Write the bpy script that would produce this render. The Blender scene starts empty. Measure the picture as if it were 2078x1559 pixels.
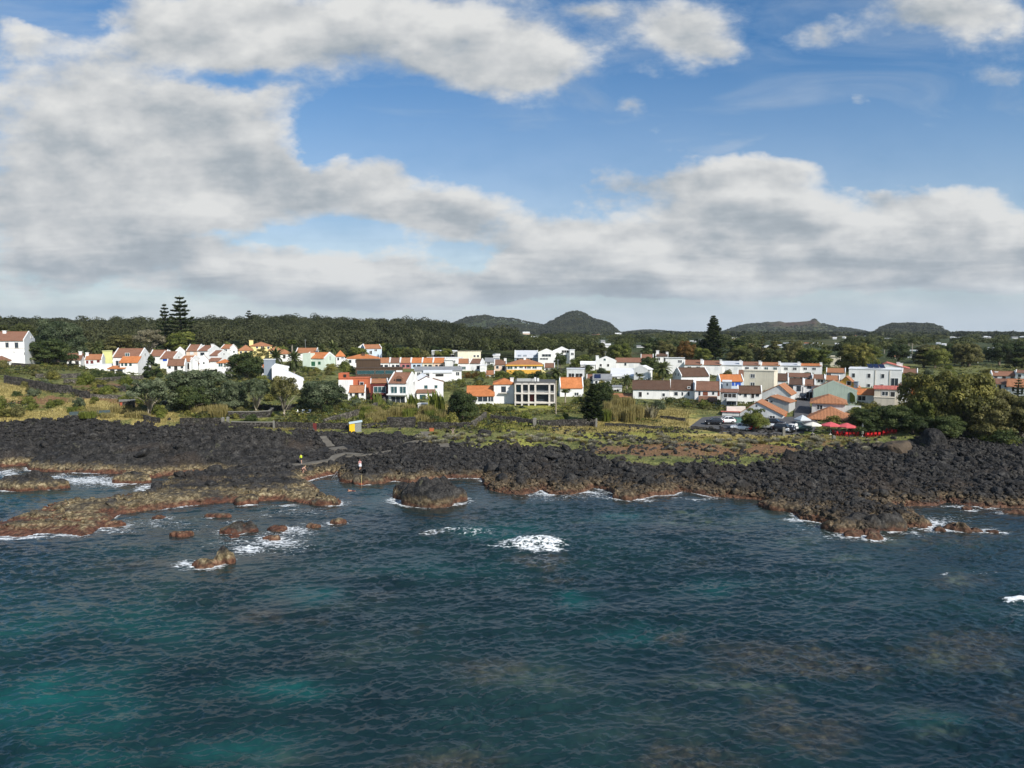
import bpy, bmesh, math, random
import numpy as np
from mathutils import Vector, Matrix

random.seed(7)
RNG = np.random.default_rng(11)
S = bpy.context.scene
COL = S.collection

# ------------------------------------------------------------------ camera geometry
F = 1440.0            # focal length in photograph pixels (2078 wide)
CX, CY = 1039.0, 779.5
YH = 676.0            # true horizon row
ZC = 24.0             # camera height over the sea
TP = (CY - YH) / F
CP = 1 / math.sqrt(1 + TP * TP)
SP = TP * CP

def pt(px, py, Y):
    """world point at forward distance Y seen in photograph pixel px,py"""
    r = (px - CX) / F; d = (py - CY) / F
    t = Y / (CP - d * SP)
    return np.array([t * r, Y, ZC + t * (-SP - d * CP)])

def zat(py, Y): return pt(CX, py, Y)[2]

def sea(px, py, z=0.0):
    """world xy of a pixel on the level z"""
    r = (px - CX) / F; d = (py - CY) / F
    dz = -SP - d * CP
    t = (z - ZC) / dz
    return np.array([t * r, t * (CP - d * SP)])

def proj(x, y, z):
    dz = z - ZC
    fwd = y * CP - dz * SP
    dn = -y * SP - dz * CP
    return CX + F * x / fwd, CY + F * dn / fwd

def px2u(px): return (px - CX) / F

# ------------------------------------------------------------------ numpy noise
def _hash(ix, iy, seed):
    h = (ix.astype(np.int64) * 374761393 + iy.astype(np.int64) * 668265263 + seed * 1442695040) & 0xffffffff
    h = ((h ^ (h >> 13)) * 1274126177) & 0xffffffff
    h = ((h ^ (h >> 16)) * 2246822519) & 0xffffffff
    return ((h ^ (h >> 15)) & 0xffffff) / float(0xffffff)

def vnoise(x, y, seed=0):
    x = np.asarray(x, float); y = np.asarray(y, float)
    ix = np.floor(x); iy = np.floor(y)
    fx = x - ix; fy = y - iy
    fx = fx * fx * (3 - 2 * fx); fy = fy * fy * (3 - 2 * fy)
    a = _hash(ix, iy, seed); b = _hash(ix + 1, iy, seed)
    c = _hash(ix, iy + 1, seed); d = _hash(ix + 1, iy + 1, seed)
    return (a + (b - a) * fx) * (1 - fy) + (c + (d - c) * fx) * fy

def fbm(x, y, oct=4, seed=0, gain=.5):
    s = 0; a = 1; n = 0
    for o in range(oct):
        s = s + a * vnoise(x * 2 ** o + 17.3 * o, y * 2 ** o - 9.1 * o, seed + o); n += a; a *= gain
    return s / n

def worley(x, y, seed=0):
    """F1, F2 and a random value of the nearest cell"""
    x = np.asarray(x, float); y = np.asarray(y, float)
    ix = np.floor(x); iy = np.floor(y)
    f1 = np.full(x.shape, 9.); f2 = np.full(x.shape, 9.); cid = np.zeros(x.shape)
    for dx in (-1, 0, 1):
        for dy in (-1, 0, 1):
            cx = ix + dx; cy = iy + dy
            qx = cx + _hash(cx, cy, seed); qy = cy + _hash(cx, cy, seed + 5)
            d = np.hypot(x - qx, y - qy)
            near = d < f1
            f2 = np.where(near, f1, np.minimum(f2, d))
            cid = np.where(near, _hash(cx, cy, seed + 9), cid)
            f1 = np.where(near, d, f1)
    return f1, f2, cid

def sstep(a, b, x):
    t = np.clip((x - a) / (b - a), 0, 1)
    return t * t * (3 - 2 * t)

# ------------------------------------------------------------------ object helpers
def tag(o, label=None, cat=None, group=None, kind=None):
    if label: o['label'] = label
    if cat: o['category'] = cat
    if group: o['group'] = group
    if kind: o['kind'] = kind
    elif cat: o['kind'] = 'thing'
    return o

def empty(name, loc=(0, 0, 0), rz=0., label=None, cat=None, group=None):
    o = bpy.data.objects.new(name, None)
    o.empty_display_size = .5
    COL.objects.link(o)
    o.location = loc; o.rotation_euler = (0, 0, rz)
    return tag(o, label, cat, group)

def np_mesh(name, V, faces, mats=None, smooth=False, attrs=None, colors=None, fmat=None):
    """faces: list of int arrays (M,k)"""
    me = bpy.data.meshes.new(name)
    V = np.asarray(V, np.float32)
    if not isinstance(faces, (list, tuple)): faces = [faces]
    faces = [np.asarray(f, np.int32) for f in faces if len(f)]
    me.vertices.add(len(V)); me.vertices.foreach_set('co', V.ravel())
    nl = sum(f.size for f in faces); npoly = sum(len(f) for f in faces)
    me.loops.add(nl); me.polygons.add(npoly)
    me.loops.foreach_set('vertex_index', np.concatenate([f.ravel() for f in faces]))
    tot = np.concatenate([np.full(len(f), f.shape[1], np.int32) for f in faces])
    st = np.concatenate([[0], np.cumsum(tot)[:-1]]).astype(np.int32)
    me.polygons.foreach_set('loop_start', st)
    try: me.polygons.foreach_set('loop_total', tot)
    except Exception: pass
    if fmat is not None: me.polygons.foreach_set('material_index', np.asarray(fmat, np.int32))
    me.polygons.foreach_set('use_smooth', np.full(npoly, bool(smooth)))
    for k, a in (attrs or {}).items():
        at = me.attributes.new(k, 'FLOAT', 'POINT'); at.data.foreach_set('value', np.asarray(a, np.float32))
    for k, a in (colors or {}).items():
        at = me.attributes.new(k, 'FLOAT_VECTOR', 'POINT'); at.data.foreach_set('vector', np.asarray(a, np.float32).ravel())
    for m in (mats if isinstance(mats, (list, tuple)) else [mats]):
        if m: me.materials.append(m)
    me.update(calc_edges=True)
    me.validate()
    return me

def mobj(name, me, parent=None, loc=None, rot=None, scale=None):
    o = bpy.data.objects.new(name, me); COL.objects.link(o)
    if parent: o.parent = parent
    if loc is not None: o.location = loc
    if rot is not None: o.rotation_euler = rot
    if scale is not None: o.scale = scale
    return o

class MB:
    """collects simple solids and makes ONE mesh of them"""
    def __init__(s): s.v = []; s.f = []
    def add(s, V, Fs):
        b = len(s.v); s.v += [tuple(map(float, p)) for p in V]; s.f += [tuple(b + i for i in f) for f in Fs]; return s
    def box(s, x0, x1, y0, y1, z0, z1):
        return s.add([(x0, y0, z0), (x1, y0, z0), (x1, y1, z0), (x0, y1, z0), (x0, y0, z1), (x1, y0, z1), (x1, y1, z1), (x0, y1, z1)],
                     [(0, 3, 2, 1), (4, 5, 6, 7), (0, 1, 5, 4), (1, 2, 6, 5), (2, 3, 7, 6), (3, 0, 4, 7)])
    def prism(s, poly, axis, a, b):
        """poly of 2D points extruded along axis from a to b. axis 'x': poly=(y,z); 'y': poly=(x,z); 'z': poly=(x,y)"""
        def P(p, t):
            return {'x': (t, p[0], p[1]), 'y': (p[0], t, p[1]), 'z': (p[0], p[1], t)}[axis]
        n = len(poly)
        V = [P(p, a) for p in poly] + [P(p, b) for p in poly]
        Fs = [tuple(range(n))[::-1], tuple(range(n, 2 * n))] + [(i, (i + 1) % n, n + (i + 1) % n, n + i) for i in range(n)]
        return s.add(V, Fs)
    def slab(s, P, t):
        """quad/poly P (3D points) thickened downward along z by t"""
        n = len(P)
        V = list(P) + [(p[0], p[1], p[2] - t) for p in P]
        Fs = [tuple(range(n)), tuple(range(n, 2 * n))[::-1]] + [(i, n + i, n + (i + 1) % n, (i + 1) % n) for i in range(n)]
        return s.add(V, Fs)
    def tube(s, P, R, n=7, cap=True):
        P = [Vector(p) for p in P]; rings = []
        up = Vector((0, 0, 1))
        b = len(s.v)
        for i, p in enumerate(P):
            d = (P[min(i + 1, len(P) - 1)] - P[max(i - 1, 0)]).normalized()
            a = d.cross(up)
            if a.length < 1e-3: a = d.cross(Vector((1, 0, 0)))
            a.normalize(); c = a.cross(d)
            for k in range(n):
                th = 2 * math.pi * k / n
                q = p + (a * math.cos(th) + c * math.sin(th)) * R[i]
                s.v.append((q.x, q.y, q.z))
        for i in range(len(P) - 1):
            for k in range(n):
                k2 = (k + 1) % n
                s.f.append((b + i * n + k, b + i * n + k2, b + (i + 1) * n + k2, b + (i + 1) * n + k))
        if cap:
            s.f.append(tuple(b + k for k in range(n))[::-1]); s.f.append(tuple(b + (len(P) - 1) * n + k for k in range(n)))
        return s
    def lathe(s, prof, n=12, c=(0, 0)):
        b = len(s.v)
        for r, z in prof:
            for k in range(n):
                a = 2 * math.pi * k / n
                s.v.append((c[0] + r * math.cos(a), c[1] + r * math.sin(a), z))
        for i in range(len(prof) - 1):
            for k in range(n):
                k2 = (k + 1) % n
                s.f.append((b + i * n + k, b + i * n + k2, b + (i + 1) * n + k2, b + (i + 1) * n + k))
        s.f.append(tuple(b + k for k in range(n))[::-1]); s.f.append(tuple(b + (len(prof) - 1) * n + k for k in range(n)))
        return s
    def mesh(s, name, mat, smooth=False, fix=True):
        me = bpy.data.meshes.new(name)
        me.from_pydata(s.v, [], s.f)
        if fix:
            bm = bmesh.new(); bm.from_mesh(me); bmesh.ops.recalc_face_normals(bm, faces=bm.faces[:]); bm.to_mesh(me); bm.free()
        if mat: me.materials.append(mat)
        if smooth: me.polygons.foreach_set('use_smooth', [True] * len(me.polygons))
        me.update(); return me
    def build(s, name, mat, parent=None, smooth=False, **k):
        return mobj(name, s.mesh(name, mat, smooth), parent, **k)

# ------------------------------------------------------------------ material helpers
class NT:
    def __init__(s, tree): s.t = tree; s.n = tree.nodes; s.l = tree.links
    def node(s, typ, **kw):
        n = s.n.new(typ)
        ins = kw.pop('ins', {})
        for k, v in kw.items(): setattr(n, k, v)
        for k, v in ins.items(): s.put(n.inputs[k], v)
        return n
    def put(s, sock, v):
        if hasattr(v, 'is_output') or isinstance(v, bpy.types.NodeSocket): s.l.new(v, sock)
        else: sock.default_value = v
    def math(s, op, a, b=None, c=None, clamp=False):
        n = s.n.new('ShaderNodeMath'); n.operation = op; n.use_clamp = clamp
        for i, v in enumerate((a, b, c)):
            if v is not None: s.put(n.inputs[i], v)
        return n.outputs[0]
    def vmath(s, op, a, b=None, out=0):
        n = s.n.new('ShaderNodeVectorMath'); n.operation = op
        s.put(n.inputs[0], a)
        if b is not None: s.put(n.inputs[1], b)
        return n.outputs[out]
    def noise(s, vec, scale, detail=3, rough=.55, dist=0., out='Fac'):
        n = s.node('ShaderNodeTexNoise', ins={'Scale': scale, 'Detail': detail, 'Roughness': rough, 'Distortion': dist})
        if vec is not None: s.put(n.inputs['Vector'], vec)
        return n.outputs[out]
    def voronoi(s, vec, scale, feature='F1', out='Distance'):
        n = s.node('ShaderNodeTexVoronoi', feature=feature); n.inputs['Scale'].default_value = scale
        if vec is not None: s.put(n.inputs['Vector'], vec)
        return n.outputs[out]
    def ramp(s, fac, stops, interp='LINEAR'):
        n = s.n.new('ShaderNodeValToRGB'); cr = n.color_ramp; cr.interpolation = interp
        while len(cr.elements) > 1: cr.elements.remove(cr.elements[-1])
        for i, (p, c) in enumerate(stops):
            e = cr.elements[0] if i == 0 else cr.elements.new(p)
            e.position = p; e.color = (c[0], c[1], c[2], 1) if len(c) == 3 else c
        s.put(n.inputs[0], fac); return n.outputs[0]
    def mix(s, fac, a, b, mode='MIX'):
        n = s.n.new('ShaderNodeMix'); n.data_type = 'RGBA'; n.blend_type = mode
        s.put(n.inputs[0], fac)
        for i, v in ((6, a), (7, b)):
            if isinstance(v, tuple) and len(v) == 3: v = (*v, 1)
            s.put(n.inputs[i], v)
        return n.outputs[2]
    def maprange(s, v, a, b, c=0., d=1., smooth=False):
        n = s.n.new('ShaderNodeMapRange'); n.interpolation_type = 'SMOOTHSTEP' if smooth else 'LINEAR'
        s.put(n.inputs[0], v)
        for i, q in enumerate((a, b, c, d)): s.put(n.inputs[i + 1], q)
        return n.outputs[0]
    def attr(s, name, out='Fac'):
        n = s.n.new('ShaderNodeAttribute'); n.attribute_name = name; return n.outputs[out]

def new_mat(name):
    m = bpy.data.materials.new(name); m.use_nodes = True
    nt = NT(m.node_tree); b = nt.n['Principled BSDF']
    return m, nt, b

def plain(name, col, rough=.6, var=.12, scale=1.2, metal=0., spec=.4, bump=0., bscale=20):
    """painted / plain surface with uneven colour"""
    m, nt, b = new_mat(name)
    tc = nt.node('ShaderNodeTexCoord').outputs['Object']
    n1 = nt.noise(tc, scale, 4); n2 = nt.noise(tc, scale * 7, 3)
    f = nt.math('ADD', nt.math('MULTIPLY', n1, .7), nt.math('MULTIPLY', n2, .3))
    k = nt.maprange(f, .3, .7, 1 - var, 1 + var * .6)
    c = nt.vmath('SCALE', (col[0], col[1], col[2])); nt.put(c.node.inputs['Scale'], k)
    nt.put(b.inputs['Base Color'], c)
    b.inputs['Roughness'].default_value = rough; b.inputs['Metallic'].default_value = metal
    b.inputs['Specular IOR Level'].default_value = spec
    if bump:
        bn = nt.node('ShaderNodeBump', ins={'Strength': bump, 'Distance': .05, 'Height': nt.noise(tc, bscale, 4)})
        nt.put(b.inputs['Normal'], bn.outputs[0])
    return m

# ================================================================== TERRAIN
# columns: (px, [(forward distance, height), ...])
PROFILE = [
 (-250, [(80, 1.6), (118, 1.6), (126, 2.2), (135, 3.4), (143, 5.0), (150, 8.5), (158, 11.0), (165, 12.5), (185, 14.0), (205, 16.0), (260, 17.5), (350, 19), (450, 21), (600, 25), (900, 25), (2000, 25)]),
 (0,    [(80, 1.1), (118, 1.5), (126, 2.0), (135, 3.2), (143, 4.6), (150, 7.0), (158, 9.6), (165, 11.5), (185, 13.2), (205, 15.4), (260, 16.5), (350, 18), (450, 20), (600, 25), (900, 25), (2000, 25)]),
 (300,  [(80, 1.2), (118, 1.8), (126, 2.5), (135, 3.2), (143, 4.2), (150, 5.5), (165, 7.5), (185, 9.0), (230, 11.0), (290, 13.5), (350, 15), (450, 18), (600, 24), (900, 24), (2000, 24)]),
 (600,  [(80, .9), (112, 1.1), (122, 1.7), (135, 2.8), (145, 4.0), (155, 5.0), (170, 6.2), (190, 7.6), (230, 10.0), (290, 12.5), (350, 14.5), (450, 18), (600, 24), (900, 24), (2000, 22)]),
 (900,  [(80, .8), (104, .9), (115, 1.6), (130, 2.6), (145, 4.0), (155, 5.0), (180, 6.3), (200, 7.5), (240, 9.5), (290, 11.5), (350, 13.0), (450, 15), (600, 16.5), (900, 17), (2000, 18)]),
 (1200, [(80, .8), (104, .9), (115, 1.5), (130, 2.5), (147, 4.0), (160, 5.0), (185, 6.5), (210, 8.0), (250, 9.8), (300, 11.0), (450, 12.5), (900, 14), (2000, 17)]),
 (1500, [(80, .8), (100, .9), (115, 1.6), (130, 2.8), (145, 3.9), (155, 4.6), (175, 6.0), (200, 7.2), (230, 8.6), (270, 10.0), (350, 11.5), (900, 14), (2000, 17)]),
 (1800, [(80, .8), (97, .9), (115, 1.9), (130, 3.2), (145, 4.2), (160, 5.0), (180, 6.0), (200, 7.0), (250, 9.0), (300, 10.0), (350, 11.0), (900, 14), (2000, 17)]),
 (2078, [(80, .9), (97, 1.2), (115, 2.2), (130, 4.0), (145, 5.4), (160, 6.0), (180, 6.6), (200, 7.2), (250, 9.0), (300, 10.0), (350, 11.0), (900, 14), (2000, 17)]),
]
_PU = np.array([px2u(p) for p, _ in PROFILE])

# skyline of the distant volcanic hills: (distance, depth sigma, [(px, py)...])
HILLS = [
 (2700, 420, [(890, 682), (905, 668), (925, 657), (945, 648), (965, 645), (985, 644), (1010, 648), (1040, 650), (1075, 658), (1105, 663), (1130, 672), (1160, 682)]),
 (2500, 330, [(1070, 682), (1090, 670), (1105, 663), (1130, 650), (1150, 639), (1160, 636), (1168, 635), (1180, 638), (1190, 643), (1205, 652), (1225, 655), (1240, 663), (1255, 677), (1262, 682)]),
 (3300, 500, [(1200, 684), (1255, 678), (1280, 675), (1310, 672), (1335, 673), (1380, 677), (1440, 681), (1480, 684)]),
 (3200, 520, [(1425, 684), (1445, 680), (1470, 674), (1500, 663), (1520, 660), (1545, 659), (1558, 656), (1580, 653), (1592, 656), (1605, 655), (1640, 653), (1650, 650), (1657, 653), (1664, 659), (1690, 665), (1715, 668), (1740, 672), (1765, 678), (1790, 684)]),
 (2200, 300, [(1762, 684), (1775, 677), (1790, 668), (1808, 661), (1830, 662), (1850, 661), (1872, 662), (1890, 662), (1905, 669), (1918, 676), (1930, 684)]),
 (4200, 700, [(1880, 683), (1940, 680), (1975, 677), (2000, 680), (2030, 679), (2078, 680), (2200, 678), (2400, 676), (2700, 680)]),
 (3600, 700, [(-900, 668), (-300, 664), (0, 664), (160, 662), (400, 660), (700, 664), (950, 676), (1000, 684)]),
]

def base_height(x, y):
    x = np.asarray(x, float); y = np.asarray(y, float)
    u = x / y
    cols = np.stack([np.interp(y, [a for a, _ in pr], [b for _, b in pr]) for _, pr in PROFILE])
    i = np.clip(np.searchsorted(_PU, u) - 1, 0, len(_PU) - 2)
    t = np.clip((u - _PU[i]) / (_PU[i + 1] - _PU[i]), 0, 1)
    ar = np.arange(u.size).reshape(u.shape)
    cf = cols.reshape(len(PROFILE), -1)
    a = cf[i.ravel(), ar.ravel()].reshape(u.shape); b = cf[(i + 1).ravel(), ar.ravel()].reshape(u.shape)
    h = a + (b - a) * t
    far = y > 900
    if far.any():
        px = CX + F * u
        for Y0, sg, sk in HILLS:
            ys = np.interp(px, [q for q, _ in sk], [q for _, q in sk], left=690, right=690)
            zt = ZC - (ys - YH) * Y0 / F * 1.0
            g = np.exp(-((y - Y0) / sg) ** 2)
            h = np.where(far, np.maximum(h, 14 + (zt - 14) * g), h)
    return h

LAVA_BUMPS = [  # px, Y, half-width m, half-depth m, height
 (430, 134, 13, 6, 2.5), (330, 131, 7, 5, 1.5), (545, 137, 9, 6, 1.0), (120, 131, 14, 4, .8),
 (1840, 136, 5, 3, 1.2), (1920, 143, 8, 5, 1.8), (2020, 140, 9, 5, 1.0), (1000, 100, 7, 3, .5),
 (1270, 101, 6, 2.5, .7), (1650, 96, 8, 3, .7), (1730, 90, 5, 2.5, .7), (1420, 118, 30, 5, .5), (1150, 120, 20, 4, .5), (760, 104, 6, 2, .5)]

COAST_PX = [(-1100, 930), (-500, 935), (-200, 940), (0, 948), (52, 945), (56, 954), (90, 958), (140, 959), (210, 962), (238, 962), (247, 974), (272, 977), (300, 973), (335, 966),
 (390, 961), (440, 962), (436, 966), (390, 968), (345, 972), (325, 990), (300, 1001), (262, 1008), (200, 1013), (150, 1018), (110, 1024), (60, 1042), (10, 1058), (-40, 1068), (-70, 1082), (-40, 1093),
 (0, 1088), (40, 1090), (80, 1084), (125, 1083), (165, 1089), (186, 1084), (214, 1064), (240, 1046), (300, 1036), (370, 1028), (420, 1023), (480, 1020), (520, 1019), (562, 1015), (600, 1019), (640, 1026), (690, 1026), (694, 1019), (662, 1010), (646, 996), (640, 986),
 (618, 978), (640, 972), (660, 966), (682, 963), (690, 976), (705, 973), (722, 981), (780, 981), (800, 976), (832, 981), (860, 976), (900, 972), (936, 970), (976, 971), (980, 984), (992, 995), (1030, 1003), (1060, 1005), (1085, 1001), (1098, 994), (1112, 1003), (1130, 1004), (1160, 1004), (1188, 998), (1205, 990), (1232, 995), (1250, 1006), (1300, 1013), (1330, 1006), (1368, 1004), (1385, 997), (1402, 1000), (1440, 1008), (1500, 1012), (1545, 1016), (1552, 1026), (1562, 1035), (1600, 1037),
 (1622, 1054), (1660, 1060), (1700, 1069), (1726, 1084), (1782, 1091), (1787, 1079), (1776, 1066), (1802, 1068), (1880, 1073), (1887, 1061), (1852, 1045), (1832, 1034), (1806, 1029), (1900, 1027), (1922, 1020), (1950, 1025), (2000, 1030), (2078, 1032), (2300, 1038), (2700, 1040), (3300, 1030)]
_cp = np.array([sea(px, py) for px, py in COAST_PX])
COAST = np.vstack([_cp, [[500, 400], [-500, 400]]])

def coast_sd(x, y):
    """signed distance to the shoreline, positive on land"""
    x = np.asarray(x, float); y = np.asarray(y, float); shp = x.shape
    x = x.ravel(); y = y.ravel()
    out = np.empty(x.size)
    A = COAST; B = np.roll(COAST, -1, 0)
    for s0 in range(0, x.size, 30000):
        xs = x[s0:s0 + 30000, None]; ys = y[s0:s0 + 30000, None]
        dx, dy = (B - A)[:, 0], (B - A)[:, 1]
        t = np.clip(((xs - A[:, 0]) * dx + (ys - A[:, 1]) * dy) / (dx * dx + dy * dy), 0, 1)
        d = np.sqrt(((xs - A[:, 0] - t * dx) ** 2 + (ys - A[:, 1] - t * dy) ** 2).min(1))
        cr = ((A[:, 1] > ys) != (B[:, 1] > ys)) & (xs < dx * (ys - A[:, 1]) / (dy + 1e-12) + A[:, 0])
        ins = cr.sum(1) % 2 == 1
        out[s0:s0 + 30000] = np.where(ins, d, -d)
    return out.reshape(shp)

# boundary (photograph rows) between bare lava and planted ground
LAVA_TOP = [(-400, 850), (0, 856), (130, 857), (250, 858), (330, 866), (430, 866), (560, 878), (700, 878), (860, 884), (900, 898), (1000, 908), (1100, 916), (1250, 934), (1400, 942), (1500, 941), (1600, 930), (1700, 910), (1800, 905), (1880, 885), (1960, 893), (2078, 902), (2600, 905)]
PATHS = [  # (half width m, [(px, py) ...] along the ground)
 (.75, [(556, 946), (600, 943), (640, 939), (672, 934), (684, 926), (700, 922), (735, 924)]),
 (1.6, [(668, 914), (684, 912), (700, 910)]),
 (.45, [(700, 928), (735, 926), (765, 922), (796, 916)]),
 (.7, [(654, 892), (664, 902), (672, 910)]),
 (.9, [(826, 903), (845, 897), (858, 893), (866, 886), (862, 878)]),
 (.9, [(880, 897), (900, 902), (903, 910)]),
]
def ground_at(px, py, dz=0.):
    """where the ray through a photograph pixel meets the smooth ground"""
    Ys = np.concatenate([np.arange(84, 420, .25), np.arange(420, 4000, 5.)])
    r = (px - CX) / F; d = (py - CY) / F
    t = Ys / (CP - d * SP)
    x = t * r; z = ZC + t * (-SP - d * CP)
    h = base_height(x, Ys) + dz
    k = np.argmax(z <= h)
    if z[k] > h[k]: k = len(Ys) - 1
    if k > 0:
        a, b = z[k - 1] - h[k - 1], z[k] - h[k]
        f = a / (a - b + 1e-9); Y = Ys[k - 1] + (Ys[k] - Ys[k - 1]) * f
    else: Y = Ys[0]
    return pt(px, py, Y)

PATHW = [(hw, np.array([ground_at(px, py)[:2] for px, py in pl])) for hw, pl in PATHS]
def path_dist(x, y):
    best = np.full(np.shape(x), 99.)
    for hw, P in PATHW:
        for a, b in zip(P[:-1], P[1:]):
            d = b - a
            t = np.clip(((x - a[0]) * d[0] + (y - a[1]) * d[1]) / (d @ d), 0, 1)
            best = np.minimum(best, np.hypot(x - a[0] - t * d[0], y - a[1] - t * d[1]) - hw)
    return best

CARPARK_PX = [(1398, 870), (1440, 872), (1462, 879), (1500, 882), (1560, 884), (1600, 884), (1650, 880), (1660, 860), (1640, 848), (1560, 850), (1470, 846), (1425, 850)]
ROAD_PX = [(1611, 852), (1640, 852), (1646, 835), (1640, 800), (1634, 786), (1616, 786), (1618, 812), (1612, 836)]
def poly_in(x, y, P):
    P = np.asarray(P); A = P; B = np.roll(P, -1, 0)
    ins = np.zeros(np.shape(x), int)
    for a, b in zip(A, B):
        if abs(b[1] - a[1]) < 1e-9: continue
        ins += ((a[1] > y) != (b[1] > y)) & (x < (b[0] - a[0]) * (y - a[1]) / (b[1] - a[1]) + a[0])
    return ins % 2 == 1

def land(x, y):
    """(height, vegetation weight, signed shore distance)"""
    P = base_height(x, y)
    for px, Y0, rx, ry, hh in LAVA_BUMPS:
        x0 = px2u(px) * Y0
        P = P + hh * np.exp(-((x - x0) / rx) ** 2 - ((y - Y0) / ry) ** 2)
    near = y < 150
    s = np.full(np.shape(x), 50.)
    if near.any(): s[near] = coast_sd(x[near], y[near])
    px, py = proj(x, y, P)
    wob = (fbm(x * .12, y * .12, 4, 3) - .5) * 26 + (fbm(x * .6, y * .6, 3, 9) - .5) * 10
    lt = np.interp(px, [a for a, _ in LAVA_TOP], [b for _, b in LAVA_TOP])
    veg = sstep(5, -7, py + wob - lt)
    u_ = px                                   # the long reef at left stays low
    low = sstep(124, 114, y) * sstep(700, 560, u_)
    P = P * (1 - low) + low * np.interp(u_, [-200, 60, 200, 330, 420, 600, 700], [.4, .45, .6, .95, 1.2, 1.1, .8])
    ed = 1 - np.exp(-np.maximum(s, 0) / 1.3)
    # lava relief: blocks, cracks, flow layers
    wx = x + 1.2 * (fbm(x * .35, y * .35, 3, 21) - .5); wy = y + 1.2 * (fbm(x * .35, y * .35, 3, 22) - .5)
    f1, f2, cid = worley(wx * .28, wy * .42, 31)
    g1, g2, cid2 = worley(wx * .8, wy * 1.0, 41)
    big = (cid - .5) * 1.0 + (f2 - f1) * .7 - .25
    med = (cid2 - .5) * .42 + np.minimum(g2 - g1, .4) * .5 - .1
    fb = (fbm(x * .16, y * .16, 4, 51) - .5) * 1.7
    k1, k2, kid = worley(wx * .11 + 3, wy * .45, 45)          # solid flow with ledges on the left massif
    ledge = (kid - .5) * 1.3 + np.minimum(k2 - k1, .5) * .9 - .2 + np.round(fbm(x * .06, y * .2, 3, 46) * 6) * .22 - .6
    mass = sstep(690, 560, px) * sstep(872, 884, py)
    big = big * (1 - mass) + ledge * mass; med = med * (1 - .55 * mass)
    rel = (big * (.75 + .35 * mass) + med + fb) * (1 - veg) * (1 - .3 * sstep(640, 760, px)) * (1 - .55 * low) + (fbm(x * .2, y * .2, 3, 52) - .5) * .5 * veg
    pd = path_dist(x, y)
    flat = sstep(0, 1.6, pd) * sstep(172, 160, y)
    tide = 1 - np.exp(-np.maximum(s, 0) / .8)
    h = P * ed + rel * flat * tide + .12 * tide
    h = np.where(s > 0, h, -.35 + s * .55)
    h = np.where(s < -8, -4.7, h)
    return h, veg, s

def uv_cols(n, side):
    return np.concatenate([np.linspace(-1.7, -.8, side, endpoint=False), np.linspace(-.8, .8, n, endpoint=False), np.linspace(.8, 1.7, side + 1)])

def grid_faces(nr, nc):
    i = (np.arange(nr - 1)[:, None] * nc + np.arange(nc - 1)[None, :]).ravel()
    return np.stack([i, i + 1, i + nc + 1, i + nc], 1)

def blobs(px, py, L):
    w = np.zeros(np.shape(px))
    for cx, cy, rx, ry, a in L:
        w = np.maximum(w, a * np.exp(-((px - cx) / rx) ** 2 - ((py - cy) / ry) ** 2))
    return w

DRY = [(140, 846, 150, 14, 1), (40, 845, 60, 14, 1), (30, 795, 60, 20, .8), (180, 822, 80, 10, .7), (300, 860, 40, 8, .8), (230, 835, 60, 14, .9), (330, 850, 50, 12, .8), (1400, 862, 70, 14, .8), (1230, 868, 140, 12, .85), (1330, 842, 80, 16, .9), (1480, 888, 150, 9, .7), (860, 838, 90, 18, .8), (1640, 890, 70, 7, .7), (600, 872, 60, 6, .6), (2050, 885, 40, 8, .8), (420, 890, 40, 6, .7)]
SOIL = [(1360, 915, 170, 16, 1), (1560, 912, 90, 12, .8), (1250, 905, 90, 8, .5), (1680, 900, 70, 10, .5), (220, 815, 90, 14, .8), (80, 815, 90, 10, .8), (200, 785, 120, 14, .5), (1330, 850, 40, 10, .5)]
GREEN = [(1030, 868, 60, 10, 1), (1250, 885, 110, 9, .9), (1420, 888, 90, 10, 1), (1040, 898, 60, 10, .9), (1090, 826, 60, 7, 1), (1300, 868, 60, 8, .7), (1600, 900, 60, 7, .7), (500, 840, 100, 14, .6), (640, 858, 60, 10, .7), (1370, 845, 60, 10, .6), (1940, 905, 40, 8, .6), (1500, 935, 40, 6, .5)]

def land_mesh(name, ys, us, mat):
    Yg, Ug = np.meshgrid(ys, us, indexing='ij')
    Xg = Yg * Ug
    h, veg, s = land(Xg, Yg)
    px, py = proj(Xg, Yg, base_height(Xg, Yg))
    pyw = py + (fbm(Xg * .3, Yg * .3, 4, 61) - .5) * 22
    zones = np.stack([blobs(px, pyw, DRY), blobs(px, pyw, SOIL), blobs(px, pyw, GREEN)], -1)
    V = np.stack([Xg, Yg, h], -1).reshape(-1, 3)
    me = np_mesh(name, V, grid_faces(len(ys), len(us)), mat, smooth=False, attrs={'veg': veg.ravel()}, colors={'zones': zones.reshape(-1, 3)})
    return tag(mobj(name, me), kind='structure')

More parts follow.
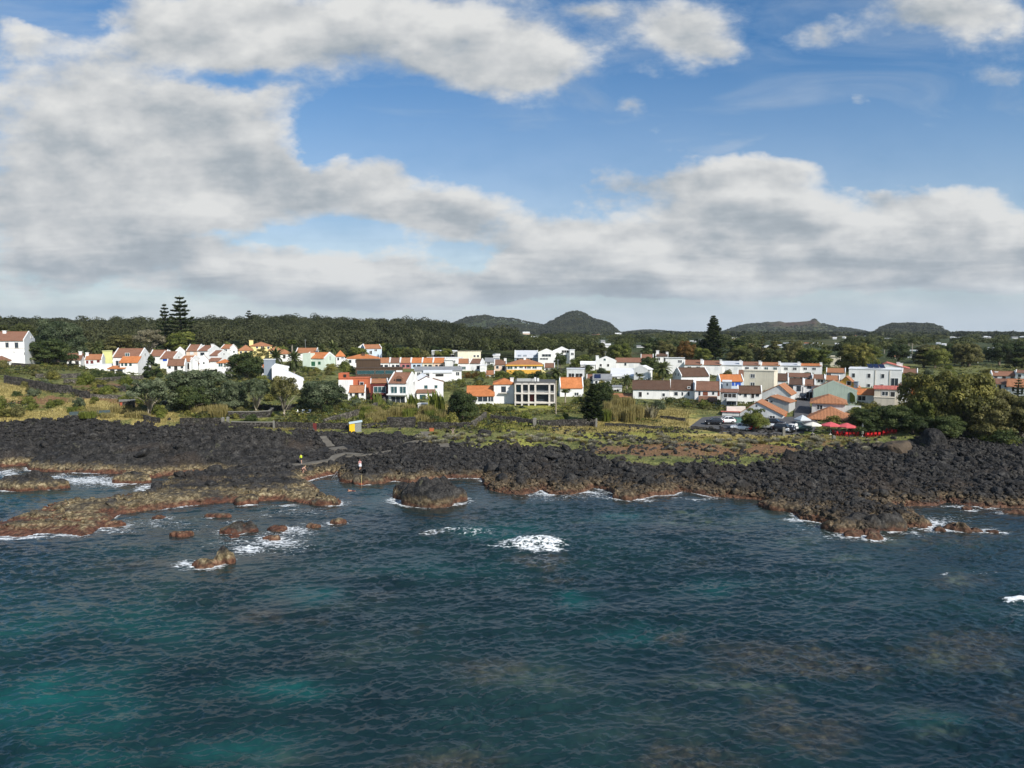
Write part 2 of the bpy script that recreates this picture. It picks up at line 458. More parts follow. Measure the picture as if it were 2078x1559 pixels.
# ---- materials of the land
def lava_color(nt, pos, tc):
    n1 = nt.noise(tc, .9, 5, .6); n2 = nt.noise(tc, 4.0, 4, .6); n3 = nt.noise(tc, .12, 3, .5)
    dark = nt.ramp(nt.math('ADD', nt.math('MULTIPLY', n1, .55), nt.math('MULTIPLY', n2, .45)),
                   [(.34, (.006, .006, .006)), (.45, (.014, .0135, .013)), (.53, (.032, .030, .028)), (.62, (.066, .062, .056)), (.73, (.13, .125, .115))])
    brown = nt.ramp(n2, [(.3, (.022, .016, .012)), (.7, (.085, .062, .044))])
    base = nt.mix(nt.maprange(n3, .56, .72, 0, .55), dark, brown)
    z = nt.node('ShaderNodeSeparateXYZ', ins={0: pos}).outputs[2]
    zz = nt.math('ADD', z, nt.math('MULTIPLY', nt.math('SUBTRACT', n1, .5), 1.6))
    n4 = nt.noise(tc, 1.9, 5, .7)
    tan = nt.ramp(n4, [(.32, (.030, .024, .015)), (.46, (.10, .075, .038)), (.56, (.24, .19, .105)), (.68, (.44, .37, .24))])
    red = nt.ramp(n4, [(.3, (.022, .010, .007)), (.48, (.085, .034, .021)), (.62, (.15, .065, .038)), (.8, (.25, .12, .07))])
    p = nt.noise(tc, .11, 3, .5); p2 = nt.noise(tc, .6, 4, .65)
    tanw = nt.math('MULTIPLY', nt.maprange(zz, 1.6, .8, 0, 1, True), nt.math('MULTIPLY', nt.maprange(p, .32, .50, .10, 1, True), nt.maprange(p2, .32, .48, .15, 1, True)))
    xx = nt.node('ShaderNodeSeparateXYZ', ins={0: pos}).outputs[0]      # bleached tan crust on the western reefs, browner to the east
    east = nt.maprange(xx, -32, -8, 0, 1)
    tan = nt.mix(nt.math('MULTIPLY', east, .75), tan, nt.ramp(n4, [(.32, (.02, .014, .009)), (.5, (.065, .044, .026)), (.68, (.16, .12, .08))]))
    c = nt.mix(tanw, base, tan)
    redw = nt.math('MULTIPLY', nt.maprange(zz, .75, .25, 0, .95, True), nt.maprange(p2, .30, .5, .35, 1, True))
    redw = nt.math('MULTIPLY', redw, nt.maprange(east, 0, 1, 1, .72))
    c = nt.mix(redw, c, red)
    # lichen and pale salt patches on the upper rocks
    li = nt.math('MULTIPLY', nt.maprange(nt.noise(tc, .5, 4, .7), .62, .72, 0, 1), nt.maprange(z, 1.8, 3.0, 0, 1))
    c = nt.mix(nt.math('MULTIPLY', li, .5), c, (.13, .13, .075))
    return c, n1, n2

def make_land_mat(name):
    m, nt, b = new_mat(name)
    pos = nt.node('ShaderNodeNewGeometry').outputs['Position']
    c, n1, n2 = lava_color(nt, pos, pos)
    g1 = nt.noise(pos, .35, 5, .65); g2 = nt.noise(pos, 2.2, 4, .7)
    grass = nt.ramp(nt.math('ADD', nt.math('MULTIPLY', g1, .5), nt.math('MULTIPLY', g2, .5)),
                    [(.34, (.028, .036, .012)), (.45, (.085, .10, .028)), (.54, (.17, .175, .055)), (.66, (.27, .24, .11))])
    sp = nt.node('ShaderNodeSeparateXYZ', ins={0: nt.attr('zones', 'Vector')})
    dry = nt.ramp(g2, [(.3, (.20, .15, .045)), (.5, (.38, .30, .10)), (.75, (.48, .40, .18))])
    soil = nt.ramp(g2, [(.3, (.08, .045, .027)), (.6, (.24, .13, .065)), (.8, (.30, .20, .11))])
    green = nt.ramp(g2, [(.3, (.15, .16, .032)), (.5, (.29, .29, .06)), (.75, (.40, .37, .11))])
    def w(ch): return nt.math('MULTIPLY', nt.maprange(nt.math('ADD', sp.outputs[ch], nt.math('MULTIPLY', nt.math('SUBTRACT', g1, .5), .9)), .25, .55, 0, 1, True), .95)
    v = nt.mix(w(1), grass, soil); v = nt.mix(w(2), v, green); v = nt.mix(w(0), v, dry)
    vf = nt.maprange(nt.math('ADD', nt.attr('veg'), nt.math('MULTIPLY', nt.math('SUBTRACT', g2, .5), .9)), .3, .6, 0, 1, True)
    nt.put(b.inputs['Base Color'], nt.mix(vf, c, v))
    b.inputs['Roughness'].default_value = .85; b.inputs['Specular IOR Level'].default_value = .25
    bn = nt.node('ShaderNodeBump', ins={'Strength': .9, 'Distance': .25, 'Height': nt.math('ADD', nt.noise(pos, 1.6, 6, .65), nt.math('MULTIPLY', nt.voronoi(pos, 1.7), -.5))})
    nt.put(b.inputs['Normal'], bn.outputs[0])
    return m

def make_field_mat(name):
    """far plain and hills: woodland green, pasture patches, red cinder scar"""
    m, nt, b = new_mat(name)
    pos = nt.node('ShaderNodeNewGeometry').outputs['Position']
    n0 = nt.noise(pos, .0035, 4, .55); n1 = nt.noise(pos, .012, 5, .65); n2 = nt.noise(pos, .07, 5, .75)
    wood = nt.ramp(nt.math('ADD', nt.math('MULTIPLY', n1, .45), nt.math('MULTIPLY', n2, .55)), [(.35, (.026, .036, .017)), (.5, (.055, .072, .030)), (.65, (.095, .11, .05))])
    field = nt.ramp(nt.voronoi(pos, .011, out='Color'), [(.0, (.05, .065, .02)), (.5, (.10, .10, .04)), (1, (.16, .13, .06))])
    spz = nt.node('ShaderNodeSeparateXYZ', ins={0: pos})
    fw = nt.math('MULTIPLY', nt.maprange(n0, .52, .60, 0, .8, True), nt.maprange(spz.outputs[2], 60, 30, 0.15, 1))
    c = nt.mix(fw, wood, field)
    sc = nt.attr('scar')
    c = nt.mix(nt.math('MULTIPLY', sc, nt.maprange(n2, .3, .6, .2, 1)), c, (.085, .033, .024))
    c = nt.mix(nt.attr('pasture'), c, nt.ramp(n2, [(.3, (.09, .10, .035)), (.7, (.17, .16, .07))]))
    nt.put(b.inputs['Base Color'], c)
    b.inputs['Roughness'].default_value = .9; b.inputs['Specular IOR Level'].default_value = .1
    bn = nt.node('ShaderNodeBump', ins={'Strength': 1., 'Distance': 6., 'Height': n2}); nt.put(b.inputs['Normal'], bn.outputs[0])
    return m

M_LAND = make_land_mat('lava and grass'); M_FIELD = make_field_mat('far fields')
US = uv_cols(1240, 50)
shore = land_mesh('lava_shore', np.arange(80, 172.01, .3), US, M_LAND)
gy = [171.7]
while gy[-1] < 900: gy.append(gy[-1] * 1.007)
gy = np.array(gy); kk = int(np.searchsorted(gy, 312))
ground = land_mesh('ground', gy[:kk + 1], US[::2], M_LAND)
plain_ = land_mesh('plain', gy[kk:], US[::2], M_FIELD)
hy = np.concatenate([[gy[-1] - 3], np.arange(gy[-1] + 10, 4000, 13), np.arange(4000, 9001, 160)])
def far_mesh():
    Yg, Ug = np.meshgrid(hy, uv_cols(700, 40), indexing='ij'); Xg = Yg * Ug
    h = base_height(Xg, Yg)
    amp = sstep(900, 1300, Yg)
    h = h + amp * ((fbm(Xg * .012, Yg * .012, 4, 71) - .5) * 9 + (vnoise(Xg * .09, Yg * .09, 75) - .5) * 5 + (fbm(Xg * .003, Yg * .003, 2, 77) - .5) * 8 * sstep(900, 2000, Yg) * (Yg < 4500))
    px, py = proj(Xg, Yg, base_height(Xg, Yg))
    scar = blobs(px, py, [(1612, 658, 46, 7, 1), (1648, 656, 14, 8, 1), (1568, 660, 30, 5, .8)]) * (abs(Yg - 3200) < 500)
    pas = blobs(px, py, [(1622, 674, 28, 3.2, .95), (1660, 679, 34, 2.2, .8), (1720, 683, 30, 2, .7), (1180, 697, 60, 2, .5)])
    V = np.stack([Xg, Yg, h], -1).reshape(-1, 3)
    me = np_mesh('hills', V, grid_faces(*Xg.shape), M_FIELD, smooth=True, attrs={'scar': scar.ravel(), 'pasture': sstep(.3, .6, pas).ravel()})
    return tag(mobj('hills', me), kind='structure')
far_mesh()

def hgt(x, y):
    a, _, _ = land(np.array([float(x)]), np.array([float(y)])); return float(a[0])

# ================================================================== WATER
FOAM = [(190, 978, 150, 16, .52), (520, 1105, 150, 34, .46), (1740, 1072, 150, 24, .46), (1890, 1058, 120, 18, .50), (940, 1080, 110, 9, .42), (1180, 1008, 160, 8, .48), (300, 1060, 160, 18, .40), (600, 1035, 120, 14, .40), (1085, 1108, 52, 13, 1.3), (1040, 1100, 28, 7, .9), (1120, 1117, 28, 7, .9), (1008, 1109, 26, 5, .8), (880, 1083, 34, 4, .7), (925, 1079, 26, 4, .9), (965, 1082, 18, 3, .6),
 (560, 1098, 75, 22, .8), (500, 1118, 48, 14, .85), (600, 1078, 60, 8, .75), (372, 1145, 36, 9, .8), (360, 1152, 20, 4, .8), (650, 1066, 40, 5, .7), (480, 1060, 40, 6, .5),
 (170, 974, 85, 12, .85), (230, 980, 45, 10, .8), (300, 990, 30, 13, .75), (20, 958, 40, 14, .75), (100, 990, 60, 6, .6), (390, 964, 40, 3, .8), (60, 1093, 70, 5, .9), (140, 1090, 40, 6, .8), (0, 1094, 40, 4, .9), (230, 1075, 60, 9, .55), (320, 1052, 40, 7, .5),
 (2056, 1218, 30, 6, 1.1), (1640, 1053, 45, 8, .85), (1735, 1088, 60, 12, .9), (1770, 1097, 30, 6, .8), (1720, 1075, 40, 10, .8), (1870, 1062, 60, 12, .85), (1920, 1072, 60, 8, .75), (2000, 1078, 40, 5, .7), (2030, 1083, 20, 3, .8), (1950, 1026, 70, 5, .75), (2020, 1030, 50, 4, .6), (1850, 1082, 40, 7, .6),
 (910, 1015, 45, 6, .85), (870, 1030, 30, 5, .7), (1180, 1003, 60, 7, .8), (1090, 1003, 30, 5, .75), (1240, 1003, 30, 8, .7), (1290, 1016, 40, 5, .7), (1420, 1010, 80, 4, .55), (580, 1022, 40, 4, .7), (1920, 1168, 14, 4, .6), (1990, 1165, 40, 6, .4), (590, 1030, 30, 4, .6), (400, 1075, 30, 8, .4), (540, 1048, 60, 9, .35), (1095, 1003, 20, 10, .6), (1222, 992, 14, 8, .7)]
TEAL = [(120, 1420, 170, 70, 1), (560, 1400, 95, 26, 1), (480, 1520, 130, 34, .7), (620, 1205, 60, 18, .8), (1165, 1224, 36, 14, .9), (70, 1005, 140, 26, .55), (1010, 1080, 80, 20, .55), (1440, 1195, 60, 14, .6), (300, 1270, 160, 40, .4), (1290, 1290, 90, 20, .4), (40, 1250, 120, 60, .45), (150, 1550, 120, 30, .6), (760, 1010, 60, 22, .45), (1250, 1050, 70, 8, .5), (900, 1150, 150, 20, .3), (1890, 1460, 60, 20, .5)]
REEF = [(520, 1250, 95, 18, .8), (290, 1145, 130, 24, .7), (1085, 1140, 75, 18, .9), (1140, 1175, 60, 12, .6), (880, 1085, 60, 14, .6), (760, 1210, 80, 12, .5), (650, 1260, 70, 14, .5), (1570, 1335, 150, 36, .8), (1700, 1350, 120, 40, .7), (1640, 1490, 130, 50, .9), (1540, 1430, 70, 50, .7), (1420, 1545, 160, 30, .8), (1950, 1090, 170, 16, .7), (1940, 1180, 80, 16, .9), (1850, 1110, 60, 8, .5), (1000, 1370, 220, 44, .5), (900, 1550, 180, 24, .7), (1960, 1320, 150, 50, .8), (2060, 1420, 60, 60, .7), (1370, 1300, 44, 16, .9), (420, 1080, 100, 22, .5), (690, 1035, 40, 8, .6), (960, 1043, 36, 7, .8), (1350, 1080, 150, 20, .4), (820, 1275, 130, 22, .4), (500, 1130, 120, 18, .7), (1400, 1140, 120, 16, .35)]
PALE = [(1390, 1045, 45, 7, .8), (1370, 1062, 60, 6, .7), (1430, 1055, 30, 5, .7), (1185, 1060, 30, 5, .7), (1500, 1060, 40, 8, .6), (1480, 1078, 30, 6, .5), (1630, 1095, 50, 8, .6), (1720, 1138, 40, 7, .7), (1560, 1050, 60, 9, .45), (1790, 1100, 40, 7, .5), (1400, 1385, 60, 16, .6), (1430, 1390, 25, 9, .8), (1560, 1395, 18, 8, .8), (1500, 1390, 30, 9, .6), (2025, 1352, 22, 12, .9), (1900, 1340, 50, 18, .5), (1900, 1480, 30, 16, .5), (1860, 1440, 70, 20, .35), (980, 900, 1, 1, 0), (730, 1320, 90, 24, .35), (560, 1540, 80, 14, .35), (1350, 1480, 120, 40, .25), (680, 1230, 90, 10, .3), (1080, 1385, 140, 26, .35), (940, 1525, 80, 16, .35), (1945, 1182, 20, 8, .9), (385, 1120, 12, 4, .5), (960, 1055, 60, 6, .4), (1380, 1290, 20, 8, .5)]

def water_mesh(ISLETS):
    ys = [22.0]
    while ys[-1] < 135: ys.append(ys[-1] * 1.0018)
    ys = np.concatenate([[-300, -60, 2, 14], np.array(ys)])
    us = uv_cols(1200, 40)
    Yg, Ug = np.meshgrid(ys, us, indexing='ij')
    Xg = np.where(Yg < 20, 20, Yg) * Ug
    wide = np.where(Yg < 20, np.sign(Ug) * np.maximum(np.abs(Ug) - 1.2, 0) * 400, 0)
    Xg = Xg + wide
    s = np.full(Xg.shape, -30.)
    m = Yg > 60
    s[m] = coast_sd(Xg[m], Yg[m])
    for (ix, iy, rx, ry, ang) in ISLETS:
        c, sn = math.cos(ang), math.sin(ang)
        dx, dy = Xg - ix, Yg - iy
        ex, ey = (dx * c + dy * sn) / rx, (-dx * sn + dy * c) / ry
        r = np.hypot(ex, ey)
        s = np.maximum(s, -(r - 1) * min(rx, ry))
    # --- waves
    rng = np.random.default_rng(5)
    Z = np.zeros(Xg.shape); DX = np.zeros(Xg.shape); DY = np.zeros(Xg.shape)
    amp_mod = .05 + 1.5 * fbm(Xg * .10, Yg * .16, 4, 81)
    shelter = sstep(0, 6, -s) * .7 + .3
    far = Yg > 20
    for i in range(96):
        lam = .36 * (7 / .36) ** (((i + rng.random()) / 96) ** 1.25)
        th = math.radians(-98 + rng.normal(0, 36 if lam < 1.5 else 20))
        k = 2 * math.pi / lam
        a = .040 * lam / (2 * math.pi) * (.34 if lam > 2.6 else .62 if lam > 1.5 else 1.0)
        ph = rng.random() * 6.283
        kx, ky = math.cos(th) * k, math.sin(th) * k
        fade = np.clip((lam / np.maximum(.0018 * np.abs(Yg), .01) - 2.4) / 2, 0, 1) if lam < 2 else 1
        A = a * fade
        p = kx * Xg + ky * Yg + ph
        sp_, cp_ = np.sin(p), np.cos(p)
        Z += A * cp_
        DX -= A * sp_ * math.cos(th); DY -= A * sp_ * math.sin(th)
    # short irregular chop between the wave trains
    xr, yr = Xg * .985 + Yg * .17, Yg * .985 - Xg * .17
    w1 = fbm(xr * .30, yr * .5, 3, 101) * 3.0
    chop = fbm(xr * .55 + w1, yr * 1.25 + w1 * .6, 4, 102, .55)
    Z += (chop - .5) * .42 * far + (fbm(xr * 1.5, yr * 2.8, 3, 103) - .5) * .13 * np.clip(90 / np.maximum(Yg, 20), .5, 1) * far
    Z *= amp_mod * shelter * far; DX *= amp_mod * shelter * far * .55; DY *= amp_mod * shelter * far * .55
    px, py = proj(Xg, np.maximum(Yg, 5), 0 * Xg)
    wv = (fbm(Xg * .22, Yg * .22, 4, 85) - .5)
    wv2 = (fbm(Xg * .22 + 40, Yg * .22, 4, 86) - .5)
    pxw, pyw = px + wv * 90 * np.clip(60 / np.maximum(Yg, 20), .4, 2), py + wv2 * 40 * np.clip(60 / np.maximum(Yg, 20), .4, 3)
    foam = blobs(px + wv * 60, py + wv2 * 20, FOAM)
    rim = np.exp(-np.maximum(-s, 0) / .9) * (.25 + .75 * sstep(.42, .62, fbm(Xg * .22, Yg * .22, 3, 88)))
    foam = np.minimum(np.maximum(foam, rim * .85), .80)
    shallow = np.exp(-np.maximum(-s, 0) / 6.0)
    # the swell breaks on the shoals
    Z += .8 * blobs(px, py + wv2 * 8, [(1085, 1104, 52, 9, 1), (925, 1080, 40, 4, .5), (2060, 1217, 30, 5, .7)]) * (.6 + .8 * fbm(Xg * 1.2, Yg * 1.2, 3, 89)) * far
    reef = blobs(pxw, pyw, REEF) * (.45 + 1.0 * fbm(Xg * .5, Yg * .5, 4, 90))
    reef = np.maximum(sstep(.18, .62, reef), shallow * .55)
    teal = blobs(pxw, pyw, TEAL) * (.35 + .9 * fbm(Xg * .25, Yg * .4, 4, 94)); pale = blobs(pxw, pyw, PALE) * (.3 + 1.3 * fbm(Xg * .6, Yg * .6, 3, 92))
    V = np.stack([Xg + DX, Yg + DY, Z], -1).reshape(-1, 3)
    m, nt, b = new_mat('sea water')
    pos = nt.node('ShaderNodeNewGeometry').outputs['Position']
    n0 = nt.noise(pos, .035, 3, .5); n1 = nt.noise(pos, .16, 4, .6); n2 = nt.noise(pos, .9, 4, .65)
    deep = nt.ramp(nt.math('ADD', nt.math('MULTIPLY', n0, .6), nt.math('MULTIPLY', n1, .4)), [(.35, (.004, .014, .018)), (.5, (.007, .023, .026)), (.65, (.012, .038, .037))])
    tw = nt.math('MULTIPLY', nt.attr('teal'), nt.maprange(n1, .3, .6, .35, 1))
    c = nt.mix(tw, deep, (.008, .098, .092))
    c = nt.mix(nt.math('MULTIPLY', nt.math('MULTIPLY', nt.attr('reef'), nt.maprange(n2, .36, .60, .2, 1)), .78, clamp=True), c, nt.ramp(nt.noise(pos, 1.7, 5, .7), [(.35, (.014, .017, .017)), (.5, (.044, .041, .033)), (.65, (.095, .088, .060))]))
    c = nt.mix(nt.math('MULTIPLY', nt.attr('pale'), nt.maprange(n2, .4, .62, .1, .9), clamp=True), c, (.105, .135, .095))
    # foam lace
    vo = nt.voronoi(nt.vmath('ADD', pos, nt.vmath('SCALE', nt.noise(pos, 1.1, 3, out='Color'))), 1.5, feature='DISTANCE_TO_EDGE')
    st = nt.node('ShaderNodeMapping', ins={'Vector': pos}); st.inputs['Scale'].default_value = (.55, 1.9, 1)
    fn = nt.noise(st.outputs[0], 1.7, 8, .72)
    fa = nt.attr('foam')
    lace = nt.math('ADD', nt.math('MULTIPLY', nt.maprange(vo, 0, .22, .22, -.12), .9), nt.math('MULTIPLY', nt.math('SUBTRACT', fn, .5), 2.6))
    fw = nt.maprange(nt.math('ADD', fa, lace), .50, 1.0, 0, .95, True)
    fw = nt.math('MULTIPLY', fw, nt.maprange(fa, .08, .3, 0, 1))
    nt.put(b.inputs['Base Color'], nt.mix(fw, c, (.80, .83, .84)))
    nt.put(b.inputs['Roughness'], nt.maprange(fw, 0, 1, .09, .8))
    b.inputs['IOR'].default_value = 1.33
    st2 = nt.node('ShaderNodeMapping', ins={'Vector': pos}); st2.inputs['Scale'].default_value = (.75, 1.25, 1); st2.inputs['Rotation'].default_value = (0, 0, .18)
    rip = nt.math('ADD', nt.noise(st2.outputs[0], 4.2, 4, .6, .5), nt.math('MULTIPLY', nt.noise(st2.outputs[0], 1.1, 3, .5), 1.2))
    bn = nt.node('ShaderNodeBump', ins={'Strength': .4, 'Distance': .06, 'Height': rip}); nt.put(b.inputs['Normal'], bn.outputs[0])
    me = np_mesh('water', V, grid_faces(*Xg.shape), m, smooth=True, attrs={'foam': foam.ravel(), 'teal': np.clip(teal, 0, 1).ravel(), 'reef': np.clip(reef, 0, 1).ravel(), 'pale': np.clip(pale, 0, 1).ravel()})
    return tag(mobj('water', me), kind='structure')

# ================================================================== SKY, SUN, AIR, CAMERA
SUN_DIR = Vector((.54, -.66, .60)).normalized()
def build_sky():
    w = bpy.data.worlds.new('World'); S.world = w; w.use_nodes = True
    nt = NT(w.node_tree)
    for n in list(nt.n): nt.n.remove(n)
    out = nt.n.new('ShaderNodeOutputWorld')
    sky = nt.n.new('ShaderNodeTexSky'); sky.sky_type = 'NISHITA'; sky.sun_disc = False
    sky.sun_elevation = math.asin(SUN_DIR.z)
    sky.sun_rotation = math.atan2(SUN_DIR.x, SUN_DIR.y)
    sky.altitude = 20; sky.air_density = 1.0; sky.dust_density = .2; sky.ozone_density = 3.5
    hs = nt.node('ShaderNodeHueSaturation', ins={'Saturation': 1.28, 'Color': sky.outputs[0]})
    bg1 = nt.node('ShaderNodeBackground', ins={'Color': hs.outputs[0], 'Strength': SKY_STRENGTH})
    D = nt.node('ShaderNodeTexCoord').outputs['Generated']
    sx = nt.node('ShaderNodeSeparateXYZ', ins={0: D})
    x, y, z = sx.outputs
    yy = nt.math('MAXIMUM', y, .06)
    u = nt.math('DIVIDE', x, yy); v = nt.math('DIVIDE', z, yy)
    uv = nt.node('ShaderNodeCombineXYZ', ins={0: u, 1: v}).outputs[0]
    # layered noise: a flat cloud deck seen in perspective
    zz = nt.math('ADD', nt.math('MAXIMUM', z, 0.), .10)
    deck = nt.node('ShaderNodeCombineXYZ', ins={0: nt.math('DIVIDE', x, zz), 1: nt.math('DIVIDE', y, zz)}).outputs[0]
    # puffs: sky position, stretched sideways
    st = nt.node('ShaderNodeMapping', ins={'Vector': uv}); st.inputs['Scale'].default_value = (1., 1.75, 1.); st.inputs['Rotation'].default_value = (0, 0, -.10)
    P = st.outputs[0]
    warp = nt.vmath('SUBTRACT', nt.noise(P, 3.6, 6, .62, out='Color'), (.5, .5, .5))
    warp.node.outputs[0]
    wv = nt.vmath('MULTIPLY', warp, (.17, .095, 0.))
    uvw = nt.vmath('ADD', uv, wv)
    CL = [  # px, py, rx, ry, weight
     (150, 230, 300, 150, 1.25), (470, 250, 150, 95, .8), (330, 330, 230, 70, .8), (760, 50, 400, 115, 1.35), (420, 30, 220, 70, .7), (1090, 120, 95, 65, .95), (960, 160, 140, 35, .6),
     (100, 430, 330, 70, 1.1), (580, 395, 210, 66, 1.3), (770, 360, 90, 40, .8), (880, 440, 125, 42, 1.3), (1010, 420, 230, 110, .30), (1290, 290, 260, 60, .2), (250, 540, 460, 80, 1.15), (700, 575, 230, 52, 1.05), (850, 610, 130, 22, .7),
     (1390, 372, 190, 42, 1.05), (1560, 345, 130, 30, .8), (1780, 385, 50, 22, .6), (1720, 475, 430, 80, 1.3), (1430, 440, 230, 46, .6), (1900, 400, 130, 40, .55), (1080, 560, 160, 60, .5), (2050, 500, 170, 78, 1.1), (1250, 545, 270, 62, 1.05), (1600, 575, 520, 48, 1.0), (1180, 480, 130, 26, .5), (1010, 580, 110, 18, .55),
     (1400, 40, 130, 54, .95), (1480, 92, 90, 28, .75), (1655, 58, 62, 42, .9), (1900, 25, 170, 55, 1.15), (2015, 165, 70, 28, .75), (1745, 180, 28, 16, .62), (1650, 216, 24, 16, .42), (1270, 208, 44, 22, .5), (1200, 12, 50, 20, .5), (2060, 60, 60, 60, .6),
     (470, 150, 130, 22, -.8), (230, 60, 90, 14, -.35), (40, 60, 80, 40, .5), (20, 20, 50, 30, .5), (100, 8, 60, 24, -1.0), (720, 250, 130, 40, -.7), (330, 345, 60, 14, -.5), (620, 320, 40, 40, -.6), (420, 472, 80, 12, -.4), (620, 490, 130, 16, -.45), (960, 525, 70, 18, -.3), (60, 405, 1, 1, 0)]
    dens = None; lift = None
    for px, py, rx, ry, a in CL:
        if a == 0: continue
        p = pt(px, py, 1.0); p = (p[0], p[2] - ZC)
        d = nt.vmath('MULTIPLY', nt.vmath('SUBTRACT', uvw, (p[0], p[1], 0)), (F / rx, F / ry, 0))
        e = nt.math('EXPONENT', nt.math('MULTIPLY', nt.vmath('DOT_PRODUCT', d, d, out=1), -1))
        dens = nt.math('MULTIPLY', e, a) if dens is None else nt.math('MULTIPLY_ADD', e, a, dens)
        if a > .4:
            up = nt.math('MULTIPLY', e, nt.vmath('DOT_PRODUCT', d, (.28 * a, .96 * a, 0), out=1))
            lift = up if lift is None else nt.math('ADD', lift, up)
    lift = nt.math('DIVIDE', lift, nt.math('ADD', nt.math('MAXIMUM', dens, 0.), .25))
    # open sky behind the camera gets broken cloud from the deck noise
    back = nt.maprange(y, .12, -.05, 0, .55)
    n_big = nt.noise(P, 5.2, 9, .64); n_lo = nt.noise(deck, .55, 5, .55)
    n_s1 = nt.noise(P, 5.2, 5, .56); n_big2 = nt.noise(nt.vmath('ADD', P, (.022, .050, 0)), 5.2, 5, .56)
    nn = nt.math('ADD', nt.math('MULTIPLY', nt.math('SUBTRACT', n_big, .5), 2.3), nt.math('MULTIPLY', nt.math('SUBTRACT', n_lo, .5), .7))
    dens = nt.math('ADD', nt.math('ADD', dens, back), nn)
    cov = nt.maprange(dens, .20, 1.12, 0, 1, True)
    # thin veil and wisps over the blue
    wst = nt.node('ShaderNodeMapping', ins={'Vector': uv}); wst.inputs['Scale'].default_value = (1.0, 4., 1.); wst.inputs['Rotation'].default_value = (0, 0, .5)
    veil = nt.maprange(nt.noise(wst.outputs[0], 3.0, 7, .62, 1.0), .38, .72, 0, .42)
    hz = nt.math('MULTIPLY', nt.maprange(v, .40, .0, 0, .80), nt.maprange(u, -.1, .75, 1, .9))
    veil = nt.math('MAXIMUM', veil, hz)
    cov = nt.math('MAXIMUM', cov, veil)
    # relief: lit from the right above, grey flat bases
    rel = nt.math('ADD', nt.math('MULTIPLY', nt.math('SUBTRACT', n_s1, n_big2), 2.5), nt.math('MULTIPLY', lift, .34))
    thick = nt.maprange(dens, .6, 2.2, .12, -.10)
    streak = nt.node('ShaderNodeMapping', ins={'Vector': uv}); streak.inputs['Scale'].default_value = (1.1, 9., 1.)
    rows = nt.math('MULTIPLY', nt.math('MULTIPLY', nt.math('SUBTRACT', nt.noise(streak.outputs[0], 4., 5, .55, .5), .5), 1.5), nt.maprange(v, .24, .06, .15, 1))
    b = nt.math('ADD', nt.math('ADD', rel, thick), nt.math('ADD', rows, .65))
    b = nt.math('SUBTRACT', b, nt.maprange(v, .12, .0, 0, .08))
    ccol = nt.ramp(b, [(.0, (.30, .345, .39)), (.35, (.40, .445, .485)), (.65, (.57, .59, .605)), (1., (.76, .765, .755))])
    pale = nt.maprange(cov, .15, .75, 0, 1)
    ccol = nt.mix(pale, (.44, .54, .66), ccol)
    bg2 = nt.node('ShaderNodeBackground', ins={'Color': ccol, 'Strength': CLOUD_STRENGTH})
    mx = nt.n.new('ShaderNodeMixShader'); nt.put(mx.inputs[0], cov); nt.l.new(bg1.outputs[0], mx.inputs[1]); nt.l.new(bg2.outputs[0], mx.inputs[2])
    # pale air low over the horizon
    bg3 = nt.node('ShaderNodeBackground', ins={'Color': (.47, .56, .645, 1), 'Strength': 1.})
    m2 = nt.n.new('ShaderNodeMixShader'); nt.put(m2.inputs[0], nt.math('MULTIPLY', nt.maprange(z, .075, .0, 0, .8, True), nt.maprange(u, -.45, .2, .55, 1)))
    nt.l.new(mx.outputs[0], m2.inputs[1]); nt.l.new(bg3.outputs[0], m2.inputs[2])
    nt.l.new(m2.outputs[0], out.inputs['Surface'])
    w.cycles.sampling_method = 'MANUAL'; w.cycles.sample_map_resolution = 512

def build_sun_camera():
    L = bpy.data.lights.new('sun', 'SUN'); L.energy = SUN_STRENGTH; L.angle = math.radians(.53); L.color = (1, .95, .87)
    o = bpy.data.objects.new('sun', L); COL.objects.link(o)
    o.rotation_euler = SUN_DIR.to_track_quat('Z', 'Y').to_euler(); o.location = (200, -150, 300)
    cam = bpy.data.cameras.new('camera'); co = bpy.data.objects.new('camera', cam); COL.objects.link(co)
    cam.sensor_width = 36; cam.lens = 36 * F / 2078; cam.clip_start = .5; cam.clip_end = 20000
    co.location = (0, 0, ZC); co.rotation_euler = (math.pi / 2 - math.atan(TP), 0, 0)
    S.camera = co
    S.view_settings.view_transform = 'Standard'; S.view_settings.look = 'None'; S.view_settings.gamma = 1; S.view_settings.exposure = EXPOSURE
    S.render.engine = 'CYCLES'
    S.cycles.use_denoising = True; S.cycles.denoising_prefilter = 'ACCURATE'; S.cycles.denoising_input_passes = 'RGB_ALBEDO_NORMAL'; S.cycles.sample_clamp_direct = 8; S.cycles.sample_clamp_indirect = 4; S.cycles.max_bounces = 6; S.cycles.diffuse_bounces = 2; S.cycles.glossy_bounces = 2; S.cycles.volume_bounces = 0
    S.cycles.transparent_max_bounces = 4; S.cycles.use_adaptive_sampling = True; S.cycles.adaptive_threshold = .01
    S.render.resolution_x = 1024; S.render.resolution_y = 768

def build_haze(density):
    m = bpy.data.materials.new('sea air'); m.use_nodes = True
    nt = NT(m.node_tree)
    for n in list(nt.n): nt.n.remove(n)
    out = nt.n.new('ShaderNodeOutputMaterial')
    pv = nt.n.new('ShaderNodeVolumePrincipled'); pv.inputs['Density'].default_value = density; pv.inputs['Color'].default_value = (.78, .86, .95, 1); pv.inputs['Anisotropy'].default_value = .0
    nt.l.new(pv.outputs[0], out.inputs['Volume'])
    o = MB().box(-16000, 16000, -400, 9300, -6, 330).build('haze', m)
    tag(o, kind='stuff')

SKY_STRENGTH = .105; CLOUD_STRENGTH = .87; SUN_STRENGTH = 5.0; EXPOSURE = .2
build_sky(); build_sun_camera()

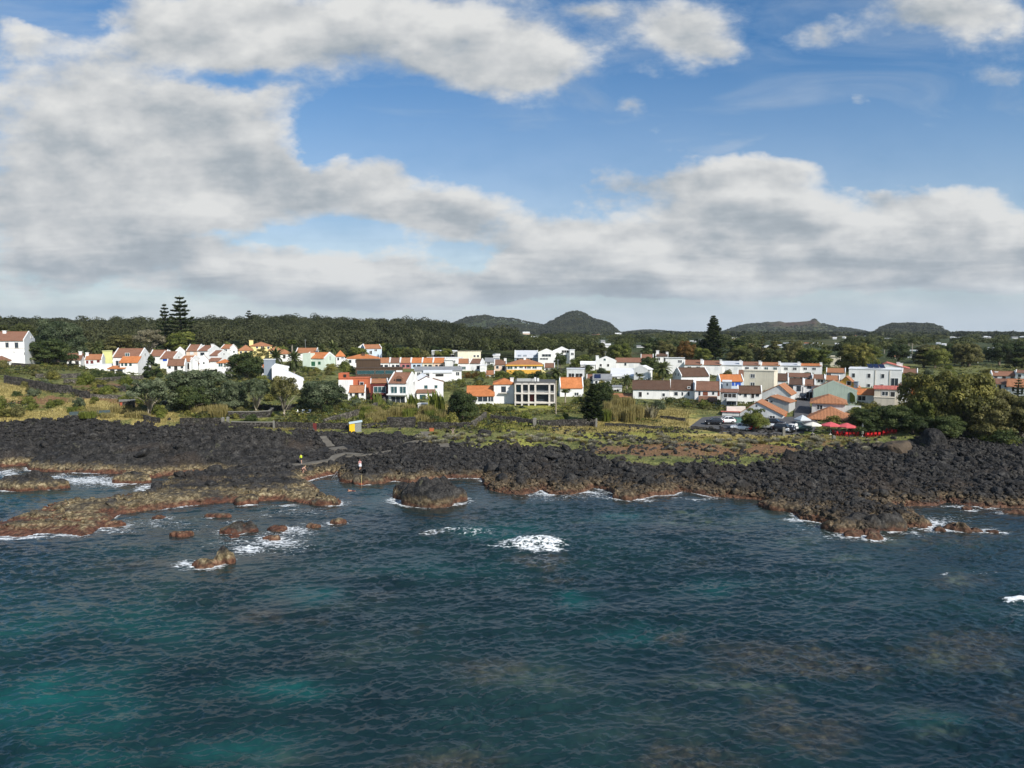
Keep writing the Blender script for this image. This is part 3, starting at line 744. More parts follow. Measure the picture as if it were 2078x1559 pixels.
# ================================================================== PLANTS
def leaf_mat(name, c0, c1, c2, rough=.55):
    """foliage: leaf colour varies with the leaf's own tint and from plant to plant"""
    m, nt, b = new_mat(name)
    oi = nt.node('ShaderNodeObjectInfo').outputs['Random']
    t = nt.math('ADD', nt.attr('tint'), nt.math('MULTIPLY', nt.math('SUBTRACT', oi, .5), .25))
    c = nt.ramp(t, [(.1, c0), (.5, c1), (.9, c2)])
    nt.put(b.inputs['Base Color'], c)
    b.inputs['Roughness'].default_value = rough; b.inputs['Specular IOR Level'].default_value = .2
    tr = nt.node('ShaderNodeBsdfTranslucent', ins={'Color': c})
    ms = nt.n.new('ShaderNodeMixShader'); ms.inputs[0].default_value = .36
    nt.l.new(b.outputs[0], ms.inputs[1]); nt.l.new(tr.outputs[0], ms.inputs[2])
    nt.l.new(ms.outputs[0], nt.n['Material Output'].inputs['Surface'])
    return m
LM = {
 'dark':  leaf_mat('dark evergreen leaves', (.018, .032, .012), (.050, .074, .022), (.115, .140, .045)),
 'poh':   leaf_mat('grey green leathery leaves', (.024, .040, .018), (.080, .105, .050), (.21, .24, .14)),
 'mid':   leaf_mat('mid green leaves', (.040, .058, .013), (.125, .15, .030), (.24, .245, .06)),
 'olive': leaf_mat('olive leaves', (.045, .046, .016), (.135, .13, .042), (.25, .225, .085)),
 'pale':  leaf_mat('pale dry foliage', (.09, .082, .045), (.20, .18, .11), (.33, .30, .20)),
 'golden': leaf_mat('sunlit golden green leaves', (.055, .060, .016), (.17, .165, .040), (.33, .30, .08)),
 'lime':  leaf_mat('bright young leaves', (.05, .075, .012), (.14, .17, .03), (.25, .26, .06)),
 'straw': leaf_mat('straw coloured reeds', (.12, .105, .03), (.28, .235, .085), (.42, .35, .16)),
 'autumn': leaf_mat('rusty hedge leaves', (.06, .045, .012), (.15, .095, .025), (.22, .11, .03)),
 'wood':  leaf_mat('woodland leaves', (.026, .032, .014), (.054, .062, .025), (.090, .096, .042)),
 'wood2': leaf_mat('lowland woodland leaves', (.030, .038, .013), (.080, .092, .028), (.15, .155, .05)),
 'grey':  leaf_mat('silvery tussock', (.19, .175, .115), (.34, .315, .22), (.48, .45, .34)),
 'palm':  leaf_mat('palm fronds', (.040, .055, .018), (.11, .135, .045), (.24, .25, .10)),
}
BARK = plain('bark', (.12, .095, .07), .9, .35, 2.)
BARK_PALE = plain('pale bark', (.30, .26, .20), .9, .25, 2.)

def leaf_quads(rng, P, N, size, jit=.34, asp=.66):
    n = len(P)
    N = N + rng.normal(0, jit, (n, 3)); N /= np.linalg.norm(N, axis=1)[:, None] + 1e-9
    R = rng.normal(0, 1, (n, 3)); T = np.cross(N, R); T /= np.linalg.norm(T, axis=1)[:, None] + 1e-9
    B = np.cross(N, T)
    s = (size * rng.uniform(.6, 1.35, n))[:, None]
    T = T * s; B = B * s * asp
    V = np.stack([P - T, P - B * .9 + T * .1, P + T, P + B * .9 + T * .1], 1).reshape(-1, 3)
    return V, np.arange(4 * n).reshape(n, 4)

def crown_mesh(name, rng, clumps, n, size, tint=(.5, .16), under=.35):
    """clumps: (cx,cy,cz,r). leaves spread over the shells of the clumps"""
    C = np.array(clumps); w = C[:, 3] ** 2; k = rng.choice(len(C), n, p=w / w.sum())
    D = rng.normal(0, 1, (n, 3)); D /= np.linalg.norm(D, axis=1)[:, None]
    low = (D[:, 2] < -.1) & (rng.random(n) > under); D[low, 2] *= -1
    r = C[k, 3] * (1 - .38 * rng.random(n) ** 2)
    P = C[k, :3] + D * r[:, None] * np.array([1, 1, .85])
    V, Fq = leaf_quads(rng, P, D, size)
    ct = rng.normal(tint[0], tint[1], len(C))
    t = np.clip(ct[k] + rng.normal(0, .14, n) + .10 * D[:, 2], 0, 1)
    return np_mesh(name, V, Fq, None, attrs={'tint': np.repeat(t, 4)})

def dome_clumps(rng, w, h, n, r0, r1, base=.15, top_flat=.85, lean=0):
    """clump centres through an uneven dome w wide, h high (crown only, from z=0)"""
    out = []
    ph = rng.uniform(0, 6.28, 3)
    for i in range(n):
        a = rng.uniform(0, 6.283); e = rng.random() ** .8
        rr = w / 2 * (1 + .14 * math.sin(2 * a + ph[0]) + .1 * math.sin(3 * a + ph[1]))
        q = math.sqrt(1 - (e * top_flat) ** 2)
        inn = rng.uniform(.55, 1) if rng.random() < .35 else rng.uniform(.86, 1.0)
        r = rng.uniform(r0, r1) * w
        out.append(((rr - r) * q * inn * math.cos(a) + lean * e * w, (rr - r) * q * inn * math.sin(a), max(base * h, (h - r) * e * inn), r))
    out.append((0, 0, h * .45, w * .26)); out.append((0, 0, h * .3, w * .28))
    return out

def limbs(rng, clumps, base_h, r0, k=7, fork=.35):
    mb = MB()
    mb.tube([(0, 0, -1.2), (0, 0, 0), (.1, 0, base_h * .6), (.15, .1, base_h)], [r0 * 1.3, r0 * 1.1, r0 * .85, r0 * .75], 8)
    ids = rng.choice(len(clumps), min(k, len(clumps)), replace=False)
    for i in ids:
        c = clumps[i]
        s = base_h * rng.uniform(fork, 1)
        m = (c[0] * .4 + rng.normal(0, .2), c[1] * .4 + rng.normal(0, .2), s + (c[2] - s) * .55)
        mb.tube([(.08, 0, s), m, (c[0], c[1], c[2])], [r0 * .55, r0 * .32, r0 * .12], 6)
    return mb

PROTO = {}
def proto(key, crown, trunk, w, h): PROTO.setdefault(key, []).append((crown, trunk, w, h))

def build_protos():
    rng = np.random.default_rng(21)
    for i in range(4):      # pohutukawa-like: billowing clumps on short limbs
        cl = dome_clumps(rng, 10, 7.2, 62, .075, .15, base=.10)
        cl2 = [(a, b, c + 1.0, r) for a, b, c, r in cl]
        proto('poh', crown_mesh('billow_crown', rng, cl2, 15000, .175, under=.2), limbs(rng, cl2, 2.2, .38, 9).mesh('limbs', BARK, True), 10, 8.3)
    for i in range(4):      # rounded broadleaf
        cl = dome_clumps(rng, 8, 6.6, 40, .09, .17, base=.08)
        cl2 = [(a, b, c + 1.6, r) for a, b, c, r in cl]
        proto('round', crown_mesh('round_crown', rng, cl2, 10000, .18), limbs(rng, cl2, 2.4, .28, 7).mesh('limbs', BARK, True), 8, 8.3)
    for i in range(3):      # open, visible branches
        cl = [(a, b, c + 3.2, r) for a, b, c, r in dome_clumps(rng, 9, 4.6, 34, .06, .11, base=.2) if rng.random() < .85]
        proto('airy', crown_mesh('open_crown', rng, cl, 6000, .165), limbs(rng, cl, 2.2, .24, 16, .15).mesh('limbs', BARK_PALE, True), 9, 7.8)
    for i in range(4):      # bush to the ground
        cl = dome_clumps(rng, 4, 2.6, 20, .12, .2, base=.05)
        proto('bush', crown_mesh('bush_foliage', rng, cl, 2400, .13, under=.5), None, 4, 2.7)
    for i in range(3):      # narrow tall
        cl = []
        for j in range(26):
            z = rng.uniform(.8, 7.4); q = (1 - abs(z - 3.6) / 5.2) * 1.5
            a = rng.uniform(0, 6.28); cl.append((q * math.cos(a) * .7, q * math.sin(a) * .7, z, rng.uniform(.5, .9)))
        proto('tall', crown_mesh('tall_crown', rng, cl, 3600, .22), limbs(rng, cl, 2., .2, 5).mesh('limbs', BARK, True), 4, 8.2)
    for i in range(3):      # conical dark conifer bush
        cl = []
        for j in range(44):
            t = rng.random(); q = (1 - t) * 2.1
            a = rng.uniform(0, 6.28); cl.append((q * math.cos(a), q * math.sin(a), .4 + t * 7.2, .35 + .55 * (1 - t)))
        proto('cone', crown_mesh('cone_crown', rng, cl, 7000, .17), limbs(rng, cl, 2., .22, 3).mesh('limbs', BARK, True), 5.4, 8.2)
    for i in range(2):      # feather palm
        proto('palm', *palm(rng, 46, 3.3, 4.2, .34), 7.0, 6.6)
    proto('fanpalm', *palm(rng, 46, 2.3, 12.2, .20, droop=1.25), 3.9, 13.6)
    for i in range(2): proto('norfolk', *norfolk(rng, 13, 1.0, 1.15), 8.2, 20)
    proto('norfolk_sparse', *norfolk(rng, 9, .75, .45), 8.5, 16)
    for i in range(2): proto('norfolk_dense', *norfolk(rng, 20, 1.0, 1.2), 8.6, 20)
    proto('bare_norfolk', *norfolk(rng, 7, .8, .35, bare=.5), 8.5, 16)
    for i in range(3): proto('tuft', tuft(rng, 260, .95, 1.0, .05), None, 2.0, 1.05)
    for i in range(3): proto('reeds', tuft(rng, 420, 1.9, 3.3, .06, upright=True), None, 4.4, 3.6)
    for i in range(2): proto('agave', tuft(rng, 60, 1.2, 1.3, .16), None, 2.4, 1.4)
    for i in range(2): proto('banana', tuft(rng, 46, 1.7, 3.2, .42, upright=True, bend=1.0), None, 4.6, 3.4)

def strip(P, W, side):
    n = len(P)
    V = np.concatenate([P - side * W[:, None], P + side * W[:, None]])
    f = np.array([[i, i + 1, n + i + 1, n + i] for i in range(n - 1)])
    return V, f

def palm(rng, nf, L, trunk_h, tr, droop=.9):
    Vs = []; Fs = []; T = []; b = 0
    for i in range(nf):
        a = i * 2.399 + rng.normal(0, .15); e = math.radians(78 - 118 * (i / nf) ** 1.15)
        d = np.array([math.cos(a), math.sin(a), 0]); side = np.array([-math.sin(a), math.cos(a), 0])
        l = L * rng.uniform(.85, 1.1); pos = np.array([0, 0, trunk_h]); ang = e; pts = [pos]
        for k in range(9):
            pos = pos + (d * math.cos(ang) + np.array([0, 0, 1]) * math.sin(ang)) * l / 9
            ang -= droop * .19 * (1 - .4 * math.sin(max(e, 0))); pts.append(pos)
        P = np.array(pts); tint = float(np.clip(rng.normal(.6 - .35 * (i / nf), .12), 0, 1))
        for sgn in (-1, 1):       # leaflets hang from both sides of the rib
            for k in range(1, 19):
                f = k / 19 * 9; j = min(int(f), 8); p = P[j] + (P[j + 1] - P[j]) * (f - j); ax = P[j + 1] - P[j]; ax = ax / np.linalg.norm(ax)
                ll = l * .23 * math.sin(math.pi * (.12 + .83 * k / 19))
                tip = p + side * sgn * ll * .8 + ax * ll * .55 - np.array([0, 0, 1]) * ll * .3
                w = ax * .15 * l / 3
                Vs.append(np.stack([p - w, p + w, tip])); Fs.append([b, b + 1, b + 2]); b += 3; T += [tint] * 3
    crown = np_mesh('palm_fronds', np.concatenate(Vs), np.array(Fs), None, attrs={'tint': T})
    mb = MB(); prof = [(tr * 1.5, -.8), (tr * 1.35, 0), (tr, .6)]
    for k in range(10): z = .8 + (trunk_h - 1.0) * k / 10; prof += [(tr * (1.02 if k % 2 else .92), z)]
    prof += [(tr * 1.3, trunk_h - .3), (tr * .9, trunk_h + .2)]
    mb.lathe(prof, 9)
    return crown, mb.mesh('palm_trunk', BARK_PALE, True)

def norfolk(rng, whorls=17, spread=1.0, thick=1.0, bare=.12):
    H = 20 if whorls > 10 else 16
    Ps = []; Ns = []; T = []; mb = MB()
    mb.tube([(0, 0, -1.5), (0, 0, H * .5), (0, 0, H)], [.42, .26, .04], 8)
    R = 4.2 * spread
    for w in range(whorls):
        t = (w + .3) / whorls
        z = H * (bare + (1 - bare) * t); r = R * (1 - t) ** .75 * rng.uniform(.85, 1.1) + .25
        if t < .15: r *= .8
        for k in range(6 if whorls < 20 else 8):
            a = k * math.pi / (3 if whorls < 20 else 4) + w * .5 + rng.normal(0, .1); rl = r * rng.uniform(.62, 1.18)
            tip = (rl * math.cos(a), rl * math.sin(a), z + rl * rng.uniform(.02, .22) * (1 if t < .5 else 2))
            mid = (rl * .5 * math.cos(a), rl * .5 * math.sin(a), z - rl * .06)
            mb.tube([(0, 0, z - rl * .02), mid, tip], [.09, .06, .02], 4, cap=False)
            n = int(110 * thick * rl / 3) + 10
            f = rng.random(n) ** .7
            x = rl * f; wd = (.42 + .30 * thick) * (1 - .5 * f) * min(1, rl / 2)
            off = rng.uniform(-1, 1, n) * wd
            zz = np.where(f < .5, z - rl * .06 * f * 2, z - rl * .06 + (tip[2] - z + rl * .06) * (f - .5) * 2) + rng.uniform(-.12, .22, n)
            Ps.append(np.stack([x * math.cos(a) - off * math.sin(a), x * math.sin(a) + off * math.cos(a), zz], 1))
            T.append(np.clip(rng.normal(.45, .15) + .18 * (f - .5) + rng.normal(0, .1, n), 0, 1))
    P = np.concatenate(Ps); N = np.tile([0, 0, 1.], (len(P), 1))
    V, Fq = leaf_quads(rng, P, N, .38, .5)
    return np_mesh('norfolk_crown', V, Fq, None, attrs={'tint': np.repeat(np.concatenate(T), 4)}), mb.mesh('norfolk_trunk', BARK, True)

def tuft(rng, n, rad, h, w, upright=False, bend=.5):
    Vs = []; Fs = []; T = []; b = 0
    for i in range(n):
        a = rng.uniform(0, 6.283); q = math.sqrt(rng.random()) * (rad if upright else rad * .5)
        p = np.array([q * math.cos(a), q * math.sin(a), -.1])
        a2 = rng.uniform(0, 6.283) if upright else a + rng.normal(0, .4)
        out = np.array([math.cos(a2), math.sin(a2), 0]) * (rng.uniform(.05, .3) * h * bend * 1.4 if upright else rng.uniform(.2, .6) * rad * 1.6)
        hh = h * rng.uniform(.55, 1.08) * (1 if upright else 1 - .45 * (np.linalg.norm(out) / (rad * .96)) ** 2)
        side = np.array([-math.sin(a2), math.cos(a2), 0]) * w
        m = p + out * .4 + np.array([0, 0, hh * .65]); t = p + out + np.array([0, 0, hh])
        Vs.append(np.stack([p - side, p + side, m - side * .9, m + side * .9, t])); Fs += [[b, b + 1, b + 3], [b, b + 3, b + 2], [b + 2, b + 3, b + 4]]; b += 5
        T += [float(np.clip(rng.normal(.5, .18), 0, 1))] * 5
    return np_mesh('blades', np.concatenate(Vs), np.array(Fs), None, attrs={'tint': T})

build_protos()
_pr = np.random.default_rng(33)
NAMES = {'poh': 'coastal_tree', 'round': 'broadleaf_tree', 'airy': 'open_branched_tree', 'bush': 'bush', 'tall': 'tall_tree', 'cone': 'conifer', 'palm': 'date_palm', 'fanpalm': 'fan_palm',
         'norfolk': 'norfolk_pine', 'norfolk_sparse': 'norfolk_pine', 'norfolk_dense': 'norfolk_pine', 'bare_norfolk': 'norfolk_pine', 'tuft': 'grass_tussock', 'reeds': 'reed_clump', 'agave': 'agave_plant', 'banana': 'banana_plant'}
CATS = {'bush': 'bush', 'tuft': 'tussock', 'reeds': 'reeds', 'agave': 'agave', 'banana': 'banana plant', 'palm': 'palm tree', 'fanpalm': 'palm tree'}
_leafcopy = {}
def plant(kind, leaf, pos, w, h, label, group=None, name=None, rz=None, var=None):
    """a tree (Empty > crown, trunk) or a small plant (one mesh)"""
    L = PROTO[kind]; v = int(_pr.integers(len(L))) if var is None else var % len(L)
    crown, trunk, w0, h0 = L[v]
    k = (kind, v, leaf)
    if k not in _leafcopy:
        me = crown if not crown.materials else crown.copy()
        me.materials.clear(); me.materials.append(LM[leaf]); _leafcopy[k] = me
    me = _leafcopy[k]
    rz = _pr.uniform(0, 6.28) if rz is None else rz
    w *= {'poh': 1.14, 'round': 1.1, 'airy': 1.1}.get(kind, 1); sc = (w / w0, w / w0, h / h0)
    nm = name or NAMES[kind]; cat = CATS.get(kind, 'tree')
    if trunk is None:
        o = mobj(nm, me, loc=pos, rot=(0, 0, rz), scale=sc); return tag(o, label, cat, group)
    e = empty(nm, pos, rz, label, cat, group); e.scale = sc
    mobj('fronds' if 'palm' in kind else 'crown', me, e); mobj('trunk', trunk, e)
    return e

def plant_px(kind, leaf, x0, x1, ytop, ybase, label, Y=None, group=None, name=None, rz=None, var=None):
    """plant filling photograph columns x0..x1 and rows ytop..ybase; stands on the ground"""
    cx = (x0 + x1) / 2
    if Y is None: p = ground_at(cx, ybase); Y = p[1]
    p = pt(cx, ybase, Y)
    g = hgt(p[0], Y)
    m = Y / F
    z1 = zat(ytop, Y)
    w = (x1 - x0) * m
    return plant(kind, leaf, (p[0], Y, g), w, max(z1 - g, .3), label, group, name, rz, var)

# ---- woodland masses: one object each, crowns too many to count
def wood_mass(name, label, pts, wid, hei, leaf, nleaf, lsize, seed=1):
    """pts (N,3) ground points; a lumpy crown of leaf faces on each"""
    rng = np.random.default_rng(seed); n = len(pts)
    k = np.repeat(np.arange(n), nleaf); M = len(k)
    sub = 6
    SD = rng.normal(0, 1, (n, sub, 3)); SD /= np.linalg.norm(SD, axis=2)[:, :, None]; SD[:, :, 2] = np.abs(SD[:, :, 2]) * .9 - .1
    j = rng.integers(0, sub, M)
    big = rng.random(n) ** 3; W = wid * (.6 + .35 * rng.random(n) + .75 * big); Hh = hei * (.72 + .3 * rng.random(n) + .28 * big)
    D = rng.normal(0, 1, (M, 3)); D /= np.linalg.norm(D, axis=1)[:, None]; D[:, 2] = np.where(D[:, 2] < -.3, -D[:, 2], D[:, 2])
    c = SD[k, j] * np.stack([W[k] * .30, W[k] * .30, Hh[k] * .22], 1)
    P = pts[k] + c + D * np.stack([W[k] * .24, W[k] * .24, Hh[k] * .20], 1); P[:, 2] += Hh[k] * .62
    V, Fq = leaf_quads(rng, P, D, lsize, .36, .8)
    ct = rng.normal(.45, .15, n) + 1.0 * (fbm(pts[:, 0] * .018, pts[:, 1] * .018, 3, seed + 40) - .5); sj = rng.normal(0, .06, (n, sub))
    t = np.clip(ct[k] + sj[k, j] + rng.normal(0, .06, M), 0, 1)
    me = np_mesh(name, V, Fq, LM[leaf], attrs={'tint': np.repeat(t, 4)})
    return tag(mobj(name, me), label, 'woodland', kind='stuff')

def scatter_uY(rng, n, px0, px1, Y0, Y1, dens=None, pw=1.0):
    px = rng.uniform(px0, px1, n * 3); Y = Y0 + (Y1 - Y0) * rng.random(n * 3) ** pw
    x = (px - CX) / F * Y
    if dens is not None:
        keep = rng.random(n * 3) < dens(px, Y, x); px, Y, x = px[keep], Y[keep], x[keep]
    x, Y = x[:n], Y[:n]
    return np.stack([x, Y, base_height(x, Y)], 1)

FAR_PX = [(930, 664, 14, 4), (1042, 686, 22, 8, 'paleblue'), (1068, 679, 14, 8, 'peach'), (1085, 687, 14, 4), (1208, 680, 16, 4), (1256, 681, 18, 6), (1224, 697, 8, 6), (1231, 706, 16, 8), (1300, 706, 16, 4), (1330, 693, 6, 3),
 (1406, 696, 12, 4), (1422, 694, 8, 4), (1416, 705, 6, 4), (1490, 690, 10, 5, 'peach'), (1558, 706, 14, 4), (1590, 706, 28, 6), (1600, 701, 20, 5), (1566, 722, 24, 7), (1640, 700, 16, 4), (1660, 701, 18, 5), (1694, 688, 8, 3), (1712, 687, 6, 3), (1736, 684, 8, 3), (1756, 685, 6, 3),
 (1800, 692, 12, 5), (1764, 723, 20, 6), (1820, 728, 10, 6, 'cream'), (1845, 727, 8, 8), (1856, 714, 30, 3), (1905, 700, 8, 4), (1915, 702, 8, 4), (1918, 732, 8, 5), (1932, 687, 8, 3), (1944, 688, 14, 3), (1960, 735, 14, 6), (1976, 737, 18, 6), (1984, 712, 10, 5), (1996, 688, 8, 3), (2004, 687, 14, 4), (2060, 688, 12, 4), (2074, 687, 10, 4), (2010, 710, 14, 4), (1700, 700, 10, 3), (1876, 724, 10, 4)]
def far_spot(px, py):
    Y = ground_at(px, py)[1]
    return min(Y, 1750.)
def clear_view(P, hgt_):
    """clearings in front of the far houses and pastures"""
    px, py = proj(P[:, 0], P[:, 1], P[:, 2]); pt_ = proj(P[:, 0], P[:, 1], P[:, 2] + hgt_)[1]
    ok = np.ones(len(P), bool)
    for q in FAR_PX:
        Yh = far_spot(q[0], q[1]); g = float(base_height(np.array([(q[0] - CX) / F * Yh]), np.array([Yh]))[0]); b = proj((q[0] - CX) / F * Yh, Yh, g)[1]
        ok &= ~((np.abs(px - q[0]) < q[2] / 2 + 4.5 * F / P[:, 1]) & (P[:, 1] < Yh + 4) & (pt_ < b - 1))
    return P[ok]
def build_woods():
    rng = np.random.default_rng(44)
    # wooded ridge behind the village, falling away right of the middle
    def ridge(px, Y, x):
        lim = np.interp(px, [-500, 60, 700, 900, 990, 1060], [1, 1, 1, .95, .8, 0])
        near = np.interp(px, [-500, 100, 350, 700, 1060], [300, 312, 322, 318, 318])
        return np.where(Y > near, lim, 0)
    P = scatter_uY(rng, 3000, -420, 1060, 300, 720, ridge)
    # the crowns lift the skyline to the rows of the photograph
    px, py = proj(P[:, 0], P[:, 1], P[:, 2])
    top = np.interp(px, [-400, 0, 60, 150, 200, 260, 330, 420, 480, 560, 640, 700, 800, 860, 920, 960, 1000, 1060], [655, 655, 656, 660, 658, 655, 657, 657, 654, 649, 652, 655, 655, 656, 664, 676, 688, 700])
    zt = ZC - (top - YH) * P[:, 1] / F
    tgt = np.clip((P[:, 1] - 400) / 170, 0, 1); P[:, 2] -= np.clip((370 - P[:, 1]) / 60, 0, 1) * 3.5
    lift = np.where(P[:, 1] < 600, np.clip((zt - 10) - P[:, 2], -3, 18) * tgt, np.clip((zt - 11) - P[:, 2], -3, 12))
    P[:, 2] += lift
    wood_mass('forest', 'dark wooded ridge behind the village', P, 9.0, 13, 'wood', 330, .42, 3)
    # lowland woods and hedges behind the right half
    def low(px, Y, x):
        n = fbm(x * .022, Y * .012, 3, 5)
        return np.where((Y > np.interp(px, [900, 1080, 1300, 1700, 2078], [322, 318, 335, 340, 330])), sstep(.36, .47, n), 0)
    P = scatter_uY(rng, 3000, 900, 2700, 316, 1100, low, 1.3)
    P = clear_view(P, 7)
    wood_mass('lowland_wood', 'green lowland woods and hedges behind the right half of the village', P, 9.5, 8.5, 'wood2', 220, .45, 4)
    def farp(px, Y, x):
        n = fbm(x * .006, Y * .003, 3, 6); return sstep(.44, .52, n)
    P = scatter_uY(rng, 3200, 800, 2400, 1000, 2300, farp)
    P = clear_view(P, 8)
    wood_mass('plain_wood', 'far dark woods across the plain below the hills', P, 17, 10, 'wood', 26, 2.6, 5)
    Q = []
    for Y0, sg, sk in HILLS[:5]:
        a, b = sk[0][0], sk[-1][0]
        q = scatter_uY(rng, 1700, a + 8, b - 8, Y0 - sg * 1.3, Y0 + sg * .25, lambda px, Y, x: np.where((Y > 2850) & (px > 1530) & (px < 1690), .10 * (blobs(px, proj(x, Y, base_height(x, Y))[1], [(1622, 674, 32, 5, 1), (1612, 658, 50, 8, 1), (1660, 679, 36, 4, 1)]) < .3) * 6, .2 + .8 * sstep(.4, .55, fbm(x * .006, Y * .006, 3, 8)))); Q.append(q)
    Q = np.concatenate(Q); Q[:, 2] += -1
    wood_mass('hill_wood', 'trees covering the distant volcanic hills', Q, 11, 9, 'wood', 22, 2.0, 6)
build_woods()

# ================================================================== BUILDINGS
def tile_mat(name, col, dark=.55, moss=.0):
    """clay roof tiles: rows of half-round tiles running down the slope (UV-free, object space)"""
    m, nt, b = new_mat(name)
    tc = nt.node('ShaderNodeTexCoord').outputs['Object']
    n1 = nt.noise(tc, .7, 4, .6); n2 = nt.noise(tc, 5., 3, .6)
    f = nt.math('ADD', nt.math('MULTIPLY', n1, .5), nt.math('MULTIPLY', n2, .5))
    c = nt.ramp(f, [(.3, tuple(v * dark for v in col)), (.5, col), (.7, tuple(min(1, v * 1.35 + .02) for v in col))])
    if moss: c = nt.mix(nt.maprange(n1, .5, .72, 0, moss), c, (.06, .05, .035))
    w = nt.node('ShaderNodeTexWave', wave_type='BANDS', bands_direction='X', ins={'Vector': tc, 'Scale': 1.1, 'Distortion': .15})
    c = nt.mix(nt.maprange(w.outputs['Fac'], 0, .45, .55, 0), c, tuple(v * .45 for v in col))
    nt.put(b.inputs['Base Color'], c); b.inputs['Roughness'].default_value = .8; b.inputs['Specular IOR Level'].default_value = .2
    bn = nt.node('ShaderNodeBump', ins={'Strength': .8, 'Distance': .08, 'Height': w.outputs['Fac']}); nt.put(b.inputs['Normal'], bn.outputs[0])
    return m
def wall_mat(name, col, stain=.25):
    """rendered wall: uneven paint, rain streaks below the top"""
    m, nt, b = new_mat(name)
    tc = nt.node('ShaderNodeTexCoord').outputs['Object']
    st = nt.node('ShaderNodeMapping', ins={'Vector': tc}); st.inputs['Scale'].default_value = (2.2, 2.2, .22)
    n1 = nt.noise(tc, .45, 4); n2 = nt.noise(st.outputs[0], 1.4, 4, .65)
    k = nt.math('MULTIPLY', nt.maprange(n1, .35, .7, 1, .88), nt.maprange(n2, .48, .75, 1, 1 - stain))
    c = nt.vmath('SCALE', col); nt.put(c.node.inputs['Scale'], k)
    nt.put(b.inputs['Base Color'], c); b.inputs['Roughness'].default_value = .8; b.inputs['Specular IOR Level'].default_value = .25
    return m
def glass_mat(name, col, rough=.12):
    m, nt, b = new_mat(name)
    tc = nt.node('ShaderNodeTexCoord').outputs['Object']
    nt.put(b.inputs['Base Color'], nt.mix(nt.noise(tc, 1.3, 2), col, tuple(v * 2.2 for v in col)))
    b.inputs['Roughness'].default_value = rough; b.inputs['Specular IOR Level'].default_value = .6
    return m
def stone_mat(name, c0, c1, mortar, scale=2.4):
    m, nt, b = new_mat(name)
    pos = nt.node('ShaderNodeNewGeometry').outputs['Position']
    wv = nt.vmath('ADD', pos, nt.vmath('SCALE', nt.noise(pos, 1.5, 3, out='Color')))
    e = nt.voronoi(wv, scale, 'DISTANCE_TO_EDGE'); cc = nt.voronoi(wv, scale, out='Color')
    k = nt.node('ShaderNodeSeparateXYZ', ins={0: cc}).outputs[0]
    c = nt.mix(k, c0, c1); c = nt.mix(nt.maprange(e, .02, .09, 1, 0), c, mortar)
    c = nt.mix(nt.maprange(nt.noise(pos, .5, 4), .55, .75, 0, .5), c, (.10, .10, .06))
    nt.put(b.inputs['Base Color'], c); b.inputs['Roughness'].default_value = .9; b.inputs['Specular IOR Level'].default_value = .2
    bn = nt.node('ShaderNodeBump', ins={'Strength': 1., 'Distance': .12, 'Height': nt.maprange(e, 0, .2, 0, 1)}); nt.put(b.inputs['Normal'], bn.outputs[0])
    return m

WM = {k: wall_mat(k + ' render', c, s) for k, c, s in [
 ('white', (.80, .80, .78), .14), ('cream', (.72, .66, .52), .18), ('beige', (.58, .53, .44), .22), ('grey', (.42, .43, .42), .3), ('concrete', (.60, .57, .52), .2),
 ('mint', (.62, .71, .60), .12), ('green', (.40, .48, .41), .25), ('yellow', (.78, .66, .30), .12), ('lemon', (.60, .60, .26), .12), ('ochre', (.72, .40, .07), .15),
 ('peach', (.74, .55, .42), .12), ('red', (.52, .10, .05), .15), ('orangered', (.50, .14, .065), .15), ('maroon', (.13, .028, .024), .15), ('blue', (.42, .56, .76), .1),
 ('paleblue', (.55, .64, .74), .12), ('pink', (.45, .18, .18), .12), ('timber', (.085, .055, .035), .3), ('slate', (.27, .31, .36), .2), ('greywhite', (.62, .63, .62), .25), ('darkstone', (.05, .047, .043), .3)]}
RM = {'orange': tile_mat('new orange tiles', (.56, .205, .075), .65), 'tan': tile_mat('faded orange tiles', (.42, .19, .095), .6, .3), 'brown': tile_mat('weathered brown tiles', (.24, .125, .08), .55, .5),
      'dark': tile_mat('dark old tiles', (.13, .075, .05), .5, .5), 'red': tile_mat('red clay tiles', (.29, .145, .092), .6, .4), 'pinkred': tile_mat('pinkish red tiles', (.55, .16, .12), .6, .1),
      'grey': tile_mat('grey sheet roofing', (.30, .31, .32), .75), 'white': wall_mat('white roof coating', (.74, .75, .76), .1), 'lightgrey': wall_mat('pale grey roof sheet', (.55, .57, .60), .15), 'asphaltroof': tile_mat('dark flat roofing', (.12, .12, .115), .7)}
GLASS = glass_mat('window glass', (.020, .026, .032)); GLASS_T = glass_mat('teal shuttered glass', (.02, .05, .055)); DARK = plain('dark opening', (.018, .017, .016), .8)
FRAME_W = plain('white window frame', (.75, .75, .73), .5); FRAME_D = plain('dark window frame', (.05, .05, .05), .6); SHUT = {'b': plain('blue shutters', (.02, .09, .45), .5), 'r': plain('brown shutters', (.20, .06, .03), .6), 'g': plain('green shutters', (.02, .10, .05), .5), 'm': plain('maroon doors', (.12, .02, .02), .6), 'w': plain('white shutters', (.66, .67, .67), .6), 't': GLASS_T, 'k': DARK}
CONC = plain('pale concrete', (.62, .58, .53), .85, .15)

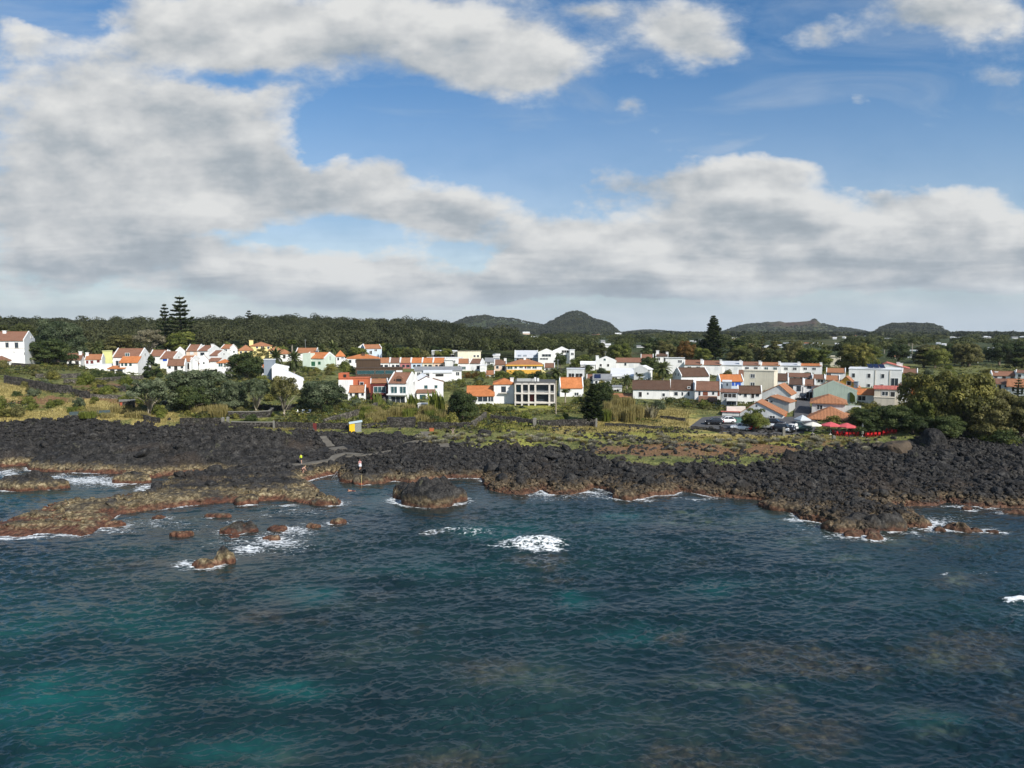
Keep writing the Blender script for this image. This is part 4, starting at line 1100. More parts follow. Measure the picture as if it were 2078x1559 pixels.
BUILT = []
def building(name, label, xl, xr, yb, ye, yr, Y, th=0, side=0, dep=9., roof='x', rc='orange', wc='white', par=True, win=(), auto=None, chim=(), cat='house', group=None, swin=(), over=.3, extra=None, gable=None, simple=False, sidewc=None):
    """xl..xr front in photograph columns; yb/ye/yr rows of base, eave, ridge; Y forward distance; th turns the front (degrees, >0 shows the right end).
    side: columns the visible end wall takes. win: (x0,x1,y0,y1,style) in photograph pixels on the front; swin the same on the gable (fractions)"""
    a = math.atan2((xl + xr) / 2 - CX, F); m = Y / F; ca = math.cos(a)
    tr = math.radians(th)
    w = (xr - xl) * m * ca / math.cos(tr) - .03
    if side: dep = side * m * ca / max(math.sin(abs(tr)), .2)
    cx = (xl + xr) / 2
    p0 = pt(cx, yb, Y)
    z0 = p0[2]; ze = zat(ye, Y) - z0
    ridge_Y = Y + (dep / 2 if roof in ('x', 'hip') else 0)
    zr = (zat(yr, ridge_Y) if yr is not None else zat(ye, Y) + .3) - z0
    if roof == 'shedb': zr = zat(yr, Y + dep) - z0
    zr = max(zr, ze + .25)
    e = empty(name, (p0[0], Y, z0), -(a + tr), label, cat, group)
    wallm = WM[wc]; hw = w / 2; fd = 2.5      # foundation goes into the sloping ground
    W = MB()
    if roof in ('flat', 'shedb', 'none') or roof == 'shed':
        if roof in ('flat', 'none'): W.box(-hw, hw, 0, dep, -fd, zr)
        else: W.prism([(0, -fd), (dep, -fd), (dep, zr if roof == 'shedb' else ze), (0, ze if roof == 'shedb' else zr)], 'x', -hw, hw)
    elif roof == 'x': W.prism([(0, -fd), (dep, -fd), (dep, ze), (dep / 2, zr - .12), (0, ze)], 'x', -hw, hw)
    elif roof == 'y': W.prism([(-hw, -fd), (hw, -fd), (hw, ze), ((gable or 0) * hw, zr - .12), (-hw, ze)], 'y', 0, dep)
    elif roof == 'hip': W.box(-hw, hw, 0, dep, -fd, ze)
    W.build('wall', wallm, e)
    t = .16; R = MB(); o = over
    if roof == 'x':
        sl = (zr - ze) / (dep / 2); ox = -.0 if par else o
        x0, x1 = -hw - ox + (.22 if par else 0), hw + ox - (.22 if par else 0)
        for sgn in (0, 1):
            ya, yb_ = (-o, dep / 2) if sgn == 0 else (dep + o, dep / 2)
            R.slab([(x0, ya, ze - sl * o + .1), (x1, ya, ze - sl * o + .1), (x1, yb_, zr + .1), (x0, yb_, zr + .1)], t)
        if par:
            for xx in (-hw - .02, hw - .24):
                G = MB(); G.prism([(-.1, ze - .2), (dep / 2, zr - .18), (dep + .1, ze - .2), (dep + .1, ze + .28), (dep / 2, zr + .34), (-.1, ze + .28)], 'x', xx, xx + .26)
                G.build('parapet', WM['white'] if wc not in ('concrete', 'grey', 'beige') else wallm, e)
        R.box(x0, x1, dep / 2 - .14, dep / 2 + .14, zr + .06, zr + .2)
    elif roof == 'y':
        g = (gable or 0) * hw
        for xe in (-hw, hw):
            sl = (zr - ze) / abs(xe - g); ox = o if xe > 0 else -o
            y0 = -.25 if not par else .22
            R.slab([(xe + ox, y0, ze - sl * o + .1), (g, y0, zr + .1), (g, dep + .2, zr + .1), (xe + ox, dep + .2, ze - sl * o + .1)], t)
        if par:
            MB().prism([(-hw - .05, ze - .2), (g, zr - .18), (hw + .05, ze - .2), (hw + .05, ze + .28), (g, zr + .34), (-hw - .05, ze + .28)], 'y', -.02, .22).build('parapet', wallm, e)
    elif roof == 'hip':
        k = min(hw, dep / 2) * (.98 if w <= dep * 1.15 else .9); rx = max(hw - k, 0.02); ry = max(dep / 2 - k, .02); cy = dep / 2
        A = [(-hw - o, -o, ze), (hw + o, -o, ze), (hw + o, dep + o, ze), (-hw - o, dep + o, ze)]
        B = [(-rx, cy - ry, zr), (rx, cy - ry, zr), (rx, cy + ry, zr), (-rx, cy + ry, zr)]
        R.add(A + B + [(x, y, z - .18) for x, y, z in A], [(0, 1, 5, 4), (1, 2, 6, 5), (2, 3, 7, 6), (3, 0, 4, 7), (4, 5, 6, 7), (8, 9, 1, 0), (9, 10, 2, 1), (10, 11, 3, 2), (11, 8, 0, 3), (11, 10, 9, 8)])
    elif roof == 'flat':
        R.box(-hw - .12, hw + .12, -.12, dep + .12, zr + .003, zr + .22)
    elif roof == 'shed':
        R.slab([(-hw - o, -o, zr + .12), (hw + o, -o, zr + .12), (hw + o, dep + o, ze + .1), (-hw - o, dep + o, ze + .1)], t)
    elif roof == 'shedb':
        R.slab([(-hw - o, -o, ze + .1), (hw + o, -o, ze + .1), (hw + o, dep + o, zr + .12), (-hw - o, dep + o, zr + .12)], t)
    if roof != 'none':
        rf = R.build('roof', RM[rc] if rc in RM else WM[rc], e)
    else: rf = e
    # windows
    def window(x0, x1, za, zb, style, plane='f', nm=None):
        sw, sh = x1 - x0, zb - za
        glass = {'d': GLASS, 't': GLASS_T, 'k': DARK}.get(style[0], SHUT.get(style[0], GLASS))
        fm = FRAME_D if 'f' in style else FRAME_W
        nm = nm or ('door' if 'D' in style else 'window')
        fr = MB(); b = .01 if 'x' in style else .09
        def bx(mb, u0, u1, v0, v1, d0, d1):
            if plane == 'f': mb.box(u0, u1, -d1, -d0, v0, v1)
            elif plane == 'r': mb.box(hw + d0, hw + d1, u0, u1, v0, v1)
            else: mb.box(-hw - d1, -hw - d0, u0, u1, v0, v1)
        if simple or sw < .5 or style[0] in 'brgmw':
            bx(fr, x0, x1, za, zb, -.05, .05); fr.build(nm, glass, e); return
        for q in ((x0 - b, x0, za - b, zb + b), (x1, x1 + b, za - b, zb + b), (x0, x1, zb, zb + b), (x0, x1, za - b, za)): bx(fr, *q, -.02, .08)
        if sw > 1.0 and 'n' not in style and 'x' not in style:
            n = 1 if sw < 2.4 else int(sw / 1.3)
            for k in range(n): xm = x0 + sw * (k + 1) / (n + 1); bx(fr, xm - .04, xm + .04, za, zb, -.02, .06)
        f = fr.build(nm, fm, e)
        pn = MB(); bx(pn, x0, x1, za, zb, -.03, .02); pn.build('pane', glass, f)
    for q in win:
        x0, x1, y0, y1 = q[:4]; st = q[4] if len(q) > 4 else 'd'
        k = m * ca / math.cos(tr)
        window((x0 - cx) * k, (x1 - cx) * k, zat(y1, Y) - z0, zat(y0, Y) - z0, st)
    if auto:
        n, fl = auto[0], auto[1]; st = auto[2] if len(auto) > 2 else 'd'
        fh = ze / fl
        for j in range(fl):
            for i in range(n):
                xm = -hw + w * (i + .5) / n; ww = min(1.15, w / n * .42)
                if j == 0 and i == n // 2 and n > 1: window(xm - .5, xm + .5, .05, min(2.1, fh * .8), 'k' + 'D')
                else: window(xm - ww / 2, xm + ww / 2, j * fh + fh * .36, j * fh + fh * .78, st)
    for q in swin:   # fractions along the depth and height of the end wall
        window(q[0] * dep, q[1] * dep, q[2] * zr, q[3] * zr, q[4] if len(q) > 4 else 'd', 'r' if th >= 0 else 'l')
    for c in chim:   # (column, top row)
        k = m * ca / math.cos(tr); ux = max(-hw + .45, min(hw - .45, (c[0] - cx) * k)); zt = zat(c[1], Y + dep * .4) - z0
        cw = c[2] if len(c) > 2 else .42; cy = c[3] * dep if len(c) > 3 else dep * .42
        C = MB(); C.box(ux - cw, ux + cw, cy - cw, cy + cw, ze - .3, zt); C.box(ux - cw - .1, ux + cw + .1, cy - cw - .1, cy + cw + .1, zt + .002, zt + .14)
        C.build('chimney', WM[c[4]] if len(c) > 4 else WM['white'], rf)
    if extra: extra(e, dict(m=m, k=m * ca / math.cos(tr), cx=cx, z0=z0, Y=Y, hw=hw, dep=dep, ze=ze, zr=zr))
    BUILT.append((p0[0], Y, max(w, dep)))
    return e

def annex(x0, x1, yb, ye, yr, d, rc='orange', wc='white', roof='shed', win=(), nm='annex'):
    """lower front wing: a part of the house standing d metres out from the front"""
    def f(e, g):
        k = g['k']; cx = g['cx']; z0 = g['z0']; Yf = g['Y'] - d
        a, b = (x0 - cx) * k, (x1 - cx) * k
        zb, zt, zr = -2., zat(ye, Yf) - z0, zat(yr, g['Y']) - z0
        zr = max(zr, zt + .2)
        W = MB()
        if roof == 'shed': W.prism([(-d, zb), (-.02, zb), (-.02, zr), (-d, zt)], 'x', a, b)
        else: W.box(a, b, -d, -.02, zb, zt)
        wo = W.build(nm, WM[wc], e)
        if roof == 'shed': MB().slab([(a - .15, -d - .3, zt + .02), (b + .15, -d - .3, zt + .02), (b + .15, -.03, zr + .14), (a - .15, -.03, zr + .14)], .14).build('roof', RM[rc], wo)
        else: MB().box(a - .1, b + .1, -d - .1, -.03, zt + .003, zt + .15).build('roof', RM[rc] if rc in RM else WM[rc], wo)
        for q in win:
            u0, u1, v1, v0 = (q[0] - cx) * k, (q[1] - cx) * k, zat(q[2], Yf) - z0, zat(q[3], Yf) - z0
            MB().box(u0, u1, -d - .05, -d + .05, v0, v1).build('door' if 'D' in (q[4] if len(q) > 4 else '') else 'window', SHUT.get((q[4] if len(q) > 4 else 'd')[0], GLASS), wo)
    return f
def both(*fs):
    def f(e, g):
        for q in fs: q(e, g)
    return f

# ================================================================== THE VILLAGE
def B(name, label, xl, xr, yb, ye, yr, Y=None, **k):
    if Y is None: Y = ground_at((xl + xr) / 2, yb)[1]
    return building(name, label, xl, xr, yb, ye, yr, Y, **k)

def build_village():
    # ---------------------------------------------------------------- left edge
    B('manor_house', 'large white manor with red brown roof and dark arched window surrounds at left edge', -70, 52, 738, 691, 674, th=14, side=27, rc='red', chim=[(2, 672)], over=.35,
      win=[(14, 19, 696, 705, 'df'), (33, 39, 696, 708, 'df'), (-6, -1, 696, 705, 'df'), (29, 31, 714, 716, 'k'), (51, 52, 716, 721, 'k')], swin=[(.62, .74, .80, .88, 'd')], cat='manor',
      extra=lambda e, g: MB().box(-g['hw'], g['hw'], -.08, 0.02, zat(708.2, g['Y']) - g['z0'], zat(706.8, g['Y']) - g['z0']).build('string_course', CONC, e))
    B('garden_shed', 'small white shed with brown hipped roof below the big manor', -14, 22, 745, 732, 722, roof='hip', dep=6, rc='brown', par=False, cat='shed')
    B('house', 'low white house with maroon shutters beside the big dark tree', 136, 164, 744, 730, 718, rc='brown', chim=[(162, 714)], par=False, th=12, side=10, auto=(2, 1))
    B('house', 'white house with three maroon doors left of the yellow green block', 172, 208, 745, 729, 720, rc='tan', th=10, side=8, win=[(175, 180, 732, 738, 'm'), (184, 190, 732, 738, 'm'), (197, 203, 731, 736, 'm')], chim=[(174, 716)])
    B('tower_house', 'plain windowless yellow green block between white houses', 209, 229, 744, 715, 714, roof='flat', wc='lemon', rc='lemon', dep=7, cat='building')
    B('house', 'brown roofed house just behind the yellow green block', 222, 248, 736, 722, 715, rc='brown', Y=262, auto=(2, 1))
    B('house', 'white house with orange porch and blue framed windows beside yellow green block', 230, 286, 758, 724, 708, rc='red', th=20, side=22, swin=[(.4, .55, .72, .8, 'd')],
      win=[(236, 248, 732, 742, 'd'), (256, 264, 717, 723, 't')], extra=both(annex(252, 288, 752, 736, 724, 3.2, 'orange', win=[(255, 259, 737, 743, 't'), (262, 267, 737, 743, 't'), (271, 276, 737, 743, 't')]), annex(231, 264, 760, 748, 743, 4.6, 'orange', win=[(236, 245, 750, 757, 'd'), (250, 261, 750, 757, 'd')])))
    B('white_wall_house', 'low white flat house in front of the yellow green block', 174, 232, 763, 743, 742, Y=221, roof='flat', rc='white', dep=7, cat='house')
    B('house', 'white house with red brown roof behind the triangular conifer', 304, 336, 736, 722, 711, rc='red', th=22, side=13, auto=(2, 1), Y=265)
    B('house', 'white house with blue awning and tiled roof right of the triangular conifer', 325, 354, 747, 727, 714, rc='red', th=24, side=22, win=[(331, 341, 728, 733, 'b'), (345, 350, 728, 733, 'd')], swin=[(.4, .5, .6, .7)], Y=245)
    B('house', 'peach fronted house with white sloping parapets above the left houses', 378, 402, 727, 712, 700, rc='red', wc='peach', th=22, side=17, win=[(386, 393, 714, 720, 'w')], Y=275)
    B('house', 'white two storey house with round chimney and dark shuttered windows', 401, 424, 740, 712, 702, rc='red', th=24, side=28, win=[(408, 415, 716, 721, 'df'), (407, 415, 730, 735, 'df')], chim=[(427, 699)], Y=252, swin=[(.45, .55, .55, .63)])
    B('house', 'white gabled house with one small gable window in front of two storey house', 425, 444, 738, 721, 712, rc='red', th=26, side=24, swin=[(.42, .52, .68, .8)], Y=244, extra=annex(430, 450, 742, 733, 727, 2.5, 'red'))
    B('terraced_house', 'long low brown roofed house in front of the left white gables', 338, 376, 752, 741, 730, rc='brown', Y=228, th=10, side=6, auto=(3, 1))
    B('house', 'white gabled house with tan roof above the big dark coastal tree', 362, 388, 750, 733, 723, rc='tan', th=24, side=22, Y=234, auto=(2, 1), swin=[(.4, .5, .55, .7)])
    B('house', 'small white house with new orange porch roof and wide windows', 441, 467, 750, 736, 729, roof='hip', dep=5, rc='orange', par=False, Y=232, win=[(444, 452, 737, 744, 't'), (455, 463, 737, 744, 't')], th=10)
    B('house', 'white house with orange roof at the back left of yellow mansion', 448, 468, 716, 707, 700, rc='tan', th=20, side=14, Y=300, auto=(1, 1))
    B('mansion', 'pale yellow mansion with brown hipped roof and square chimney', 508, 552, 720, 702, 694, roof='hip', dep=12, rc='tan', wc='yellow', par=False, Y=300, win=[(520, 524, 703, 707, 'd'), (530, 536, 702, 709, 'k'), (543, 547, 704, 708, 'd')], chim=[(509, 691, .8, .2, 'yellow')], cat='mansion')
    B('mansion_wing', 'low brown hipped wing left of the yellow mansion', 484, 514, 721, 711, 700, roof='hip', dep=10, rc='tan', wc='yellow', par=False, Y=294, auto=(3, 1), cat='house')
    B('mansion_wing', 'low tan hipped wing right of the yellow mansion', 546, 574, 722, 711, 703, roof='hip', dep=10, rc='tan', wc='yellow', par=False, Y=296, auto=(3, 1), cat='house')
    B('house', 'white building with tall pale blue square tower beside the palms', 536, 556, 768, 732, 731, roof='flat', wc='slate', rc='white', dep=4.5, Y=214, th=18, side=4)
    B('house', 'low white building with flat roof right of the pale blue tower', 552, 586, 768, 746, 740, roof='y', rc='white', wc='white', dep=7, Y=212, par=True, gable=-.6)
    B('shed', 'little orange roofed hut left of the pale blue tower', 531, 542, 756, 745, 740, rc='orange', dep=4, Y=226)
    B('long_house', 'long white barn with pale roof behind the two open branched trees', 562, 616, 800, 772, 752, roof='y', gable=-.6, rc='white', wc='white', dep=12, Y=196, win=[(570, 576, 780, 788, 'd'), (588, 598, 779, 790, 'd')], cat='barn')
    for x0, x1, yb, ye, yr, Y, lab in ((336, 354, 738, 722, 712, 258, 'narrow white gable end between the blue awning house and its left neighbour'), (404, 424, 748, 733, 722, 240, 'white gable end in front of the two storey chimney house'), (376, 402, 752, 738, 727, 236, 'white gabled cottage above the dark low coastal tree'),
                                   (290, 306, 745, 728, 715, 250, 'white gable half hidden by the triangular conifer'), (356, 376, 726, 714, 705, 285, 'white gable peeping over the blue awning house'), (468, 482, 720, 710, 702, 290, 'white gable left of the yellow mansion wings'), (452, 470, 756, 746, 738, 226, 'low white gable under the wide windowed porch house')):
        B('gabled_house', lab, x0, x1, yb, ye, yr, roof='y', rc='red', dep=9, Y=Y, th=8, side=3, win=[((x0 + x1) / 2 - 1.5, (x0 + x1) / 2 + 1.5, ye + 2, ye + 6, 'd')])
    # ---------------------------------------------------------------- mint house group
    B('villa', 'mint green three storey house with bright orange roof and white gable', 617, 659, 757, 727, 716, rc='orange', wc='mint', th=26, side=24, Y=252, cat='villa',
      win=[(620, 626, 719, 735, 'kf'), (620, 626, 738, 752, 'gf'), (632, 640, 734, 743, 'g'), (646, 651, 734, 740, 'g'), (632, 643, 749, 756, 'g'), (646, 651, 749, 755, 'g')], swin=[(.45, .52, .62, .82, 'k')],
      extra=lambda e, g: (MB().box((616 - g['cx']) * g['k'], (632 - g['cx']) * g['k'], -.5, 3.0, -2, zat(717, g['Y']) - g['z0']).build('stair_tower', WM['mint'], e), MB().box((631 - g['cx']) * g['k'], (643 - g['cx']) * g['k'], -1.3, 0, zat(744.5, g['Y']) - g['z0'], zat(743.3, g['Y']) - g['z0']).build('balcony', WM['mint'], e)))
    B('house', 'white house with orange roof hidden behind the mint house', 600, 642, 725, 716, 707, rc='tan', par=True, Y=292, th=12, side=8, auto=(3, 1))
    B('house', 'tan roofed house between the date palms left of the mint house', 562, 592, 728, 718, 709, rc='tan', Y=286, roof='hip', par=False, auto=(3, 1))
    B('house', 'white house with orange hipped roof just right of the mint gable', 682, 700, 736, 723, 711, roof='hip', rc='orange', par=False, dep=8, Y=268, auto=(2, 1))
    B('house', 'wide white house with low orange hipped roof behind the timber house', 704, 770, 742, 727, 719, roof='hip', rc='orange', par=False, dep=10, Y=262, auto=(5, 1), chim=[(738, 717, .5, .3, 'timber')])
    B('garage', 'small white flat annexe left of the wide hipped roof house', 690, 704, 742, 731, 730, roof='flat', rc='white', dep=5, Y=258, cat='garage', win=[(693, 700, 734, 738, 'k')])
    B('timber_house', 'dark brown timber clad box house with ribbon glazing', 723, 771, 762, 733, 731, roof='flat', wc='timber', rc='timber', dep=8, Y=236, th=8, side=3)
    B('pavilion', 'low glass walled house under flat brown roof in front of timber box', 722, 818, 766, 751, 748, roof='flat', wc='timber', rc='timber', dep=6, Y=226, win=[(725, 760, 752, 759, 'tx'), (762, 780, 752, 759, 'tx'), (782, 802, 752, 759, 'tx'), (804, 817, 752, 759, 'w')])
    B('house', 'white upper house with orange roof and tall window below the forest', 740, 775, 723, 707, 700, rc='tan', th=-14, side=8, wc='paleblue', Y=300, win=[(750, 755, 712, 719, 'k'), (760, 765, 709, 713, 'd')])
    B('house', 'small white gabled house under the forest with red roof edge', 727, 748, 722, 706, 699, roof='y', rc='tan', dep=10, Y=306, auto=(1, 1))
    tw = [(768, 791, 'tan', 'white', 'faded orange roof and white front, leftmost of its terrace'), (791, 812, 'brown', 'white', 'brown roof and white front'), (812, 834, 'tan', 'pink', 'orange roof and red front'), (834, 857, 'orange', 'paleblue', 'orange roof and light blue front'), (857, 879, 'orange', 'cream', 'orange roof and cream front'), (879, 903, 'orange', 'peach', 'orange roof and peach front, rightmost of its terrace')]
    for i, (x0, x1, rc, wc, d) in enumerate(tw):
        B('terraced_house', 'terraced house with ' + d, x0, x1, 751, 736, 727, rc=rc, wc=wc, Y=264, dep=8, group='coloured terrace behind the timber house', win=[(x0 + 5, x0 + 9, 741, 745, 'df'), (x0 + 13, x0 + 19, 741, 745, 'df')], th=4, side=0)
    B('house', 'white end house with stepped gable wall right of the coloured terrace', 903, 918, 752, 737, 731, roof='shed', rc='white', dep=8, Y=262, th=12, side=4)
    # ---------------------------------------------------------------- centre front row
    B('house', 'orange red modern house with square roof tower', 688, 748, 800, 770, 768, roof='flat', wc='orangered', rc='orangered', dep=9, Y=192, th=10, side=6, win=[(731, 738, 776, 783, 'd'), (727, 729, 772, 783, 'm')],
      extra=lambda e, g: (MB().box((687 - g['cx']) * g['k'], (704 - g['cx']) * g['k'], .3, 4, g['zr'] + .01, zat(757.5, g['Y']) - g['z0']).build('roof_tower', WM['orangered'], e), MB().box((697 - g['cx']) * g['k'], (703 - g['cx']) * g['k'], .22, .4, zat(768, g['Y']) - g['z0'], zat(760, g['Y']) - g['z0']).build('window', DARK, e),
                          MB().box((688 - g['cx']) * g['k'], (717 - g['cx']) * g['k'], -.6, .0, -2, zat(771, g['Y']) - g['z0']).build('white_front', WM['white'], e)))
    B('house', 'low brown roofed house with white sloping parapets before the orange red house', 706, 742, 808, 795, 783, rc='tan', dep=8, Y=181, th=6, side=6, auto=(3, 1))
    B('house', 'dark maroon fronted house with recessed balcony left of the white villa', 752, 788, 822, 777, 770, rc='tan', wc='maroon', dep=9, Y=181, par=True, win=[(759, 783, 785, 797, 't'), (759, 783, 806, 818, 'k')],
      extra=lambda e, g: MB().box(-g['hw'] + .6, g['hw'] - .6, -1.0, 0, zat(800.5, g['Y']) - g['z0'], zat(798, g['Y']) - g['z0']).build('balcony', WM['maroon'], e))
    B('villa', 'white two storey villa with arched dormer on its brown red roof', 788, 827, 826, 777, 757, rc='red', dep=9, th=16, side=24, Y=178, cat='villa', win=[(794, 806, 785, 798, 't'), (812, 824, 785, 798, 't'), (794, 822, 805, 819, 'd')], swin=[(.55, .68, .62, .72, 'd')],
      extra=lambda e, g: (MB().prism([((x - g['cx']) * g['k'], zat(y, g['Y']) - g['z0']) for x, y in ((801, 776), (801, 768), (804, 764.5), (809, 763), (814, 764.5), (817, 768), (817, 776))], 'y', .5, 3.5).build('dormer', RM['red'], e), MB().box((804 - g['cx']) * g['k'], (814 - g['cx']) * g['k'], .42, .6, zat(776, g['Y']) - g['z0'], zat(769, g['Y']) - g['z0']).build('window', DARK, e),
                          MB().box(-g['hw'] - .1, g['hw'], -1.2, 0, zat(801.5, g['Y']) - g['z0'], zat(799.3, g['Y']) - g['z0']).build('balcony', WM['white'], e), MB().box(-g['hw'], g['hw'] * .1, -1.1, -.9, -2.5, .0).build('plinth', WM['darkstone'], e)))
    B('house', 'house with pale grey metal roof behind the arched dormer villa', 838, 866, 790, 771, 758, roof='hip', rc='lightgrey', wc='cream', par=False, dep=8, Y=200, win=[(845, 853, 773, 779, 'd')], th=8)
    B('house', 'white house with tall chimney and brown shed roofs right of the arched dormer villa', 846, 900, 812, 778, 768, roof='y', gable=-.3, rc='brown', wc='white', dep=9, Y=188, th=0, win=[(861, 868, 782, 789, 't'), (882, 888, 782, 788, 't')], chim=[(875, 757)],
      extra=annex(846, 882, 820, 797, 791, 3.0, 'brown', win=[(852, 864, 801, 810, 't')]))
    B('garden_house', 'small plain white garden building above the reeds', 848, 866, 838, 823, 822, roof='flat', rc='white', dep=4, Y=167, cat='shed', th=10, side=3)
    B('long_house', 'long low white building with flat grey roof band', 842, 937, 768, 752, 745, roof='x', rc='grey', wc='white', par=False, dep=9, Y=226, cat='house', auto=(6, 1), extra=annex(860, 917, 768, 756, 752, 3.5, 'white', win=[(865, 878, 759, 764, 'k'), (884, 900, 759, 764, 'k')]))
    B('modern_house', 'cream modern building with sloped parapet below the forest', 929, 976, 733, 718, 713, roof='shed', rc='cream', wc='cream', dep=10, Y=300, th=-16, side=8, win=[(961, 965, 721, 725, 'd'), (968, 972, 721, 725, 'd')], auto=None)
    B('modern_house', 'white flat canopy house left of the cream modern building', 876, 928, 735, 718, 713, roof='flat', rc='white', wc='grey', dep=10, Y=305, win=[(880, 900, 720, 728, 'k'), (905, 922, 720, 728, 'k')])
    B('house', 'white flat roofed strip building behind the coloured terrace', 866, 940, 738, 730, 727, roof='flat', rc='white', dep=7, Y=288, auto=(6, 1))
    B('terraced_house', 'left half of the white double house with brown orange roof', 929, 953, 752, 737, 729, rc='tan', dep=9, Y=258, win=[(938, 945, 744, 750, 't'), (931, 934, 742, 746, 'd')], group='white double house')
    B('terraced_house', 'right half of the white double house with brown roof and gable', 953, 976, 752, 737, 729, rc='brown', dep=9, Y=258, th=10, side=10, win=[(956, 962, 744, 750, 'w'), (968, 972, 743, 749, 'df')], group='white double house')
    B('garage', 'low white garage right of the white double house', 974, 988, 752, 744, 743, roof='flat', rc='white', dep=6, Y=254, cat='garage', win=[(976, 985, 746, 750, 'w')])
    B('shed', 'grey roofed sheds behind the peach house', 985, 1012, 742, 734, 727, rc='grey', wc='greywhite', dep=8, Y=276, par=False, auto=(2, 1))
    B('shed', 'small shed with white sheet roof among trees', 1001, 1014, 727, 722, 719, rc='white', dep=6, Y=320, par=False)
    B('house', 'peach walled house with brown roof left of the yellow trimmed house', 1003, 1028, 753, 740, 731, rc='brown', wc='peach', dep=9, Y=252, auto=(2, 1), chim=[(1027, 728)])
    B('villa', 'white house with bright yellow eaves band, teal windows and yellow steps', 1028, 1100, 756, 740, 728, roof='hip', rc='tan', wc='white', par=False, dep=11, Y=246, cat='villa', chim=[(1065, 725)], win=[(1030, 1040, 742, 749, 't'), (1044, 1049, 742, 748, 't'), (1054, 1061, 742, 747, 't'), (1065, 1068, 742, 748, 'm'), (1070, 1077, 742, 748, 't'), (1081, 1089, 742, 748, 't')],
      extra=lambda e, g: (MB().box(-g['hw'] - .35, g['hw'] + .35, -.42, g['dep'] + .3, g['ze'] - .52, g['ze'] - .06).build('eaves_band', WM['ochre'], e), MB().box(-g['hw'] - .03, g['hw'] + .03, -.06, .0, -1., zat(750.5, g['Y']) - g['z0']).build('plinth', WM['ochre'], e),
                          MB().prism([((x - g['cx']) * g['k'], zat(y, g['Y']) - g['z0']) for x, y in ((1098, 750), (1101, 750), (1116, 763), (1116, 768), (1098, 768))], 'y', -3.2, -.1).build('steps', WM['yellow'], e)))
    B('modern_house', 'white house with large pale grey roof and three dormers', 1044, 1092, 736, 726, 712, rc='lightgrey', wc='slate', par=True, dep=12, Y=296, win=[(1048, 1080, 727, 732, 'k')],
      extra=lambda e, g: [MB().box((x - g['cx']) * g['k'], (x + 6 - g['cx']) * g['k'], .6, 3, zat(725, g['Y']) - g['z0'], zat(720.5, g['Y']) - g['z0']).build('dormer', WM['slate'], e) for x in (1052, 1063, 1084)])
    B('modern_house', 'white modern gabled house with terraces, left of the small tree', 1092, 1126, 734, 716, 709, roof='y', rc='white', wc='white', dep=10, Y=292, win=[(1100, 1118, 719, 724, 'd'), (1096, 1112, 727, 730, 'd')])
    B('modern_house', 'white modern gabled house with dark balcony, right of the small tree', 1122, 1158, 732, 713, 705, roof='y', rc='white', wc='white', dep=10, Y=298, win=[(1140, 1154, 711, 716, 'k'), (1138, 1150, 720, 728, 'd'), (1157, 1158, 715, 722, 'd')])
    B('modern_house', 'narrow white block at right end of the modern houses', 1156, 1166, 730, 713, 711, roof='flat', rc='white', dep=7, Y=296, win=[(1159, 1164, 716, 721, 'd')])
    # centre cluster by the concrete villa
    B('house', 'long low house with plain orange roof, wide glazing and white awning', 949, 1002, 826, 803, 784, rc='orange', dep=10, par=False, Y=176, win=[(970, 989, 805, 815, 'd'), (991, 1001, 805, 815, 'd')])
    B('tower_house', 'white two storey house with orange hipped roof and dark arched balcony door', 1002, 1043, 826, 779, 768, roof='hip', rc='orange', par=False, dep=8.5, Y=178, win=[(1018, 1026, 785, 796, 'df')], chim=[(1040, 768)], cat='house',
      extra=lambda e, g: MB().box((1013 - g['cx']) * g['k'], (1031 - g['cx']) * g['k'], -.9, 0, zat(798, g['Y']) - g['z0'], zat(796.3, g['Y']) - g['z0']).build('balcony', CONC, e))
    def frame(e, g):
        k, cx, z0, Y = g['k'], g['cx'], g['z0'], g['Y']
        f = MB()
        for x0, x1 in ((1044.5, 1047), (1057.5, 1061), (1071.5, 1074.5), (1084.5, 1088), (1113, 1116.5), (1124, 1126.5)): f.box((x0 - cx) * k, (x1 - cx) * k, -1.4, 0, -1, zat(778.5, Y) - z0)
        for y0, y1 in ((778.5, 780), (796.2, 799.2), (814.8, 818)): f.box(-g['hw'], g['hw'], -1.45, -.003, zat(y1, Y) - z0, zat(y0, Y) - z0)
        f.build('concrete_frame', CONC, e)
        rl = MB()
        for x0, x1 in ((1061, 1084), (1088, 1124)):
            for y in (793.2, 794.6): rl.box((x0 - cx) * k, (x1 - cx) * k, -1.3, -1.24, zat(y, Y) - z0, zat(y, Y) - z0 + .05)
        rl.build('railing', FRAME_W, e)
        MB().box(-g['hw'] * .9, g['hw'] * .0, 2, 3, g['zr'] + .2, g['zr'] + .9).build('roof_planter', WM['grey'], e)
        q = MB()
        for i, x in enumerate((1077, 1084, 1090)): q.box((x - cx) * k, (x + 4 - cx) * k, 2, 3, g['zr'] + .22, g['zr'] + (.9, 1.2, 1.0)[i])
        q.build('roof_unit', FRAME_W, e)
    B('modern_villa', 'two storey modern villa with exposed concrete frame and full height glazing', 1044, 1127, 822, 780, 777, roof='flat', rc='asphaltroof', wc='concrete', dep=10, Y=176, cat='villa', extra=frame,
      win=[(1047.3, 1057.3, 780.3, 796, 'tx'), (1061.3, 1071.3, 780.3, 796, 'dx'), (1074.8, 1084.3, 780.3, 796, 'dx'), (1088.3, 1112.8, 780.3, 796, 'dx'), (1116.8, 1123.8, 780.3, 796, 'dx'), (1047.3, 1057.3, 799.5, 814.6, 'dx'), (1061.3, 1071.3, 799.5, 814.6, 'dx'), (1074.8, 1084.3, 799.5, 814.6, 'mx'), (1088.3, 1112.8, 799.5, 814.6, 'dx')])
